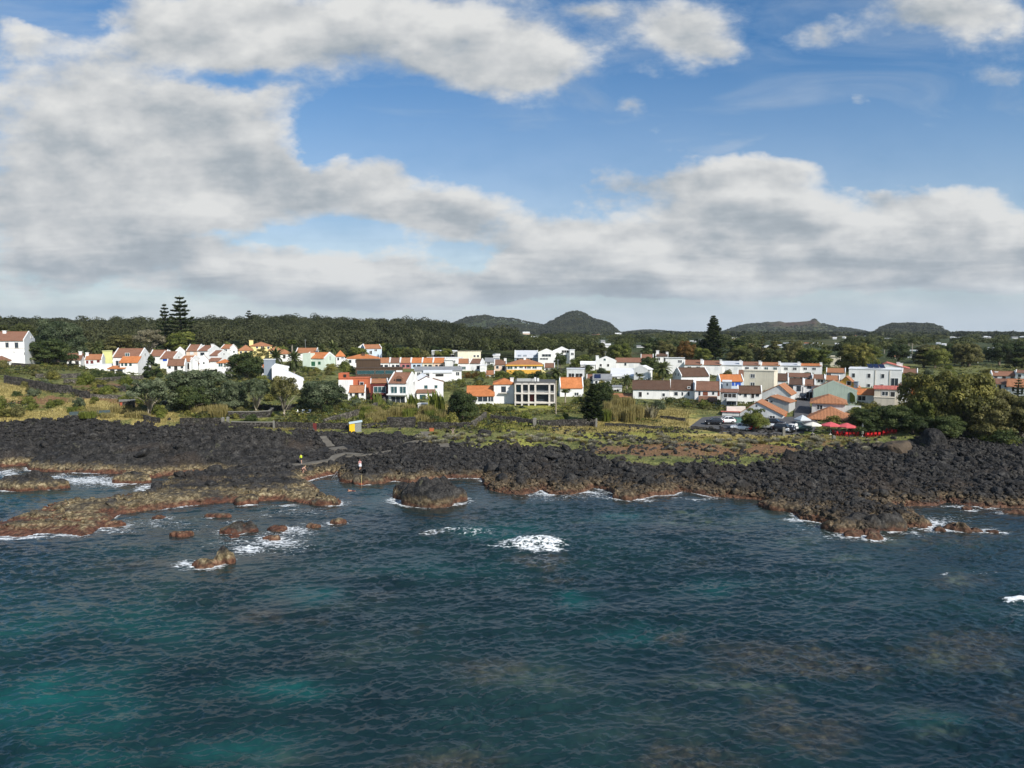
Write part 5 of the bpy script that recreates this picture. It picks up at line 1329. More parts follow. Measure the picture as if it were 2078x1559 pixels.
    B('house', 'white house with bright orange roof between white gables, behind the fan palm', 1136, 1184, 806, 785, 767, rc='orange', dep=9, Y=190, th=-8, side=5, win=[(1151, 1157, 788, 793, 'd'), (1166, 1174, 797, 803, 'd')])
    B('house', 'low white house with dark solar panels on its roof', 1204, 1240, 785, 770, 760, rc='grey', wc='white', dep=8, Y=212, par=False, auto=(3, 1),
      extra=lambda e, g: MB().slab([((1206 - g['cx']) * g['k'], .4, g['ze'] + .35), ((1219 - g['cx']) * g['k'], .4, g['ze'] + .35), ((1219 - g['cx']) * g['k'], 3.4, g['zr'] + .1), ((1206 - g['cx']) * g['k'], 3.4, g['zr'] + .1)], .06).build('solar_panel', plain('solar cells', (.012, .016, .05), .2), e))
    B('carport', 'low white carport under trees behind the fan palm', 1150, 1186, 770, 756, 750, roof='flat', rc='lightgrey', wc='greywhite', dep=6, Y=222, cat='carport', win=[(1154, 1165, 758, 766, 'k'), (1168, 1182, 758, 766, 'k')])
    B('house', 'little white gabled house with two tall chimneys and teal attic window', 1209, 1250, 748, 733, 725, roof='y', rc='white', wc='white', dep=10, Y=262, win=[(1217, 1221, 739, 744, 'k'), (1232, 1236, 739, 744, 'k'), (1225, 1229, 728, 732, 't')], chim=[(1211, 722, .5, .1), (1212, 726, .5, .7)],
      extra=annex(1178, 1208, 746, 740, 734, .6, 'white'))
    B('house', 'white garage house with long red tiled roof', 1250, 1300, 748, 735, 727, rc='red', dep=9, Y=262, win=[(1267, 1271, 737, 742, 'd'), (1277, 1286, 738, 745, 'w')], par=False)
    B('house', 'angular white house with sloping parapets and steep gable beside date palm', 1286, 1314, 778, 750, 743, roof='y', rc='white', wc='white', dep=12, Y=226, th=16, side=10, win=[(1290, 1293, 756, 760, 'k')])
    B('house', 'white house wing with long sloping roofs left of the angular gable', 1240, 1286, 774, 764, 748, roof='shedb', rc='white', wc='white', dep=12, Y=232, win=[(1243, 1252, 766, 772, 'k'), (1262, 1272, 763, 769, 'd')])
    B('house', 'house with brown roof and two white chimneys among treetops', 1330, 1356, 736, 723, 718, rc='dark', wc='white', dep=8, Y=296, chim=[(1334, 712, .6), (1354, 715, .5)], auto=(2, 1))
    B('house', 'white flat house with twin dark windows behind the date palm', 1350, 1388, 757, 728, 727, roof='shed', rc='white', wc='white', dep=10, Y=250, win=[(1376, 1379, 731, 736, 'd'), (1380, 1383, 731, 736, 'd')])
    B('outbuilding', 'low white outbuilding with tan roof left of the old brown row', 1240, 1282, 818, 806, 800, rc='tan', dep=6, Y=188, par=False, auto=(3, 1), cat='outbuilding')
    B('outbuilding', 'grey flat outbuilding behind the layered conifer', 1242, 1262, 800, 788, 787, roof='flat', rc='grey', wc='greywhite', dep=6, Y=200, cat='outbuilding', win=[(1246, 1256, 791, 798, 'k')])
    B('house', 'small red roofed house peeping over the bright orange roof', 1190, 1206, 778, 768, 761, rc='red', dep=7, Y=216, auto=(1, 1))
    B('house', 'white cottage with tan roof between the trees right of the grey roofed sheds', 985, 1004, 770, 760, 753, rc='tan', dep=7, Y=238, auto=(2, 1))
    B('house', 'white cottage with brown roof above the autumn hedge', 1104, 1126, 756, 746, 738, rc='brown', dep=7, Y=262, auto=(2, 1))
    B('house', 'white house with red roof among trees left of the two chimneys house', 1300, 1326, 738, 728, 720, rc='red', dep=8, Y=284, auto=(2, 1))
    B('house', 'white house with tan roof between mint gable and wide hipped roof', 664, 688, 744, 733, 725, rc='tan', dep=7, Y=272, auto=(2, 1))
    # ---------------------------------------------------------------- right: back terrace row
    row = [(1388, 1426, 'red', 'red roof and teal shutters, leftmost of the long back terrace'), (1426, 1465, 'red', 'red roof and two white shutters'), (1465, 1505, 'lightgrey', 'flat pale grey roof, third of the long back terrace'), (1505, 1544, 'red', 'red roof and dark windows'), (1544, 1584, 'tan', 'faded orange roof and glazed porch'), (1584, 1623, 'lightgrey', 'grey sheet roof and three slit windows'), (1623, 1668, 'orange', 'bright orange roof, rightmost of the long back terrace')]
    for i, (x0, x1, rc, d) in enumerate(row):
        st = ('t', 'w', 'w', 'd', 't', 'd', 'd')[i]
        B('terraced_house', 'white terraced house with ' + d, x0, x1, 763, 740 + i * .4, 731.5 + i * 1.2, rc=rc, dep=9, Y=246, par=(rc != 'lightgrey'), group='long white back terrace', chim=[(x1 - 1, 729 + i * 1.1, .35, .1)], win=[(x0 + 7, x0 + 14, 744 + i * .4, 751, st), (x0 + 25, x0 + 32, 744 + i * .4, 751, st)])
    B('house', 'white house with long dark brown roof and grey shaded left gable', 1382, 1440, 779, 763, 747, rc='dark', dep=9, th=-22, side=19, Y=216, win=[(1388, 1398, 770, 774, 'w'), (1422, 1434, 770, 774, 'w')], swin=[(.3, .36, .5, .66, 'k'), (.6, .66, .5, .66, 'k')])
    B('house', 'brown roofed house tucked behind the blue house', 1496, 1544, 775, 763, 752, rc='brown', dep=8, Y=222, auto=(3, 1))
    B('house', 'light blue house with bright orange roof and vivid blue shutters', 1460, 1509, 793, 773, 761, rc='orange', wc='paleblue', dep=8, th=-12, side=8, Y=198, win=[(1485, 1490, 776, 783, 'b'), (1492, 1503, 776, 783, 'b'), (1473, 1477, 776, 783, 'd')])
    B('flat_block', 'plain cream flat roofed block with recessed dark windows', 1508, 1570, 792, 755, 754, roof='flat', rc='cream', wc='cream', dep=9, Y=200, th=12, side=8, win=[(1523, 1531, 760, 767, 'd'), (1523, 1531, 777, 784, 'd')], cat='apartment block')
    # brown roofed row in front
    B('terraced_house', 'white terraced house with mossy dark roof, leftmost of the old brown row', 1284, 1358, 814, 790, 773, rc='dark', dep=9, Y=186, par=False, win=[(1296, 1302, 796, 806, 'k'), (1344, 1349, 798, 804, 'd'), (1313, 1316, 797, 801, 'd')], group='old brown roofed row')
    B('terraced_house', 'white terraced house with dark brown roof and stepped porch, middle of the old brown row', 1358, 1409, 814, 791, 772, rc='dark', dep=9, Y=186, win=[(1368, 1375, 796, 803, 'd'), (1383, 1386, 796, 803, 'd'), (1395, 1400, 785, 788, 'd'), (1395, 1399, 795, 803, 'd')], group='old brown roofed row')
    B('terraced_house', 'white house with brown roof and brown wooden shutters at end of the old brown row', 1409, 1462, 820, 792, 775, rc='brown', dep=9, Y=182, win=[(1417, 1421, 795, 803, 'd'), (1426, 1436, 795, 803, 'r'), (1445, 1449, 795, 801, 'd'), (1456, 1460, 793, 803, 'r')], group='old brown roofed row', extra=annex(1419, 1454, 826, 815, 805, 3.4, 'brown', win=[(1440, 1446, 816, 822, 'm')]))
    B('house', 'narrow bluish white annexe below the light blue house', 1466, 1484, 800, 777, 776, roof='flat', rc='white', wc='slate', dep=5, Y=192, win=[(1474, 1477, 778, 783, 'd')])
    B('house', 'small house with dark balcony and white railing above the car park', 1463, 1496, 826, 796, 794, roof='shedb', rc='red', wc='grey', dep=6, Y=172, win=[(1468, 1493, 799, 807, 'k'), (1474, 1494, 815, 822, 'd')],
      extra=lambda e, g: MB().box((1474 - g['cx']) * g['k'], (1496 - g['cx']) * g['k'], -1.2, -.05, zat(813, g['Y']) - g['z0'], zat(808.5, g['Y']) - g['z0']).build('balcony', FRAME_W, e))
    B('house', 'white house with dark brown roof right of the small balcony house', 1496, 1546, 822, 796, 784, rc='dark', dep=8, Y=178, win=[(1500, 1503, 799, 803, 'd'), (1509, 1515, 799, 806, 'd'), (1524, 1530, 799, 808, 'k'), (1533, 1540, 799, 805, 'd')], th=-6, side=4)
    B('warehouse', 'big white and bare grey gable end of a building with tan roof', 1540, 1604, 822, 800, 781, roof='y', gable=.25, rc='tan', wc='greywhite', dep=14, th=10, side=14, Y=180, par=False, win=[(1570, 1577, 801, 803, 'k')], over=.2)
    B('house', 'grey workshop with long tan sloping roof above the car park', 1548, 1600, 848, 815, 805, roof='y', gable=-.45, rc='tan', wc='grey', dep=9, Y=167, th=16, side=14, win=[(1551, 1558, 812, 818, 'k'), (1563, 1567, 814, 817, 'd')], par=False)
    B('house', 'pale grey gabled building with orange roof slope and orange panelled corner', 1500, 1588, 856, 840, 816, roof='y', gable=-.2, rc='tan', wc='greywhite', dep=9, Y=158.5, th=8, side=14, par=False, win=[(1533, 1536, 823, 826, 'k'), (1562, 1572, 843, 855, 'k')],
      extra=lambda e, g: (MB().box(g['hw'] + .02, g['hw'] + .12, g['dep'] * .45, g['dep'] * .95, 0.2, g['ze'] * .98).build('orange_panel', WM['orangered'], e)))
    B('garage', 'low pink roofed lean to beside the green tarpaulin', 1465, 1500, 852, 840, 836, roof='shed', rc='pinkred', wc='greywhite', dep=5, Y=161, cat='garage')
    # white street houses, right
    B('terraced_house', 'brown roofed house above the street, left of its row', 1568, 1600, 782, 772, 759, rc='dark', dep=8, Y=206, win=[(1574, 1578, 774, 778, 'd')], group='brown roofs above the street')
    B('terraced_house', 'long brown roofed house second row above the street', 1592, 1648, 772, 765, 758, rc='brown', dep=8, Y=222, auto=(4, 1), group='brown roofs above the street')
    B('terraced_house', 'brown roofed house with dark openings left of the yellow gable', 1648, 1674, 780, 769, 761, rc='brown', dep=8, Y=216, win=[(1650, 1655, 771, 776, 'k'), (1659, 1670, 771, 776, 'k')], group='brown roofs above the street')
    B('terraced_house', 'tan roofed house just behind the yellow gable', 1674, 1704, 782, 771, 763, rc='tan', wc='cream', dep=8, Y=214, auto=(2, 1), group='brown roofs above the street')
    B('house', 'white street house with tall framed windows and dark roof', 1598, 1630, 812, 780, 769, rc='dark', dep=9, Y=188, win=[(1599, 1608, 783, 794, 'df'), (1617, 1624, 784, 793, 'df'), (1628, 1629, 785, 800, 'k')], chim=[])
    B('house', 'white street house with dark arched garage door', 1630, 1654, 811, 782, 771, rc='brown', dep=9, Y=187, win=[(1638, 1645, 781, 788, 'df'), (1636, 1648, 796, 810, 'kD')])
    B('house', 'narrow white house at the top of the street', 1652, 1662, 808, 788, 783, roof='shed', rc='brown', wc='greywhite', dep=6, Y=186, win=[(1656, 1659, 791, 797, 'd')])
    B('barn', 'pale green windowless gable wall with a bright ivy patch', 1649, 1738, 822, 793, 775, roof='y', gable=-.1, rc='tan', wc='green', dep=8, Y=178, par=True, cat='barn',
      extra=lambda e, g: MB().prism([((x - g['cx']) * g['k'], zat(y, g['Y']) - g['z0']) for x, y in ((1724, 814), (1724, 795), (1728, 796), (1734, 803), (1735, 814))], 'y', -.28, .0).build('ivy', LM['lime'], e))
    B('house', 'yellow gabled house with orange roof slope and dark square window', 1694, 1740, 800, 785, 764, roof='y', gable=-.05, rc='tan', wc='ochre', dep=9, Y=194, th=14, side=5, par=False, win=[(1718, 1726, 774, 782, 'kn')], chim=[(1742, 774, .5, .1, 'slate')])
    B('house', 'white house with tan roof left of the large white block', 1676, 1716, 765, 756, 748, rc='tan', dep=9, Y=232, win=[(1678, 1686, 758, 764, 'd')], par=True)
    B('apartment_block', 'large plain white block with small grey windows and solar panels on its roof', 1720, 1828, 800, 752, 751, roof='flat', rc='white', wc='white', dep=12, Y=212, cat='apartment block', win=[(1727, 1733, 759, 767, 'd'), (1759, 1765, 759, 767, 'd'), (1787, 1793, 759, 767, 'd'), (1759, 1765, 780, 786, 'd'), (1786, 1792, 780, 786, 'd'), (1807, 1821, 767, 785, 'd')],
      extra=lambda e, g: ([MB().slab([((x - g['cx']) * g['k'], 2, g['zr'] + .5), ((x + 11 - g['cx']) * g['k'], 2, g['zr'] + .5), ((x + 7 - g['cx']) * g['k'], 5, g['zr'] + 1.5), ((x - 4 - g['cx']) * g['k'], 5, g['zr'] + 1.5)], .08).build('solar_panel', SOLAR, e) for x in (1760, 1772, 1784)],
                          [MB().box((x - g['cx']) * g['k'], (x + 1.2 - g['cx']) * g['k'], -.12, -.003, 0, g['zr'] - .2).build('downpipe', WM['beige'], e) for x in (1774, 1803)]))
    B('house', 'bare beige house with pinkish red roof edge beside the dark bushes', 1773, 1822, 823, 790, 783, roof='shedb', rc='pinkred', wc='beige', dep=7, Y=174, win=[(1789, 1801, 795, 803, 'd'), (1806, 1815, 795, 808, 'k')],
      extra=annex(1773, 1815, 830, 808, 806, 2.5, 'beige', 'beige', roof='flat'))
    B('house', 'grey white annexe with two windows right of the beige house', 1822, 1848, 818, 788, 784, roof='flat', rc='brown', wc='greywhite', dep=7, Y=178, win=[(1819 + 6, 1826 + 6, 796, 803, 'd'), (1834, 1841, 796, 803, 'd')])
    B('garage', 'open white garage with orange roof left of the beige house', 1738, 1773, 815, 801, 790, rc='orange', dep=7, Y=180, par=False, win=[(1741, 1756, 804, 813, 'k'), (1760, 1770, 804, 811, 'w')], cat='garage')
    B('villa', 'grey white house with ribbed orange hipped roof behind the restaurant', 1646, 1714, 852, 818, 800, roof='hip', rc='tan', wc='greywhite', par=False, dep=10, Y=160, win=[(1657, 1668, 823, 832, 'd')], over=.5)
    B('restaurant', 'seafront restaurant with broad ribbed orange hipped roof above the parasols', 1640, 1728, 868, 851, 825, roof='hip', rc='tan', wc='greywhite', par=False, dep=10, Y=153.5, win=[(1645, 1722, 853, 866, 'k')], over=.5, cat='restaurant')
    B('house', 'white house with red roof and double chimney behind the large white block', 1776, 1845, 758, 748, 737, roof='y', gable=-.35, rc='pinkred', wc='white', dep=12, Y=248, chim=[(1822, 735, .5, .1), (1828, 737, .5, .15)], par=False)
    B('house', 'ochre house half hidden by tree right of the large white block', 1830, 1862, 772, 757, 749, rc='brown', wc='ochre', dep=8, Y=224, auto=(2, 1))
    B('house', 'orange roofed white cottage seen through the large trees', 1848, 1876, 812, 802, 790, rc='orange', dep=6, Y=181, par=False, auto=(2, 1))
    B('chapel', 'cream chapel like building between the two big round trees', 1684, 1706, 744, 732, 724, roof='shed', rc='cream', wc='cream', dep=10, Y=290, win=[(1694, 1698, 735, 741, 'k')], chim=[(1689, 722, .7, .2, 'cream')], cat='building')
    # far right
    B('house', 'white house with red roof and chimney at far right behind big trees', 2012, 2062, 771, 762, 754, rc='red', dep=9, Y=226, th=-12, side=6, chim=[(2023, 755)], auto=(3, 1))
    B('house', 'white gabled house with brown roof at right edge', 2060, 2110, 771, 757, 752, rc='brown', dep=9, Y=222, auto=(3, 1))
    B('house', 'long brown roofed house in front of far right houses', 2006, 2048, 790, 779, 769, rc='brown', wc='greywhite', dep=8, Y=196, par=False, auto=(3, 1))
    B('house', 'orange roofed house with white posts at right edge', 2044, 2110, 800, 785, 770, rc='tan', wc='greywhite', dep=8, Y=190, par=False, win=[(2052, 2058, 786, 796, 'k'), (2062, 2068, 786, 800, 'k'), (2072, 2076, 786, 800, 'k')])
SOLAR = plain('solar cells', (.012, .016, .045), .2)
build_village()

# far houses scattered over the plain: small, so wall and roof only
def far_houses():
    rng = random.Random(3)
    for q in FAR_PX:
        px, py, w, h = q[:4]; wc = q[4] if len(q) > 4 else 'white'
        Y = far_spot(px, py); g = float(base_height(np.array([(px - CX) / F * Y]), np.array([Y]))[0]); py = float(proj((px - CX) / F * Y, Y, g)[1]) - .4
        e = building('far_house', 'tiny %s house with %s roof in the distance' % (wc if wc != 'paleblue' else 'pale blue', 'low'), px - w / 2, px + w / 2, py, py - h * .62, py - h, Y, th=rng.uniform(-15, 15), dep=max(6, w * Y / F * .6), rc=rng.choice(['white', 'white', 'lightgrey', 'tan', 'greywhite', 'grey']), wc=wc, par=False, group='small houses scattered over the far plain', simple=True)
far_houses()

# ================================================================== ROCKS
def ico(sub):
    bm = bmesh.new(); bmesh.ops.create_icosphere(bm, subdivisions=sub, radius=1.)
    V = np.array([v.co[:] for v in bm.verts]); Fc = np.array([[v.index for v in f.verts] for f in bm.faces]); bm.free(); return V, Fc

def rock_shape(rng, sub=2, rough=.35):
    V, Fc = ico(sub); V = V.copy()
    for k in range(9):       # chop with planes: angular broken lava
        n = rng.normal(0, 1, 3); n /= np.linalg.norm(n); d = rng.uniform(.55, .85)
        over = V @ n - d; V -= np.outer(np.maximum(over, 0), n) * .9
    V *= 1 + rough * (rng.random((len(V), 1)) - .5) * .5
    V *= rng.uniform(.75, 1.25, 3) * np.array([1.1, 1.0, .8])
    return V, Fc

def rubble(name, label, N, sz, dens, seed):
    rng = np.random.default_rng(seed)
    shp = [rock_shape(rng, 1, .5) for _ in range(14)]
    px = rng.uniform(-260, 2340, N * 4); Y = np.sqrt(rng.uniform(84 ** 2, 152 ** 2, N * 4))
    x = (px - CX) / F * Y
    h, veg, s = land(x, Y)
    pxx, py = proj(x, Y, h)
    keep = (s > .25) & (rng.random(len(x)) < dens(pxx, py, veg, x, Y, s)) & (path_dist(x, Y) > .25)
    x, Y, h, s = (a[keep][:N] for a in (x, Y, h, s))
    n = len(x); VV = []; FF = []; b = 0
    sc = sz[0] * (sz[1] / sz[0]) ** (rng.random(n) ** 1.8); ang = rng.uniform(0, 6.28, n); tl = rng.normal(0, .5, n); v = rng.integers(0, len(shp), n)
    for k, (V, Fc) in enumerate(shp):
        i = np.where(v == k)[0]
        c, sn = np.cos(ang[i]), np.sin(ang[i])
        X = V[None, :, 0] * c[:, None] - V[None, :, 1] * sn[:, None]; Yv = V[None, :, 0] * sn[:, None] + V[None, :, 1] * c[:, None]
        Z = np.repeat(V[None, :, 2], len(i), 0); t = tl[i][:, None]
        Y2 = Yv * np.cos(t) - Z * np.sin(t); Z2 = Yv * np.sin(t) + Z * np.cos(t)
        P = np.stack([X * sc[i][:, None] + x[i][:, None], Y2 * sc[i][:, None] + Y[i][:, None], Z2 * sc[i][:, None] + (h[i] + sc[i] * .25)[:, None]], -1)
        VV.append(P.reshape(-1, 3)); FF.append((Fc[None] + (np.arange(len(i)) * len(V))[:, None, None]).reshape(-1, 3) + b); b += len(i) * len(V)
    me = np_mesh(name, np.concatenate(VV), np.concatenate(FF), M_ROCK, smooth=False)
    return tag(mobj(name, me), label, 'rocks', kind='stuff')

M_ROCK = M_LAND
M_BROWN = plain('brown weathered lava', (.075, .055, .036), .9, .7, .9, bump=1., bscale=2.5)
def _dens(px, py, veg, x, Y, s):
    smooth_flow = np.where(px < 640, np.clip((900 - py) / 16, 0.10, 1) * np.clip(.35 + 1.3 * fbm(x * .1, Y * .14, 3, 70), 0, 1), 1)      # solid lava on the left, loose blocks above it and to the right
    smooth_flow = np.where((px > 640) & (px < 1500), np.clip(.25 + 1.2 * (fbm(x * .08, Y * .12, 3, 71)), 0, 1), smooth_flow)
    band = ((px > 950) & (px < 1780) & (py > 868)) | ((px > 820) & (py > 885)) | (px > 1780)
    return np.where(veg < .5, smooth_flow, np.where(band, .05 + .30 * sstep(.5, .65, fbm(x * .15, Y * .2, 3, 72)), .015))
def build_rocks():
    rubble('lava_rubble', 'black lava rubble covering the shore between sea and village', 19000, (.18, .60), _dens, 61)
    rubble('lava_gravel', 'small broken lava stones between the blocks', 20000, (.11, .24), lambda *a: _dens(*a) * (a[2] < .5), 62)
    rng = np.random.default_rng(63)
    meshes = []
    for k in range(8):
        V, Fc = rock_shape(rng, 3, .16); V = V * (1 + .16 * (fbm(V[:, 0] * 2 + k, V[:, 1] * 2 + V[:, 2], 3, k)[:, None] - .5))
        meshes.append(np_mesh('boulder', V, Fc, M_ROCK))
    n = 0
    while n < 250:
        px = rng.uniform(-30, 2110); py = rng.uniform(872, 1030)
        p = ground_at(px, py); h, veg, s = land(np.array([p[0]]), np.array([p[1]]))
        if s[0] < 1.2 or veg[0] > .6 or path_dist(np.array([p[0]]), np.array([p[1]]))[0] < 1.6: continue
        if px < 640 and py > 900 and rng.random() < .7: continue
        r = rng.uniform(.6, .95) if n > 60 else rng.uniform(.9, 1.35)
        o = mobj('lava_boulder', meshes[n % 8], loc=(p[0], p[1], h[0] + r * .12), rot=(rng.normal(0, .35), rng.normal(0, .35), rng.uniform(0, 6.28)), scale=(r, r, r * .85))
        tag(o, 'black lava boulder lying among the rubble of the shore', 'boulder', 'lava boulders on the shore'); n += 1
    # named big rocks
    for px, py, w, hgt_px, lab in [(1825, 918, 72, 44, 'huge brown grey lava boulder between the red terrace furniture and the shrubs'), (1900, 905, 54, 38, 'jagged dark rock pile left of the shrubs below the big trees'), (1952, 890, 44, 28, 'grey lava crag just under the large trees'),
                                   (1493, 878, 40, 12, 'low dark rock heap on the grass before the car park wall'), (985, 880, 30, 12, 'grey rock heap beside the sloping stone wall end'), (1870, 885, 26, 28, 'upright pointed lava rock beside the huge brown boulder')]:
        p = ground_at(px, py); m = p[1] / F
        V, Fc = rock_shape(rng, 4, .05); V = V * (1 + .35 * (fbm(V[:, 0] * 2.2, V[:, 1] * 2.2 + V[:, 2] * 1.7, 4, int(px))[:, None] - .5))
        o = mobj('large_boulder', np_mesh('large_boulder', V, Fc, M_BROWN if 'brown' in lab else M_ROCK), loc=(p[0], p[1] + w * m * .3, p[2] + .1), rot=(0, 0, rng.uniform(0, 6)), scale=(w * m * .5, w * m * .45, hgt_px * m * 1.05))
        tag(o, lab, 'boulder')
    # rocks standing in the sea
    L = [(60, 993, 150, 996, 962, 'long red and tan rock ledge in the foam at left edge'), (272, 980, 64, 982, 958, 'red weed covered rock at the mouth of the left inlet'),
         (230, 1066, 52, 1070, 1057, 'flat red reef rock just off the long reef'), (323, 1050, 28, 1053, 1045, 'small red rock awash off the reef middle'), (370, 1085, 40, 1091, 1076, 'pair like low red rock left of the foam streak'),
         (446, 1046, 46, 1051, 1040, 'low flat red rock north of the foam streak'), (487, 1074, 70, 1084, 1059, 'broad lumpy red rock in the foam streak'), (563, 1073, 40, 1079, 1066, 'rounded red rock at the middle of the foam streak'), (635, 1068, 26, 1072, 1061, 'small red rock near right end of foam streak'), (687, 1060, 30, 1064, 1053, 'red rock at the right tip of the foam streak'),
         (553, 1091, 36, 1096, 1085, 'submerged looking dark red rock below the foam streak'), (475, 1088, 22, 1092, 1083, 'tiny red rock under the broad lumpy one'), (456, 1138, 38, 1147, 1108, 'tall pointed red brown sea stack'), (418, 1146, 56, 1153, 1130, 'low red rock shoulder beside the pointed sea stack'),
         (872, 1003, 160, 1027, 974, 'large tan and red rock islet off the bathing place'), (655, 1018, 70, 1025, 1008, 'red rock shelf at the tip of the tan rocks'), (500, 1017, 44, 1025, 1006, 'dark red rock under the tan ledge'),
         (1600, 1022, 120, 1040, 1012, 'rounded brown rock at the head of the right hand reef'), (1705, 1070, 60, 1082, 1052, 'brown red block in the middle of right hand reef'), (1770, 1072, 120, 1080, 1040, 'rugged brown outer block of the right hand reef'), (1776, 1090, 34, 1096, 1080, 'pointed outermost rock of the right hand reef'), (1727, 1085, 30, 1090, 1078, 'small rock left of the outermost reef point'),
         (1868, 1062, 40, 1071, 1046, 'steep dark rock at right end of the right hand reef'), (1906, 1074, 26, 1079, 1067, 'small dark rock between reef and peaked skerry'), (1941, 1069, 44, 1079, 1057, 'dark peaked skerry off the right hand reef'), (1980, 1075, 28, 1080, 1071, 'low dark skerry right of the peaked one'), (2015, 1079, 22, 1082, 1073, 'outermost tiny dark skerry in the foam line'),
         (1962, 1031, 20, 1036, 1023, 'little dark rock close under the right boulder shore'), (2060, 1040, 40, 1044, 1034, 'low dark rock off the right boulder shore'), (2000, 1029, 16, 1032, 1026, 'smallest dark rock at the right boulder shore'), (1270, 1005, 60, 1014, 990, 'orange red rock jutting from the middle of shoreline'), (740, 977, 90, 983, 960, 'brown rock ledge where the person in white stands')]
    isl = []
    for px, pyc, w, pyb, pyt, lab in L:
        front = sea(px, pyb); m = front[1] / F; rx = w * m / 2; ry = max(rx * .55, (pyb - pyc) * m * 2.2)
        ry = min(ry, rx * .95)
        cy = front[1] + ry * .9
        top = max(zat(pyt, cy + ry * .2), .25)
        V, Fc = ico(5 if w > 60 else 4)
        r = np.random.default_rng(int(px * 7 + pyb))
        a = np.arctan2(V[:, 1], V[:, 0]); q = np.hypot(V[:, 0], V[:, 1])
        lob = 1 + .18 * np.sin(2 * a + r.uniform(0, 6)) + .12 * np.sin(3 * a + r.uniform(0, 6)) + .10 * np.sin(5 * a + r.uniform(0, 6))
        X = V[:, 0] * lob * rx; Yy = V[:, 1] * lob * ry
        f1, f2, cid = worley(X * .55 + px, Yy * .55, 3); g1, g2, cid2 = worley(X * 1.5 + px, Yy * 1.5 + 7, 4)
        prof = np.sign(V[:, 2]) * np.abs(V[:, 2]) ** (1.3 if 'pointed' in lab or 'peak' in lab or 'steep' in lab else .62)
        hh = np.where(V[:, 2] > -.05, top * prof * (.55 + .55 * cid + .45 * np.minimum(f2 - f1, .6)) + (.22 * (cid2 - .5) + .25 * np.minimum(g2 - g1, .4)) * min(1, top * .8) * q ** .3, -1.6 * np.abs(V[:, 2]) ** .6)
        me = np_mesh('sea_rock', np.stack([X, Yy, hh], 1), Fc, M_ROCK)
        tag(mobj('sea_rock', me, loc=(front[0] * cy / front[1], cy, -.05)), lab, 'rock')
        isl.append((front[0] * cy / front[1], cy, rx * 1.02, ry * 1.02, 0))
    return isl
ISLETS = build_rocks()
water_mesh(ISLETS)

# ================================================================== DRY STONE WALLS, PATHS, CAR PARK
STONE = stone_mat('dark basalt wall', (.028, .026, .023), (.11, .10, .09), (.014, .013, .012))
STONE_P = stone_mat('lighter field stone wall', (.07, .064, .055), (.24, .215, .18), (.035, .032, .027))
COPING = plain('weathered cement coping', (.20, .19, .165), .9, .3)
def stone_wall(label, pts, h, t=.55, mat=None, coping=False, name='stone_wall', Y=None):
    rng = random.Random(len(label)); P = [ground_at(px, py) if Y is None else pt(px, py, Y) for px, py in pts]
    Q = []
    for a, b in zip(P[:-1], P[1:]):
        n = max(2, int(np.hypot(*(b - a)[:2]) / .8))
        for k in range(n): Q.append(a + (b - a) * k / n)
    Q.append(P[-1]); V = []; Fs = []; n = len(Q)
    for i, q in enumerate(Q):
        d = (Q[min(i + 1, n - 1)] - Q[max(i - 1, 0)])[:2]; d = d / (np.linalg.norm(d) + 1e-9); nx, ny = -d[1] * t / 2, d[0] * t / 2
        zt = q[2] + h + (0 if coping else rng.uniform(-.10, .10)); w = 1 + rng.uniform(-.06, .06)
        V += [(q[0] - nx * 1.15, q[1] - ny * 1.15, q[2] - 1.2), (q[0] + nx * 1.15, q[1] + ny * 1.15, q[2] - 1.2), (q[0] + nx * .85 * w, q[1] + ny * .85 * w, zt), (q[0] - nx * .85 * w, q[1] - ny * .85 * w, zt)]
    for i in range(n - 1):
        b = 4 * i
        for k in range(4): Fs.append((b + k, b + (k + 1) % 4, b + 4 + (k + 1) % 4, b + 4 + k))
    Fs += [(0, 1, 2, 3), (4 * n - 4, 4 * n - 1, 4 * n - 2, 4 * n - 3)]
    mb = MB().add(V, Fs)
    o = mb.build(name, mat or STONE); tag(o, label, 'wall')
    if coping:
        mc = MB(); VV = []; FF = []
        for i in range(n):
            a, b2, c, d2 = V[4 * i:4 * i + 4]
            cx, cy = (c[0] + d2[0]) / 2, (c[1] + d2[1]) / 2
            f = 1.25
            VV += [(cx + (d2[0] - cx) * f, cy + (d2[1] - cy) * f, c[2] + .004), (cx + (c[0] - cx) * f, cy + (c[1] - cy) * f, c[2] + .004), (cx + (c[0] - cx) * f, cy + (c[1] - cy) * f, c[2] + .13), (cx + (d2[0] - cx) * f, cy + (d2[1] - cy) * f, c[2] + .13)]
        mc.add(VV, Fs).build('coping', COPING, o)
    return o
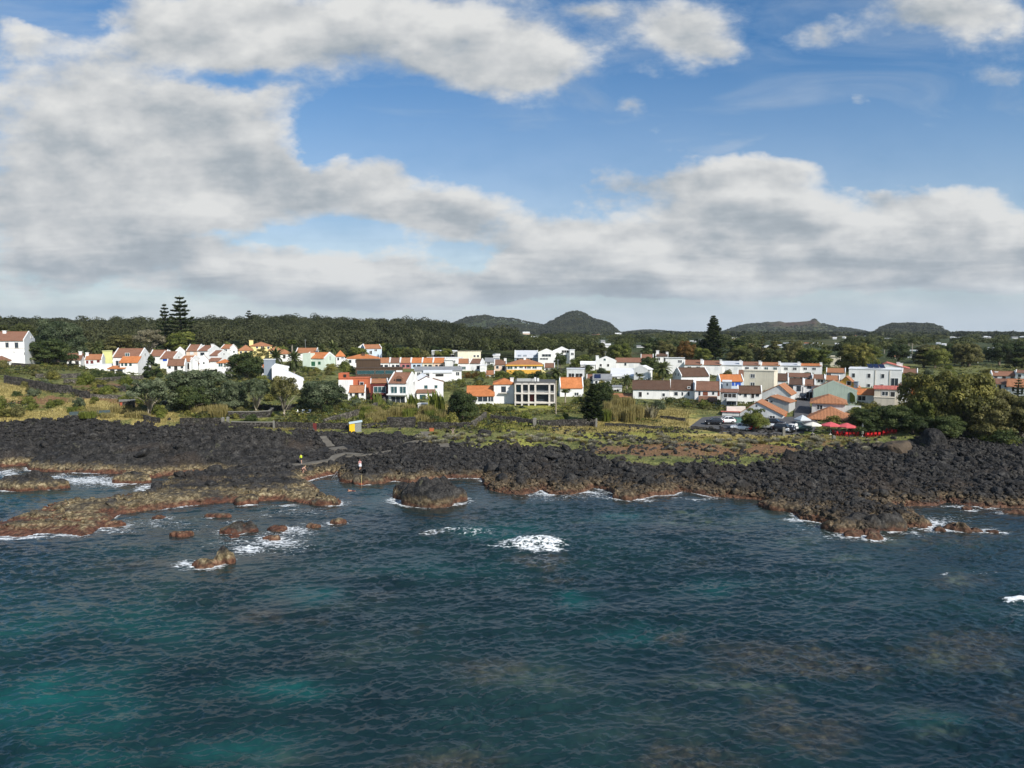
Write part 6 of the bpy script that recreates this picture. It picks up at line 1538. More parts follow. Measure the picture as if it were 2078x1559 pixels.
def build_walls():
    W = stone_wall
    W('long dark stone terrace wall descending from the left edge', [(10, 779), (60, 788), (85, 793), (110, 798), (147, 801)], 2.1)
    W('short dark stone wall stepping down right of the long terrace wall', [(149, 803), (165, 808), (182, 810)], 1.7)
    W('upper stone wall below the hedge of the big manor', [(72, 768), (120, 769), (166, 767)], 1.3, mat=STONE_P)
    W('long field stone wall below the yellow green block', [(130, 779), (180, 779), (230, 774), (290, 770)], 1.2, mat=STONE_P)
    W('field stone wall in the middle of the left terraces', [(198, 791), (255, 796)], 1.4)
    W('lowest field stone wall of the left terraces', [(180, 809), (248, 812), (270, 808)], 1.1, mat=STONE_P)
    W('curved dark garden wall below the left open branched tree', [(286, 851), (305, 858), (324, 860)], 1.2)
    W('dark garden wall under the big coastal tree', [(366, 862), (410, 863), (454, 863)], 1.5)
    W('raised garden wall with pale coping, left of centre', [(463, 850), (510, 850), (547, 848), (553, 842)], 1.5, coping=True)
    W('low dark wall in front of raised garden wall', [(470, 868), (512, 869), (555, 869)], 1.2, coping=True)
    W('long dark basalt wall behind the red post', [(557, 871), (600, 873), (640, 874), (707, 874)], 1.6)
    W('sloping stone wall climbing behind the yellow kiosk', [(658, 862), (700, 851), (733, 841)], 1.3, mat=STONE_P)
    W('stone wall climbing the slope to maroon house', [(740, 838), (768, 826), (790, 812)], 1.3, mat=STONE_P)
    W('thick dark wall block in front of the reed bed', [(787, 867), (842, 867)], 2.0, t=2.5)
    W('dark basalt wall right of the yellow kiosk', [(735, 872), (770, 870), (788, 869)], 1.2)
    W('dark basalt wall below the round centre tree', [(848, 871), (900, 872), (957, 872)], 1.5)
    W('paler stone wall going inland from basalt wall end', [(958, 871), (974, 861), (986, 850)], 1.6, mat=STONE_P)
    W('dark garden wall left of the white gate pillar', [(996, 856), (1040, 860), (1081, 866)], 1.5)
    W('dark garden wall right of the white gate pillar', [(1089, 867), (1150, 866), (1209, 865)], 1.5, t=.7)
    W('low stone kerb wall by the reed bed', [(1227, 866), (1262, 867), (1300, 870), (1344, 872)], .75)
    W('low dark field wall below the old brown row', [(1340, 850), (1365, 853), (1390, 856)], .8)
    W('dark retaining wall along the upper car park', [(1402, 872), (1432, 874), (1461, 879)], .75, t=.4)
    W('low front wall of the car park', [(1460, 881), (1500, 884), (1560, 886), (1604, 885)], .32, t=.4, mat=STONE_P)
    W('grey concrete wall behind the green tarpaulin', [(1474, 838), (1492, 838), (1512, 838)], 1.6, mat=CONC, name='concrete_wall')
    W('stained white wall beside the ribbed orange hipped villa', [(1708, 838), (1726, 838), (1746, 838)], 1.7, mat=WM['grey'], name='plastered_wall')
    W('dark stone wall at the foot of the big white manor', [(24, 745), (44, 746), (64, 747)], 1.2, mat=STONE)
    W('basalt retaining wall below the timber house', [(700, 776), (760, 776), (830, 774)], 1.4)
    W('basalt retaining wall under yellow trimmed house', [(1108, 768), (1150, 756), (1186, 754)], 1.8)
    W('dark wall beneath the trees left of centre', [(520, 832), (560, 834), (600, 832)], 1.3)
    W('wall under the big coastal tree, pale topped', [(330, 822), (380, 826), (440, 828)], .9, coping=True)
    # pillars
    for px, py, h, w, lab in [(453, 867, 1.9, .5, 'pale grey gate pillar, left one of the pair by the garden wall'), (463, 866, 1.9, .5, 'pale grey gate pillar, right one of the pair by garden wall'), (556, 873, 1.8, .35, 'slim pale post where two dark walls meet'), (1085, 869, 2.0, .7, 'white gate pillar in the centre garden wall'), (1590, 886, 1.7, .5, 'beige square post at the car park edge'), (1692, 893, .7, .5, 'small white block post before the terrace'), (1210, 868, 1.8, .4, 'pale end pillar of the garden wall by the layered conifer')]:
        p = ground_at(px, py); mb = MB(); mb.box(-w / 2, w / 2, -w / 2, w / 2, -.6, h); mb.add([(-w * .6, -w * .6, h + .003), (w * .6, -w * .6, h + .003), (w * .6, w * .6, h + .003), (-w * .6, w * .6, h + .003), (0, 0, h + .22)], [(0, 1, 4), (1, 2, 4), (2, 3, 4), (3, 0, 4), (3, 2, 1, 0)])
        tag(mb.build('gate_pillar', COPING, loc=p), lab, 'pillar')
    # concrete paths draped over the lava
    V = []; Fs = []
    for hw, P in PATHW:
        Q = []
        for a, b in zip(P[:-1], P[1:]):
            n = max(2, int(np.hypot(*(b - a)) / .7)); Q += [a + (b - a) * k / n for k in range(n)]
        Q.append(P[-1]); base = len(V)
        for i, q in enumerate(Q):
            d = Q[min(i + 1, len(Q) - 1)] - Q[max(i - 1, 0)]; d = d / (np.linalg.norm(d) + 1e-9); nrm = np.array([-d[1], d[0]]) * hw * (1 + .15 * math.sin(i * 1.7))
            z = hgt(*q) + .10
            l, r = q + nrm, q - nrm
            V += [(l[0], l[1], z), (r[0], r[1], z), (l[0], l[1], z - .7), (r[0], r[1], z - .7)]
        for i in range(len(Q) - 1):
            b = base + 4 * i; Fs += [(b, b + 1, b + 5, b + 4), (b, b + 4, b + 6, b + 2), (b + 1, b + 3, b + 7, b + 5)]
    tag(MB().add(V, Fs).build('path', plain('weathered path concrete', (.14, .125, .10), .9, .45, .8)), kind='structure')
    asphalt = plain('asphalt', (.085, .085, .088), .9, .25, .6)
    for nm, poly, lift in (('car_park', CARPARK_PX, .32), ('road', ROAD_PX, .36)):
        P = np.array([ground_at(*q)[:2] for q in poly]); bm = bmesh.new()
        # subdivide the sheet so that it follows the slope
        n = 26; x0, y0 = P.min(0); x1, y1 = P.max(0); gx = np.linspace(x0, x1, 60); gy_ = np.linspace(y0, y1, 60)
        vs = [bm.verts.new((p[0], p[1], 0)) for p in P]; bm.faces.new(vs)
        for k in range(1, n):
            for co, no in (((x0 + (x1 - x0) * k / n, 0, 0), (1, 0, 0)), ((0, y0 + (y1 - y0) * k / n, 0), (0, 1, 0))):
                bmesh.ops.bisect_plane(bm, geom=bm.verts[:] + bm.edges[:] + bm.faces[:], plane_co=co, plane_no=no)
        for v in bm.verts: v.co.z = float(base_height(np.array([v.co.x]), np.array([v.co.y]))[0]) + lift - .8
        r = bmesh.ops.extrude_face_region(bm, geom=bm.faces[:])
        for g in r['geom']:
            if isinstance(g, bmesh.types.BMVert): g.co.z += .8
        bmesh.ops.recalc_face_normals(bm, faces=bm.faces[:])
        me = bpy.data.meshes.new(nm); bm.to_mesh(me); bm.free(); me.materials.append(asphalt)
        tag(mobj(nm, me), kind='structure')
build_walls()

# ================================================================== PLANTING
def build_planting():
    T = plant_px
    # named trees, left to right
    T('poh', 'dark', 46, 144, 683, 742, 'dark spreading tree in front of the big white manor', var=0)
    T('poh', 'poh', 72, 164, 641, 738, 'tall broad evergreen rising behind the manor against the sky', Y=236, var=1)
    T('round', 'wood2', -50, 34, 654, 716, 'dark round tree behind the manor roof at left edge', Y=262)
    T('round', 'wood2', 22, 92, 650, 716, 'dark round tree behind the manor roof, touching the tall evergreen', Y=266)
    T('palm', 'palm', 148, 184, 690, 726, 'date palm behind the low houses, left one of two', Y=272)
    T('palm', 'palm', 178, 212, 692, 728, 'date palm behind the low houses, right one of two', Y=268)
    T('airy', 'pale', 268, 338, 664, 724, 'pale bare looking scrub tree left of the tall norfolk pines', Y=300)
    T('round', 'olive', 214, 276, 672, 722, 'olive tree mass behind the yellow green block', Y=300)
    T('norfolk', 'dark', 330, 406, 600, 712, 'tallest norfolk pine on the left skyline', Y=310, var=0)
    T('round', 'mid', 334, 402, 664, 716, 'green round tree at foot of tallest norfolk pine', Y=303)
    T('norfolk', 'dark', 314, 358, 615, 706, 'thinner flat topped norfolk pine left of the tallest one', var=1, Y=322)
    T('bare_norfolk', 'wood', 488, 526, 629, 706, 'thin bare norfolk pine above the dark forest', Y=430)
    T('cone', 'dark', 287, 329, 717, 768, 'dark triangular conifer between the white houses')
    T('poh', 'poh', 338, 456, 740, 832, 'large grey green coastal tree left of centre', var=2)
    T('poh', 'dark', 352, 420, 774, 840, 'dark low tree at the foot of the large coastal tree', var=3)
    T('airy', 'poh', 260, 346, 764, 848, 'open branched tree with pale forked trunk at left')
    T('poh', 'dark', 465, 537, 708, 772, 'round dark green tree below the yellow mansion', var=1)
    T('poh', 'poh', 446, 506, 766, 836, 'bushy coastal tree right of the large grey green one', var=0)
    T('airy', 'poh', 488, 552, 762, 840, 'leaning tree with pale curved trunk behind raised garden wall')
    T('airy', 'olive', 540, 614, 758, 846, 'brownish open tree in front of the long white barn')
    T('poh', 'poh', 606, 702, 764, 836, 'broad domed coastal tree before the orange red house', var=3)
    T('palm', 'palm', 538, 582, 706, 752, 'date palm by the pale blue tower, left one of the pair', Y=232)
    T('palm', 'palm', 576, 618, 711, 757, 'date palm by the pale blue tower, right one of the pair', Y=228)
    T('fanpalm', 'lime', 580, 606, 690, 722, 'slender light green palm behind the mint house', Y=300)
    T('palm', 'palm', 640, 666, 696, 728, 'date palm behind the mint house roof, left one', Y=290)
    T('palm', 'palm', 661, 692, 691, 732, 'date palm just right of the mint gable', Y=280)
    T('poh', 'mid', 704, 745, 702, 732, 'dark green tree left of the pale blue upper house', Y=296)
    T('palm', 'dark', 774, 802, 697, 728, 'dark palm below the forest edge', Y=295)
    for i, x in enumerate((806, 824, 842)): T('round', 'mid', x - 11, x + 13, 701 + i, 732, 'clipped looking green tree above the coloured terrace, ' + ('left', 'middle', 'right')[i] + ' of three', Y=294)
    T('poh', 'dark', 904, 974, 786, 856, 'rounded dark tree in front of the orange roofed centre house', var=2)
    T('norfolk_dense', 'dark', 1172, 1232, 778, 862, 'dense dark conifer with layered branches at centre right', var=0)
    T('poh', 'dark', 1200, 1248, 770, 838, 'dark evergreen behind the layered conifer', Y=174, var=1)
    T('fanpalm', 'palm', 1114, 1142, 747, 842, 'tall fan palm with slim trunk beside the concrete villa')
    T('fanpalm', 'mid', 1132, 1162, 790, 828, 'short fan palm below the bright orange house', Y=176)
    T('palm', 'palm', 1320, 1370, 733, 779, 'large date palm before the dark roofed gable house', Y=222, var=0)
    T('palm', 'palm', 1260, 1284, 759, 792, 'small palm left of angular gable house, lower one', Y=206)
    T('fanpalm', 'palm', 1286, 1310, 758, 782, 'small fan palm under the angular gable', Y=210)
    T('round', 'dark', 1296, 1338, 718, 766, 'dark round tree between red garage house and date palm', Y=240)
    T('norfolk_dense', 'dark', 1420, 1474, 640, 724, 'tall conical norfolk pine on the right skyline', Y=330, var=1)
    T('norfolk_sparse', 'olive', 1530, 1562, 680, 742, 'lighter slim norfolk pine behind the long white terrace', Y=300)
    T('round', 'olive', 1326, 1374, 688, 738, 'brown green tree behind the two chimneys house', Y=312)
    T('round', 'autumn', 1372, 1414, 689, 738, 'rusty yellow topped tree left of the skyline norfolk pine', Y=310)
    T('round', 'mid', 1404, 1446, 700, 740, 'green round tree under the skyline norfolk pine', Y=300)
    T('fanpalm', 'straw', 1516, 1532, 697, 734, 'little straw coloured palm left of the slim norfolk pine', Y=304)
    T('round', 'mid', 1614, 1688, 699, 752, 'big bright green dome tree behind the right terrace', Y=268, var=0)
    T('poh', 'golden', 1700, 1768, 694, 754, 'big dark and golden tree right of the cream chapel', Y=270)
    T('tall', 'golden', 1738, 1764, 694, 748, 'golden lit tall tree beside the big dark one', Y=262)
    T('round', 'mid', 1502, 1557, 826, 878, 'small round shade tree in the car park')
    T('poh', 'dark', 1722, 1796, 824, 884, 'dark dense bush mass right of the restaurant', var=0)
    T('poh', 'dark', 1768, 1852, 817, 886, 'largest dark bush mass under the beige house', var=2)
    T('poh', 'dark', 1816, 1888, 836, 892, 'dark bush between bush mass and the large trees', var=3)
    T('poh', 'golden', 1828, 1938, 746, 880, 'huge spreading tree at right, left crown', var=1)
    T('poh', 'golden', 1884, 2024, 738, 884, 'huge spreading tree at right, highest crown', var=3)
    T('airy', 'golden', 1910, 1996, 784, 882, 'yellow green open tree in front of the highest crown')
    T('airy', 'olive', 1972, 2064, 786, 886, 'olive open tree right of the huge spreading trees')
    T('airy', 'olive', 2030, 2120, 806, 892, 'olive scrub tree at the right edge')
    T('poh', 'olive', 1952, 2046, 800, 890, 'olive mounded tree under the olive open tree at right')
    T('poh', 'olive', 2022, 2116, 792, 892, 'olive mounded tree filling the right edge')
    T('poh', 'dark', 1874, 1960, 836, 893, 'dark shrubby mound at the foot of the huge spreading tree')
    T('bush', 'dark', 1990, 2070, 862, 898, 'low dark shrub mound before the olive mounded trees')
    T('poh', 'mid', 1842, 1900, 800, 886, 'green mounded tree between dark bushes and the huge spreading tree')
    T('round', 'olive', 1826, 1880, 748, 812, 'brown olive tree touching the large white block', Y=196)
    T('norfolk_sparse', 'dark', 2046, 2084, 764, 818, 'small layered araucaria at right edge', Y=176)
    T('round', 'dark', 1122, 1152, 714, 742, 'small dark tree before the white modern houses', Y=270)
    T('round', 'wood2', 1194, 1232, 690, 732, 'dark round tree behind the little gabled house', Y=330)
    T('bush', 'mid', 1150, 1212, 716, 746, 'broad bright bushes right of white modern houses', Y=276)
    T('airy', 'autumn', 1252, 1282, 712, 734, 'rusty bare tree above the red garage roof', Y=300)
    T('bush', 'mid', 1034, 1072, 748, 774, 'green garden bush below yellow trimmed house, left one', Y=232)
    T('bush', 'dark', 1072, 1124, 750, 776, 'dark garden bush below yellow trimmed house, right one', Y=228)
    for i, (a, b) in enumerate(((938, 958), (954, 974), (970, 992))): T('bush', 'autumn', a, b, 752, 772, 'rusty orange hedge section below the white double house, ' + ('left', 'middle', 'right')[i] + ' part', Y=232, name='hedge')
    T('bush', 'mid', 686, 724, 736, 760, 'bright green sloping hedge left of timber house', Y=240, name='hedge')
    T('bush', 'lime', 660, 682, 755, 768, 'yellow flowering bush below the mint gable', Y=236)
    T('bush', 'lime', 206, 222, 751, 764, 'yellow bush before the low white flat house', Y=214)
    T('bush', 'dark', 228, 258, 756, 770, 'dark bush under the blue framed windows', Y=208)
    T('banana', 'lime', 866, 908, 788, 838, 'light green banana plants left of the rounded dark tree')
    T('banana', 'lime', 824, 852, 796, 830, 'light green banana plants before the white villa')
    T('banana', 'mid', 754, 778, 792, 826, 'banana plants before the maroon house')
    T('agave', 'pale', 1304, 1338, 812, 848, 'large pale agave on the slope right of the reeds')
    for i, (x, y, w) in enumerate(((592, 868, 30), (540, 866, 24), (606, 880, 26), (522, 846, 24), (548, 846, 26))): T('agave', 'lime', x - w / 2, x + w / 2, y - 12, y, 'light green agave along the dark garden walls', group='agaves along the garden walls')
    # canopy belt behind the right half
    rng = np.random.default_rng(91); n = 0
    for i in range(46):
        px = rng.uniform(1250, 2110); Y = rng.uniform(285, 345)
        if 1668 < px < 1702: continue
        x = (px - CX) / F * Y; h = rng.uniform(6, 11)
        plant(rng.choice(['round', 'round', 'poh', 'tall']), rng.choice(['mid', 'dark', 'olive', 'wood2']), (x, Y, hgt(x, Y)), h * rng.uniform(.9, 1.3), h, 'green tree in the wooded belt behind the right hand houses', 'trees of the belt behind the right hand houses')
    for i in range(40):
        px = rng.uniform(120, 960); Y = rng.uniform(292, 330)
        x = (px - CX) / F * Y; h = rng.uniform(4.5, 8)
        plant(rng.choice(['round', 'poh', 'bush']), rng.choice(['mid', 'dark', 'olive', 'wood2']), (x, Y, hgt(x, Y)), h * rng.uniform(.9, 1.4), h, 'green tree at the forest edge behind the left hand houses', 'trees along the forest edge')
    for i in range(9):
        px = 1786 + i * 8 + rng.uniform(-2, 2); Y = rng.uniform(430, 470); x = (px - CX) / F * Y
        plant('fanpalm', 'palm', (x, Y, hgt(x, Y)), 5, rng.uniform(8, 10), 'distant palm in the grove right of the big white block', 'distant palm grove')
    # garden bushes between the houses
    B_ = np.array([(b[0], b[1], b[2]) for b in BUILT]); n = 0; tries = 0
    while n < 290 and tries < 9000:
        tries += 1
        px = rng.uniform(-20, 2090); py = rng.uniform(742, 868)
        lt = np.interp(px, [a for a, _ in LAVA_TOP], [b for _, b in LAVA_TOP])
        if py > lt - 8 or (1390 < px < 1660 and 836 < py < 892) or (1606 < px < 1648 and py > 780): continue
        if 1220 < px < 1400 and py > 842: continue
        p = ground_at(px, py)
        d = np.hypot(B_[:, 0] - p[0], B_[:, 1] + 3 - p[1])
        if (d < B_[:, 2] * .62 + 1).any(): continue
        w = rng.uniform(1.6, 4.2) * (1.3 if py < 790 else 1)
        lf = rng.choice(['mid', 'golden', 'poh', 'olive', 'lime', 'mid', 'dark'])
        nm = {'mid': 'mid green', 'dark': 'dark green', 'poh': 'grey green', 'olive': 'olive brown', 'lime': 'yellow green', 'golden': 'golden green'}[lf]
        plant('bush', lf, (p[0], p[1], hgt(p[0], p[1]) - .1), w, w * rng.uniform(.5, .85), nm + ' bush in the gardens and terraces of the village', nm + ' garden bushes'); n += 1
    # ground cover between the houses: too much to count
    r = np.random.default_rng(97); N = 26000
    px = r.uniform(-200, 2280, N); py = r.uniform(728, 872, N); Y = np.interp(py, [728, 745, 760, 790, 820, 850, 872], [300, 262, 238, 200, 176, 156, 146]) * r.uniform(.97, 1.03, N)
    x = (px - CX) / F * Y
    lt = np.interp(px, [a for a, _ in LAVA_TOP], [b for _, b in LAVA_TOP])
    pyy = proj(x, Y, base_height(x, Y))[1]
    ok = (pyy < lt - 6) & ~((px > 1392) & (px < 1665) & (pyy > 836)) & ~((px > 1604) & (px < 1650) & (pyy > 778)) & (fbm(x * .09, Y * .09, 3, 98) > .46) & ~((px > 1000) & (px < 1120) & (pyy > 818) & (pyy < 838))
    ok &= (blobs(px, pyy, DRY) < .35) & (blobs(px, pyy, SOIL) < .4) & ~((px < 340) & (pyy > 764) & (r.random(N) < .72))
    for b in BUILT: ok &= np.hypot(x - b[0], Y - b[1] - 3) > b[2] * .55 + .3
    x, Y = x[ok], Y[ok]; h = land(x, Y)[0]
    for i, lf in enumerate(('golden', 'olive', 'poh', 'lime')):
        q = (np.arange(len(x)) % 10); sel = {0: q < 4, 1: (q >= 4) & (q < 7), 2: (q >= 7) & (q < 9), 3: q == 9}[i]
        wood_mass(('ground_cover', 'weeds', 'low_scrub', 'bright_weeds')[i], ('green ground cover between the houses', 'olive weeds on the terraces', 'grey green scrub on the terraces', 'yellow green weeds on the terraces')[i], np.stack([x, Y, h - .15], 1)[sel], 1.9, 1.0, lf, 16, .19, 60 + i)
    # reeds
    for gname, lab, area, k, leaf in (('reed bed left of centre', 'straw coloured reeds in the bed before the white villa', (738, 900, 838, 864), 26, 'straw'), ('reed bed by the dark conifer', 'tall straw coloured reeds right of the layered conifer', (1226, 1296, 826, 862), 18, 'straw'), ('reeds on the left terraces', 'dry reeds on the lowest left terrace', (150, 300, 834, 852), 16, 'straw'), ('reeds under the left trees', 'dry reeds below the large coastal tree', (400, 450, 838, 852), 5, 'straw')):
        for i in range(k):
            px = rng.uniform(area[0], area[1]); py = rng.uniform(area[2], area[3]); p = ground_at(px, py); hh = rng.uniform(1.6, 2.9) * (1.35 if 'conifer' in gname else 1)* (.6 if 'left terr' in gname else 1)
            plant('reeds', leaf if rng.random() < .8 else 'lime', (p[0], p[1], hgt(p[0], p[1])), rng.uniform(2.6, 4.2), hh, lab, gname)
    # silvery tussocks in front of the village
    n = 0
    while n < 150:
        px = rng.uniform(850, 1790); py = rng.uniform(876, 928)
        if rng.random() > math.exp(-((py - np.interp(px, [850, 1000, 1200, 1500, 1790], [892, 892, 898, 902, 900])) / 10) ** 2): continue
        p = ground_at(px, py); w = rng.uniform(.9, 2.0)
        plant('tuft', 'grey' if rng.random() < .8 else 'straw', (p[0], p[1], hgt(p[0], p[1])), w, w * .55, 'silvery rounded tussock between grass and lava', 'silvery tussocks along the shore'); n += 1
    for px, py, w in ((1860, 888, 50), (1905, 890, 60), (1950, 884, 60), (1985, 893, 60), (2020, 898, 50), (1835, 884, 40), (1880, 902, 30), (1930, 870, 60), (2050, 902, 50)):
        p = ground_at(px, py); m = p[1] / F
        plant('bush', 'mid', (p[0], p[1], hgt(p[0], p[1]) - .2), w * m, w * m * .32, 'low green shrub under the huge spreading trees', 'low shrubs under the spreading trees')
    # grass: uncountable blades
    def grass(name, label, leaf, dens, N, hgt_, seed):
        r = np.random.default_rng(seed); px = r.uniform(-250, 2330, N * 5); Y = r.uniform(112, 178, N * 5); x = (px - CX) / F * Y
        h, veg, s = land(x, Y); pxx, py = proj(x, Y, h)
        keep = (s > 1) & (veg > .45) & (r.random(len(x)) < dens(pxx, py, x, Y)) & (path_dist(x, Y) > .2)
        keep &= ~((pxx > 1398) & (pxx < 1660) & (py > 842) & (py < 886))
        x, Y, h = (a[keep][:N] for a in (x, Y, h)); n = len(x)
        a = r.uniform(0, 6.28, n); w = r.uniform(.04, .10, n); hh = hgt_ * r.uniform(.5, 1.3, n); ln = r.normal(0, .2, (n, 2))
        V = np.stack([np.stack([x - np.cos(a) * w, Y - np.sin(a) * w, h - .05], 1), np.stack([x + np.cos(a) * w, Y + np.sin(a) * w, h - .05], 1), np.stack([x + ln[:, 0] * hh * 2, Y + ln[:, 1] * hh * 2, h + hh], 1)], 1).reshape(-1, 3)
        t = np.clip(.5 + .9 * (fbm(x * .3, Y * .3, 3, seed) - .5) + r.normal(0, .15, n), 0, 1)
        tag(mobj(name, np_mesh(name, V, np.arange(3 * n).reshape(n, 3), LM[leaf], attrs={'tint': np.repeat(t, 3)})), label, 'grass', kind='stuff')
    grass('dry_grass', 'dry yellow grass along the top of the lava shore', 'straw', lambda px, py, x, Y: np.clip(blobs(px, py, DRY) * 1.3 + .05, 0, 1), 60000, .38, 71)
    grass('green_grass', 'green grass and weeds before the village walls', 'mid', lambda px, py, x, Y: np.clip(.22 - blobs(px, py, GREEN) * .3 - blobs(px, py, DRY) * .6 - blobs(px, py, SOIL) * .5, 0, 1), 30000, .28, 72)
    grass('lime_grass', 'bright yellow green ground cover on the meadow strip', 'lime', lambda px, py, x, Y: np.clip(blobs(px, py, GREEN) * .6, 0, 1), 14000, .16, 73)
build_planting()

# ================================================================== CARS, TERRACE, SIGNS, PEOPLE
TYRE = plain('tyre rubber', (.015, .015, .015), .85); RIM = plain('alloy rim', (.45, .45, .46), .3, metal=.8); LAMP = plain('headlamp lens', (.7, .72, .75), .1); TAIL = plain('tail lamp', (.35, .01, .01), .2)
def car_paint(n, c): return plain(n + ' car paint', c, .22, .03, spec=.6)
PAINT = {'white': car_paint('white', (.78, .78, .78)), 'red': car_paint('red', (.50, .015, .02)), 'black': car_paint('black', (.012, .012, .015)), 'silver': car_paint('silver', (.50, .52, .54)), 'grey': car_paint('grey', (.16, .18, .19)), 'green': car_paint('dark green', (.05, .10, .09))}
def car_mesh(kind):
    L, Wd, Hh = {'hatch': (3.9, 1.7, 1.48), 'suv': (4.4, 1.82, 1.66), 'sedan': (4.4, 1.76, 1.45), 'pickup': (5.0, 1.82, 1.75)}[kind]
    h = Wd / 2; bl = Hh * .60
    prof = {'hatch': [(-.5, .42), (-.48, .60), (-.30, .66), (.44, .64), (.49, .55), (.5, .35)], 'suv': [(-.5, .42), (-.48, .62), (-.28, .66), (.46, .66), (.5, .5), (.5, .3)], 'sedan': [(-.5, .40), (-.48, .58), (-.26, .64), (.30, .66), (.48, .62), (.5, .40)], 'pickup': [(-.5, .42), (-.48, .58), (-.28, .62), (.5, .60), (.5, .5), (.5, .3)]}[kind]
    cab = {'hatch': [(-.24, .63), (-.06, .97), (.30, .98), (.44, .64)], 'suv': [(-.22, .64), (-.08, .97), (.38, .98), (.46, .66)], 'sedan': [(-.2, .63), (-.03, .97), (.18, .98), (.36, .64)], 'pickup': [(-.22, .60), (-.08, .98), (.12, .98), (.2, .60)]}[kind]
    # body: rounded section lofted along the length (x = rear +, front -)
    b = MB(); xs = np.linspace(-.5, .5, 23); R = []
    for x in xs:
        top = np.interp(x, [p[0] for p in prof], [p[1] for p in prof]) * Hh
        taper = 1 - .10 * abs(x * 2) ** 6 - (.06 if x < -.4 else 0); w = h * taper; zb = .22 + (.10 if abs(x) > .46 else 0)
        R.append([(x * L, -w * .92, zb), (x * L, -w, zb + .18), (x * L, -w * .985, top * .78), (x * L, -w * .88, top), (x * L, 0, top + .02), (x * L, w * .88, top), (x * L, w * .985, top * .78), (x * L, w, zb + .18), (x * L, w * .92, zb)])
    n = len(R[0]); V = [p for r in R for p in r]; Fs = [(i * n + k, i * n + k + 1, (i + 1) * n + k + 1, (i + 1) * n + k) for i in range(len(R) - 1) for k in range(n - 1)]
    Fs += [(i * n, (i + 1) * n, (i + 1) * n + n - 1, i * n + n - 1) for i in range(len(R) - 1)] + [tuple(range(n)), tuple(range((len(R) - 1) * n, len(R) * n))[::-1]]
    b.add(V, Fs)
    body = b.mesh('body', None, True)
    roof = MB(); x0, x1 = cab[1][0] * L, cab[2][0] * L; zt = cab[1][1] * Hh
    roof.add([(x0, -h * .70, zt), (x1, -h * .72, zt), (x1, h * .72, zt), (x0, h * .70, zt), (x0 + .1, -h * .6, zt + .05), (x1 - .1, -h * .62, zt + .05), (x1 - .1, h * .62, zt + .05), (x0 + .1, h * .6, zt + .05)], [(3, 2, 1, 0), (4, 5, 6, 7), (0, 1, 5, 4), (1, 2, 6, 5), (2, 3, 7, 6), (3, 0, 4, 7)])
    rf = roof.mesh('roof', None)
    g = MB(); P = [(cab[k][0] * L, cab[k][1] * Hh - (.004 if k in (1, 2) else .02)) for k in range(4)]
    g.add([(P[0][0], -h * .88, P[0][1]), (P[1][0], -h * .70, P[1][1]), (P[2][0], -h * .72, P[2][1]), (P[3][0], -h * .88, P[3][1]), (P[0][0], h * .88, P[0][1]), (P[1][0], h * .70, P[1][1]), (P[2][0], h * .72, P[2][1]), (P[3][0], h * .88, P[3][1])], [(0, 1, 2, 3), (7, 6, 5, 4), (0, 4, 5, 1), (2, 6, 7, 3), (1, 5, 6, 2), (0, 3, 7, 4)])
    gl = g.mesh('windows', GLASS)
    pl = []
    for f in (0.0, .42, 1.0):      # pillars
        xb = P[0][0] + (P[3][0] - P[0][0]) * f; xt = P[1][0] + (P[2][0] - P[1][0]) * f
        for sgn in (-1, 1): pl.append(MB().tube([(xb, sgn * h * .885, P[0][1]), (xt, sgn * h * .72, P[1][1])], [.045, .04], 4).mesh('pillar', None))
    wr = .31 if kind in ('hatch', 'sedan') else .36
    ty = MB(); m = len(ty.v)
    ty.lathe([(wr * .62, -.1), (wr * .95, -.1), (wr, -.06), (wr, .06), (wr * .95, .1), (wr * .62, .1)], 18); tm = ty.mesh('tyre', TYRE, False)
    rm = MB().lathe([(wr * .1, -.105), (wr * .6, -.108), (wr * .63, -.09), (wr * .63, .09), (wr * .6, .108), (wr * .1, .105)], 10).mesh('rim', RIM)
    hl = MB().box(-.5 * L - .0, -.5 * L + .28, -.16, .16, -.07, .07).mesh('headlight', LAMP); tl = MB().box(.5 * L - .16, .5 * L + .015, -.1, .1, -.14, .14).mesh('tail_light', TAIL)
    mi = MB().box(-.07, .07, -.1, .1, -.06, .06).mesh('mirror', None)
    return dict(body=body, roof=rf, windows=gl, pillars=pl, tyre=tm, rim=rm, hl=hl, tl=tl, mi=mi, L=L, h=h, H=Hh, wr=wr, P=P)
CARS = {}
def car(kind, color, px, py, head, label, lift=.33):
    """head: degrees, 0 = nose to the left of the picture"""
    if kind not in CARS: CARS[kind] = car_mesh(kind)
    c = CARS[kind]; p = ground_at(px, py, lift); z = float(base_height(np.array([p[0]]), np.array([p[1]]))[0]) + lift
    a = math.atan2(px - CX, F)
    e = empty('parked_car', (p[0], p[1], z + .01), math.radians(head) - a, label, 'car', 'cars parked by the sea front')
    def part(nm, me, loc=None, rot=None, parent=e, paint=False):
        if paint:
            me = me.copy(); me.materials.clear(); me.materials.append(PAINT[color])
        return mobj(nm, me, parent, loc, rot)
    part('body', c['body'], paint=True); part('roof', c['roof'], paint=True); w = part('windows', c['windows'])
    for q in c['pillars']: part('pillar', q, parent=w, paint=True)
    for sx in (-.31, .31):
        for sy in (-1, 1):
            t = part('wheel', c['tyre'], (sx * c['L'], sy * (c['h'] - .07), c['wr']), (math.pi / 2, 0, 0)); part('rim', c['rim'], parent=t)
    for sy in (-1, 1):
        part('headlight', c['hl'], (0, sy * c['h'] * .66, c['H'] * .47)); part('tail_light', c['tl'], (0, sy * c['h'] * .74, c['H'] * .50)); part('mirror', c['mi'], (c['P'][0][0] + .2, sy * (c['h'] + .06), c['H'] * .66), paint=True)
    return e
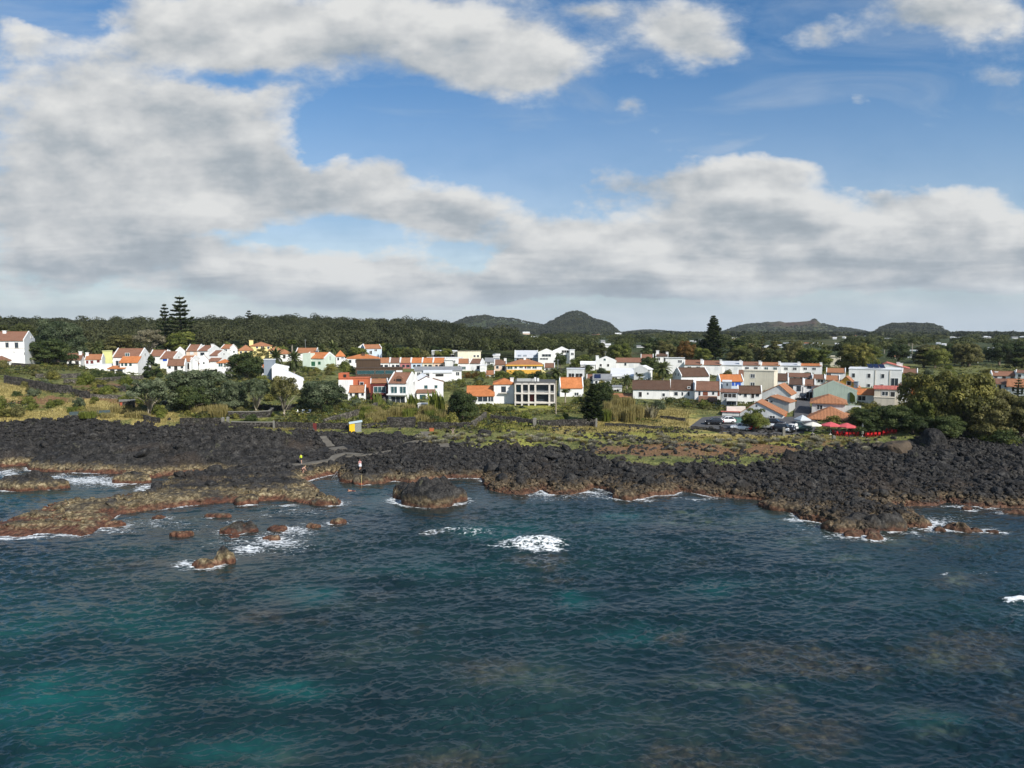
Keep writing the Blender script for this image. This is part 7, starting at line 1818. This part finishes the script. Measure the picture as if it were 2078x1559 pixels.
def build_cars():
    car('hatch', 'black', 1449, 861.5, 8, 'black hatchback parked on the upper level left of the car park')
    car('hatch', 'white', 1473, 859, 20, 'white car just behind the black hatchback')
    car('hatch', 'white', 1502, 873, 4, 'white hatchback at the front of the car park')
    car('sedan', 'red', 1526, 871.5, 62, 'red car half hidden behind the white hatchback')
    car('suv', 'silver', 1552, 870, 176, 'pale silver off roader right of the shade tree')
    car('hatch', 'black', 1538, 866, 170, 'dark car in the shadow of the shade tree')
    car('hatch', 'black', 1573, 864, 165, 'black car parked by the orange panelled corner')
    car('suv', 'black', 1592, 876.5, 160, 'dark off roader at the right of car park')
    car('hatch', 'white', 1604, 876, 60, 'white car with open rear beside the beige post')
    car('pickup', 'green', 1622, 873.5, 174, 'grey green pickup beside the white parasol')
    car('suv', 'black', 1629, 811, 90, 'black car parked up the street before the arched garage')
    car('hatch', 'white', 1750, 812, 0, 'white car inside the open garage with orange roof', lift=.1)
build_cars()

FAB = {'white': plain('cream canvas', (.72, .69, .60), .8), 'red': plain('coral red canvas', (.58, .10, .11), .8), 'teal': plain('green tarpaulin', (.012, .085, .07), .6), 'tent': plain('grey white tent', (.50, .54, .56), .7)}
METAL = plain('galvanised metal', (.42, .43, .44), .4, metal=.6); REDP = plain('red plastic', (.52, .012, .014), .4); WOOD = plain('weathered wood', (.16, .11, .07), .8, .3)
def parasol(px, pyb, wpx, pyt, col, label, closed=False):
    p = ground_at(px, pyb); m = p[1] / F; g = hgt(p[0], p[1]); H = zat(pyt, p[1]) - g; r = wpx * m / 2
    e = empty('parasol', (p[0], p[1], g), .3, label, 'parasol', 'parasols of the seafront restaurant')
    MB().tube([(0, 0, -.3), (0, 0, H)], [.035, .03], 8).build('pole', METAL, e)
    MB().lathe([(.32, 0), (.32, .1), (.08, .14), (.05, .3)], 12).build('base', CONC, e)
    if closed:
        MB().lathe([(.06, H - 2.1), (.20, H - 2.0), (.24, H - 1.4), (.15, H - .9), (.2, H - .5), (.08, H + .05)], 8).build('canopy', FAB[col], e, smooth=True)
    else:
        n = 8; mb = MB(); hc = r * .36
        V = [(0, 0, H)] + [(r * .5 * math.cos(k * math.pi / 4), r * .5 * math.sin(k * math.pi / 4), H - hc * .42) for k in range(n)] + [(r * math.cos(k * math.pi / 4), r * math.sin(k * math.pi / 4), H - hc) for k in range(n)] + [(r * 1.0 * math.cos(k * math.pi / 4), r * 1.0 * math.sin(k * math.pi / 4), H - hc - .18) for k in range(n)]
        Fs = []
        for k in range(n):
            q = (k + 1) % n; Fs += [(0, 1 + k, 1 + q), (1 + k, 9 + k, 9 + q, 1 + q), (9 + k, 17 + k, 17 + q, 9 + q)]
        mb.add(V, Fs).build('canopy', FAB[col], e)
        for k in range(n): MB().tube([(0, 0, H - .06), (r * .97 * math.cos(k * math.pi / 4), r * .97 * math.sin(k * math.pi / 4), H - hc - .05)], [.015, .012], 4).build('rib', METAL, e)
def red_table(px, py, label_t, k):
    p = ground_at(px, py); g = hgt(p[0], p[1])
    e = empty('red_table', (p[0], p[1], g), 0, label_t, 'table', 'red tables of the seafront restaurant')
    MB().box(-.6, .6, -.4, .4, .70, .74).build('tabletop', REDP, e)
    for sx in (-.52, .52):
        for sy in (-.32, .32): MB().box(sx - .03, sx + .03, sy - .03, sy + .03, 0, .70).build('leg', REDP, e)
    for i, (dx, dy, rz) in enumerate(((-.35, -.75, 0), (.35, -.75, .1), (-.35, .75, math.pi), (.35, .75, math.pi))):
        c = empty('red_chair', (p[0] + dx, p[1] + dy, g), rz, 'red plastic chair at the seafront restaurant tables', 'chair', 'red chairs of the seafront restaurant')
        MB().box(-.23, .23, -.22, .22, .42, .46).build('seat', REDP, c); MB().box(-.23, .23, -.25, -.21, .47, .88).build('backrest', REDP, c)
        for sx in (-.2, .2):
            for sy in (-.19, .19): MB().box(sx - .02, sx + .02, sy - .02, sy + .02, 0, .42).build('leg', REDP, c)
def build_terrace():
    parasol(1649, 883, 34, 856, 'white', 'open cream parasol, the only pale open one')
    parasol(1685, 884, 38, 856, 'red', 'open coral red parasol, left one of the two')
    parasol(1718, 885, 40, 858, 'red', 'open coral red parasol, right one of the two')
    parasol(1750, 888, 0, 860, 'white', 'closed cream parasol standing furled beside the red tables', True)
    for i, (x, y) in enumerate(((1699, 884), (1717, 885), (1732, 885), (1760, 888), (1775, 888.5), (1792, 889), (1808, 889.5))): red_table(x, y, 'red table on the seafront terrace, ' + ('leftmost', 'second from left', 'third from left', 'middle', 'third from right', 'second from right', 'rightmost')[i], i)
    p = ground_at(1628, 862); g = hgt(p[0], p[1]); e = empty('pavilion_tent', (p[0], p[1], g), .2, 'pale grey pyramid tent between car park and restaurant', 'tent'); m = p[1] / F
    w = 12 * m; H = zat(851, p[1]) - g; Ht = zat(842, p[1]) - g
    MB().add([(-w, -w, H), (w, -w, H), (w, w, H), (-w, w, H), (0, 0, Ht), (-w, -w, H - .2), (w, -w, H - .2), (w, w, H - .2), (-w, w, H - .2)], [(0, 1, 4), (1, 2, 4), (2, 3, 4), (3, 0, 4), (0, 5, 6, 1), (1, 6, 7, 2), (2, 7, 8, 3), (3, 8, 5, 0)]).build('canopy', FAB['tent'], e)
    for sx in (-1, 1):
        for sy in (-1, 1): MB().box(sx * w * .96 - .03, sx * w * .96 + .03, sy * w * .96 - .03, sy * w * .96 + .03, -.3, H - .1).build('pole', METAL, e)
    # green tarpaulin over a stack by the wall
    p = ground_at(1499, 859, .3); m = p[1] / F; V = []; Fs = []; nx, ny = 24, 9
    for i in range(nx):
        for j in range(ny):
            x = (i / (nx - 1) - .5) * 36 * m; t = j / (ny - 1); y = (t - .5) * 1.6
            z = 1.35 * min(1, 3.2 * min(t, 1 - t) + .02) * (1 - .12 * math.sin(i * .9) ** 2) * min(1, 4 * min(i, nx - 1 - i) / nx + .15)
            V.append((x, y, z - .05))
    Fs = [(i * ny + j, (i + 1) * ny + j, (i + 1) * ny + j + 1, i * ny + j + 1) for i in range(nx - 1) for j in range(ny - 1)]
    o = MB().add(V, Fs).build('tarpaulin', FAB['teal'], loc=(p[0], p[1] + 1, float(base_height(p[:1], p[1:2])[0]) + .2), smooth=True); tag(o, 'dark green tarpaulin draped over stored things beside the car park', 'tarpaulin')
    # low yellow green kerb planter in front of the terrace
    p = ground_at(1660, 881); MB_ = MB(); k = p[1] / F; MB_.box(-28 * k, 28 * k, -.2, .2, -.5, .45)
    o = MB_.build('planter', plain('yellow green planter', (.30, .33, .06), .8), loc=p); tag(o, 'long low yellow green planter edge before the restaurant terrace', 'planter')
    # terrace fence behind the furniture
    # round sign, posts
    p = ground_at(1615, 886); g = p[2]; e = empty('round_sign', p, 0, 'small white round sign on a grey post at the car park edge', 'sign')
    MB().tube([(0, 0, -.4), (0, 0, 2.5)], [.035, .035], 8).build('post', METAL, e)
    d = MB().lathe([(.02, -.012), (.30, -.012), (.30, .012), (.02, .012)], 20).mesh('sign_face', FRAME_W); mobj('sign_face', d, e, (0, -.06, 2.35), (math.pi / 2, 0, 0))
    # notice kiosk, red board, orange box, driftwood marker
    p = ground_at(717, 878); m = p[1] / F; e = empty('kiosk', (p[0], p[1], hgt(p[0], p[1])), .25, 'small kiosk with yellow side and pale slanting roof on the lava edge', 'kiosk')
    H = 1.95
    MB().box(-.78, .30, -.5, .5, -.5, H * .86).build('side_panel', plain('yellow panel', (.78, .50, .015), .5), e)
    MB().add([(.302, -.5, -.5), (1.6, -.5, -.5), (1.6, .5, -.5), (.302, .5, -.5), (.302, -.5, H * .84), (1.6, -.5, H * .98), (1.6, .5, H * .98), (.302, .5, H * .84)], [(0, 3, 2, 1), (4, 5, 6, 7), (0, 1, 5, 4), (1, 2, 6, 5), (2, 3, 7, 6), (3, 0, 4, 7)]).build('body', plain('grey printed panel', (.25, .26, .24), .6, .6, 6), e)
    MB().slab([(-.85, -.65, H * .87), (1.8, -.65, H * 1.06), (1.8, .65, H * 1.16), (-.85, .65, H * .98)], .07).build('roof', plain('pale blue roof sheet', (.55, .66, .68), .4), e)
    p = ground_at(639, 879); e = empty('red_board', p, 0, 'dark red upright board standing in front of dark basalt wall', 'board')
    MB().box(-.36, .36, -.05, .05, .25, 2.0).build('panel', plain('dark red paint', (.14, .022, .018), .7, .25), e)
    for s in (-.3, .3): MB().box(s - .04, s + .04, -.049, .049, -.5, .247).build('post', WOOD, e)
    p = ground_at(876, 876); mb = MB(); mb.box(-.42, .42, -.3, .3, -.3, .62); mb.box(-.47, .47, -.35, .35, .623, .70)
    o = mb.build('orange_box', plain('faded orange crate', (.42, .12, .045), .7), loc=p); tag(o, 'small faded orange box on the lava below the walls', 'box')
    p = ground_at(919, 886); e = empty('driftwood_marker', p, .4, 'pinkish driftwood marker post with crossed sticks', 'marker')
    for nm, a, b in (('post', (0, 0, -.3), (0, 0, 1.7)), ('stick', (-.45, 0, 1.5), (.35, .05, .6)), ('stick', (.4, 0, 1.55), (-.3, .05, .5))): MB().tube([a, b], [.05, .035], 6).build(nm, plain('bleached wood', (.42, .30, .27), .8), e)
    # bathing place handrail and ladder pole
    a = ground_at(671, 957); b = ground_at(684, 950); za = hgt(a[0], a[1]); zb = hgt(b[0], b[1]); e = empty('handrail', (a[0], a[1], za), 0, 'grey metal handrail leading into the bathing pool', 'handrail')
    dx, dy, dz = b[0] - a[0], b[1] - a[1], zb - za
    MB().tube([(0, 0, -.6), (0, 0, .95)], [.03, .03], 7).build('post', METAL, e); MB().tube([(dx, dy, dz - .6), (dx, dy, dz + 1.35)], [.03, .03], 7).build('post', METAL, e); MB().tube([(0, 0, .93), (dx, dy, dz + 1.33)], [.03, .03], 7).build('rail', METAL, e); MB().tube([(0, 0, .5), (dx, dy, dz + .8)], [.022, .022], 7).build('rail', METAL, e)
    for q, (px, top, py, lab) in enumerate(((620, 689, 716, 'slim pole behind the palms left of the mint house'), (1187, 737, 764, 'grey utility pole left of the solar panel house'), (1132, 729, 756, 'yellowish lamp pole by the yellow steps'), (1228, 713, 732, 'thin mast behind the little gabled house'), (1745, 742, 762, 'thin pole between tan roofed house and white block'))):
        Y = (300, 218, 236, 300, 228)[q]; p = pt(px, py, Y); g = hgt(p[0], Y); H = zat(top, Y) - g; e = empty('utility_pole', (p[0], Y, g), 0, lab, 'pole')
        MB().tube([(0, 0, -.5), (0, 0, H)], [.11, .07], 7).build('pole', METAL, e); MB().box(-.5, .5, -.04, .04, H - .35, H - .27).build('crossarm', METAL, e)
    for px, top, py in ((1951, 694, 716), (2058, 696, 715)):
        Y = 700; p = pt(px, py, Y); g = hgt(p[0], Y); H = zat(top, Y) - g
        e = empty('light_mast', (p[0], Y, g), 0, 'tall thin road light mast on the far plain, ' + ('left one' if px < 2000 else 'right one'), 'mast', 'road light masts')
        MB().tube([(0, 0, -.5), (0, 0, H)], [.16, .08], 6).build('pole', METAL, e); MB().box(-1.2, 1.2, -.15, .15, H, H + .15).build('lamp', METAL, e)
    # garden chairs on the lawn behind the dark wall
    for i, px in enumerate((604, 615, 626)):
        p = ground_at(px, 842); e = empty('garden_lounger', (p[0], p[1], hgt(p[0], p[1])), .5 - i * .3, 'white garden lounger on the lawn behind the dark wall, ' + ('left', 'middle', 'right')[i] + ' one', 'lounger', 'white garden loungers')
        MB().box(-.3, .3, -.6, .6, .30, .36).build('seat', FRAME_W, e); MB().add([(-.3, .6, .33), (.3, .6, .33), (.3, 1.0, .9), (-.3, 1.0, .9), (-.3, .66, .30), (.3, .66, .30), (.3, 1.06, .87), (-.3, 1.06, .87)], [(0, 1, 2, 3), (7, 6, 5, 4), (0, 4, 5, 1), (2, 6, 7, 3), (1, 5, 6, 2), (0, 3, 7, 4)]).build('backrest', FRAME_W, e)
        for sx in (-.26, .26):
            for sy in (-.5, .5): MB().box(sx - .025, sx + .025, sy - .025, sy + .025, 0, .298).build('leg', FRAME_W, e)
    # ruined hut among the left trees
    p = ground_at(259, 836); m = p[1] / F; e = empty('stone_hut', (p[0], p[1], hgt(p[0], p[1])), -math.atan2(259 - CX, F), 'small dark stone hut with pale slab roof below the left trees', 'hut')
    MB().box(-14 * m, 14 * m, 0, 3, -1, 2.1).build('wall', STONE, e); MB().box(-15 * m, 15 * m, -.25, 3.2, 2.103, 2.3).build('roof', COPING, e); MB().box(-4 * m, 5 * m, -.04, .01, 0, 1.7).build('door', DARK, e); MB().box(-13 * m, -9 * m, -.06, -.003, 0.2, 1.9).build('shutter', plain('rusty red shutter', (.35, .07, .03), .7), e)
    p = ground_at(183, 843); m = p[1] / F; o = MB().box(-36 * m, 36 * m, -.05, .05, -.5, .95).build('netting_fence', plain('blue green netting', (.05, .075, .08), .8, .3), loc=p, rot=(0, 0, -math.atan2(183 - CX, F))); tag(o, 'low blue green netting fence in the dry grass at left', 'fence')
build_terrace()

# ------------------------------------------------------------------ people
SKIN = plain('skin', (.52, .30, .21), .5, .06, 8); SKIN_T = plain('tanned skin', (.42, .22, .14), .5, .06, 8)
CLOTH = {k: plain(k + ' cloth', c, .85, .12, 6) for k, c in dict(lime=(.52, .62, .03), black=(.015, .016, .02), pink=(.66, .33, .32), white=(.74, .74, .78), navy=(.025, .03, .14), shoes=(.75, .75, .76), trunks=(.10, .03, .03)).items()}
HAIR = {k: plain(k + ' hair', c, .7, .2, 20) for k, c in dict(dark=(.03, .02, .014), auburn=(.13, .035, .015), fair=(.40, .28, .13)).items()}
EYE = plain('dark eye', (.02, .015, .012), .2)
def skinned(name, chains, mat, parent, sub=2):
    """chains: list of [(joint key or (x,y,z), radius[, radius2]) ...]; shared keys join. the first joint is the root"""
    V = []; R = []; E = []; idx = {}
    for ch in chains:
        prev = None
        for q in ch:
            k = q[0] if isinstance(q[0], str) else None; key = k or tuple(q[0])
            if key not in idx:
                idx[key] = len(V); V.append(J[k] if k else q[0]); R.append((q[1], q[2] if len(q) > 2 else q[1]))
            i = idx[key]
            if prev is not None and (prev, i) not in E and prev != i: E.append((prev, i))
            prev = i
    me = bpy.data.meshes.new(name); me.from_pydata([tuple(v) for v in V], E, []); me.materials.append(mat)
    o = mobj(name, me, parent)
    o.modifiers.new('Skin', 'SKIN'); sk = me.skin_vertices[0].data
    for i, r in enumerate(R): sk[i].radius = r; sk[i].use_root = (i == 0)
    o.modifiers['Skin'].use_smooth_shade = True
    s = o.modifiers.new('Subdivision', 'SUBSURF'); s.levels = sub; s.render_levels = sub
    return o
J = {}
def person(pos, rz, label, pose, skin=SKIN, hair='dark', top=None, shorts='black', shoes=None, long_hair=False, skirt=None, group=None):
    global J
    J = {k: Vector(v) for k, v in pose.items()}
    e = empty('person', pos, rz, label, 'person', group)
    ch = [[('pelvis', .15, .11), ('waist', .125, .10), ('chest', .155, .115), ('neck', .058), ('head0', .082), ('head1', .098), ('head2', .062)],
          [('head1', .098), (J['head1'] + J['face'] * .102 + Vector((0, 0, -.005)), .018)]]
    for s in 'lr':
        ch.append([('chest', .155), (s + 'sho', .066), (s + 'elb', .043), (s + 'wri', .028), (s + 'palm', .036, .02)])
        d = (J[s + 'palm'] - J[s + 'wri']).normalized(); sd = d.cross(Vector((0, 1, .3))).normalized()
        for f in range(4):
            b = J[s + 'palm'] + d * .035 + sd * (f - 1.5) * .021; ln = (.066, .078, .072, .056)[f]
            ch.append([(s + 'palm', .036, .02), (b, .010), (b + d * ln * .55 + Vector((0, .008, -.004)), .009), (b + d * ln + Vector((0, .022, -.012)), .008)])
        b = J[s + 'palm'] + sd * -.035
        ch.append([(s + 'palm', .036, .02), (b + d * .005, .011), (b + d * .035 - sd * .018, .010), (b + d * .058 - sd * .02 + Vector((0, .012, 0)), .009)])
        ch.append([('pelvis', .15), (s + 'hip', .095), (s + 'kne', .062), (s + 'cal', .058), (s + 'ank', .04), (s + 'toe', .034, .045)])
    skinned('body', ch, skin, e)
    up = (J['head2'] - J['head0']).normalized(); fc = J['face']; sdv = fc.cross(up).normalized()
    for s in (-1, 1):
        for nm, mt, off, r in (('eye', EYE, fc * .092 + sdv * .034 * s + up * .012, .013), ('ear', skin, sdv * .098 * s - fc * .005, .026)):
            bm = bmesh.new(); bmesh.ops.create_icosphere(bm, subdivisions=1, radius=r); me = bpy.data.meshes.new(nm); bm.to_mesh(me); bm.free(); me.materials.append(mt); mobj(nm, me, e, J['head1'] + off)
    bm = bmesh.new(); bmesh.ops.create_icosphere(bm, subdivisions=1, radius=.02); me = bpy.data.meshes.new('mouth'); bm.to_mesh(me); bm.free(); me.materials.append(CLOTH['trunks']); mobj('mouth', me, e, J['head1'] + fc * .088 - up * .048, scale=(1.2, .5, .4))
    V, Fc = ico(3); keep = V @ np.array(up) > -.25; P = V * .112
    front = (V @ np.array(fc) > .45) & (V @ np.array(up) < .55)
    P = P * np.where(front, .80, 1.0)[:, None]
    if long_hair:
        low = (V @ np.array(up) < -.1) & (V @ np.array(fc) < .2); P[low] += -np.array(up) * .14
    else: P = P * np.where(keep, 1, .82)[:, None]
    mobj('hair', np_mesh('hair', P, Fc, HAIR[hair], smooth=True), e, J['head1'] + up * .022 - fc * .012)
    if top:
        c2 = [[('waist', .15, .12), ('chest', .182, .14), ('neck', .078)]]
        for s in 'lr': c2.append([('chest', .182), (s + 'sho', .088), (s + 'elb', .062)] + ([(J[s + 'elb'] + (J[s + 'wri'] - J[s + 'elb']) * .8, .05)] if top == 'lime' else []))
        c2[0].insert(0, ('pelvis', .168, .135)); skinned('jacket' if top == 'lime' else 'shirt', c2, CLOTH[top], e)
    if shorts:
        c3 = [[('waist', .142, .115), ('pelvis', .172, .14)]]
        for s in 'lr': c3.append([('pelvis', .172), (s + 'hip', .12), (J[s + 'hip'] + (J[s + 'kne'] - J[s + 'hip']) * .62, .10)])
        skinned('shorts', c3, CLOTH[shorts], e)
    if skirt:
        pz = J['pelvis']; MB().lathe([(.17, pz.z + .16), (.21, pz.z), (.25, pz.z - .22), (.26, pz.z - .36)], 14).build('wrap_towel', CLOTH[skirt], e, smooth=True)
    if shoes:
        for s in 'lr': skinned('shoe', [[(s + 'ank', .05), (J[s + 'toe'] + Vector((0, 0, .0)), .05, .045)]], CLOTH[shoes], e, 1)
    return e
def stand(lean=0., arms=((.30, .02, .92), (.30, .02, .92)), stride=.0):
    P = dict(pelvis=(0, 0, .95), waist=(0, lean * .3, 1.10), chest=(0, lean * .75, 1.32), neck=(0, lean, 1.48), head0=(0, lean + .02, 1.55), head1=(0, lean + .035, 1.63), head2=(0, lean + .03, 1.70), face=(0, 1, -.15))
    for s, sg, ar in (('l', -1, arms[0]), ('r', 1, arms[1])):
        w = Vector((sg * ar[0], ar[1], ar[2])); sh = Vector((sg * .175, lean * .85, 1.42)); el = (w + sh) / 2 + Vector((sg * .05, -.05, -.01)); pl = w + (w - el).normalized() * .075
        st = stride * sg
        P.update({s + 'sho': sh, s + 'elb': el, s + 'wri': w, s + 'palm': pl, s + 'hip': (sg * .09, 0, .90), s + 'kne': (sg * .10, st * .5 + .03, .50), s + 'cal': (sg * .10, st * .7 - .01, .36), s + 'ank': (sg * .10, st, .085), s + 'toe': (sg * .115, st + .15, .035)})
    return P
def build_people():
    p = ground_at(612, 942.5); z = hgt(p[0], p[1]) + .10
    person((p[0], p[1], z), 1.2, 'person in bright yellow green jacket and black shorts on the concrete path', stand(.10, ((.22, .22, 1.02), (.24, .16, .98)), .12), top='lime', shorts='black', shoes='shoes', hair='dark')
    # crouching bather on the rock below the path
    p = ground_at(615, 957.5); z = hgt(p[0], p[1]) + .02
    P = dict(pelvis=(0, -.22, .62), waist=(0, -.10, .76), chest=(0, .14, .90), neck=(0, .30, .98), head0=(0, .37, 1.02), head1=(0, .43, 1.08), head2=(0, .44, 1.15), face=(0, .9, -.4))
    for s, sg in (('l', -1), ('r', 1)):
        P.update({s + 'sho': (sg * .175, .22, .93), s + 'elb': (sg * .24, .33, .68), s + 'wri': (sg * .20, .45, .46), s + 'palm': (sg * .19, .49, .40), s + 'hip': (sg * .10, -.20, .58), s + 'kne': (sg * .14, .12, .42), s + 'cal': (sg * .13, .04, .28), s + 'ank': (sg * .12, -.06, .085), s + 'toe': (sg * .13, .09, .035)})
    person((p[0], p[1], z), -.9, 'bare skinned bather bending forward on the dark rock below the path', P, SKIN, hair='fair', top=None, shorts='trunks')
    q = sea(731, 966, .95); z = max(hgt(q[0], q[1]), .55)
    for zz in np.arange(.4, 2.0, .05):
        q = sea(731, 966.5, zz)
        hh = hgt(q[0], q[1])
        for ix, iy, rx, ry, _ in ISLETS: pass
        if hh >= zz: break
    dg = bpy.context.evaluated_depsgraph_get(); dg.update()
    r = S.ray_cast(dg, Vector((q[0], q[1], 12)), Vector((0, 0, -1))); z = r[1].z if r[0] else hgt(q[0], q[1])
    person((q[0], q[1], z - .01), 2.9, 'auburn haired person in pink top and white and navy wrap standing on brown rock ledge', stand(.03, ((.20, .20, 1.12), (.20, .20, 1.12))), SKIN, hair='auburn', top='pink', shorts='navy', skirt='white', long_hair=True)
    # swimmer, lying in the water
    q = sea(714, 997)
    P = dict(pelvis=(0, -.15, -.02), waist=(0, .02, .0), chest=(0, .25, .02), neck=(0, .42, .05), head0=(0, .48, .09), head1=(0, .55, .13), head2=(0, .58, .19), face=(0, 1, .0))
    for s, sg in (('l', -1), ('r', 1)):
        P.update({s + 'sho': (sg * .18, .35, .0), s + 'elb': (sg * .34, .55, -.05), s + 'wri': (sg * .28, .80, -.06), s + 'palm': (sg * .26, .88, -.07), s + 'hip': (sg * .09, -.22, -.04), s + 'kne': (sg * .12, -.65, -.10), s + 'cal': (sg * .12, -.78, -.11), s + 'ank': (sg * .11, -1.05, -.12), s + 'toe': (sg * .11, -1.18, -.16)})
    person((q[0], q[1], .07), 1.35, 'swimmer floating in the small bathing bay', P, SKIN_T, hair='auburn', top=None, shorts='trunks')
    # pole with rope at the water's edge beside the ledge
    a = sea(733.5, 984); e = empty('ladder_pole', (a[0], a[1], 0), 0, 'thin yellowish mooring pole at water edge below the person in white', 'pole')
    MB().tube([(0, 0, -.8), (0, .1, 1.5)], [.05, .045], 7).build('pole', plain('yellowed pole', (.45, .36, .16), .6), e); MB().tube([(-.35, 0, .12), (.3, 0, .10)], [.05, .05], 6).build('float', plain('orange float', (.55, .12, .05), .6), e)
build_people()
build_haze(.00005)
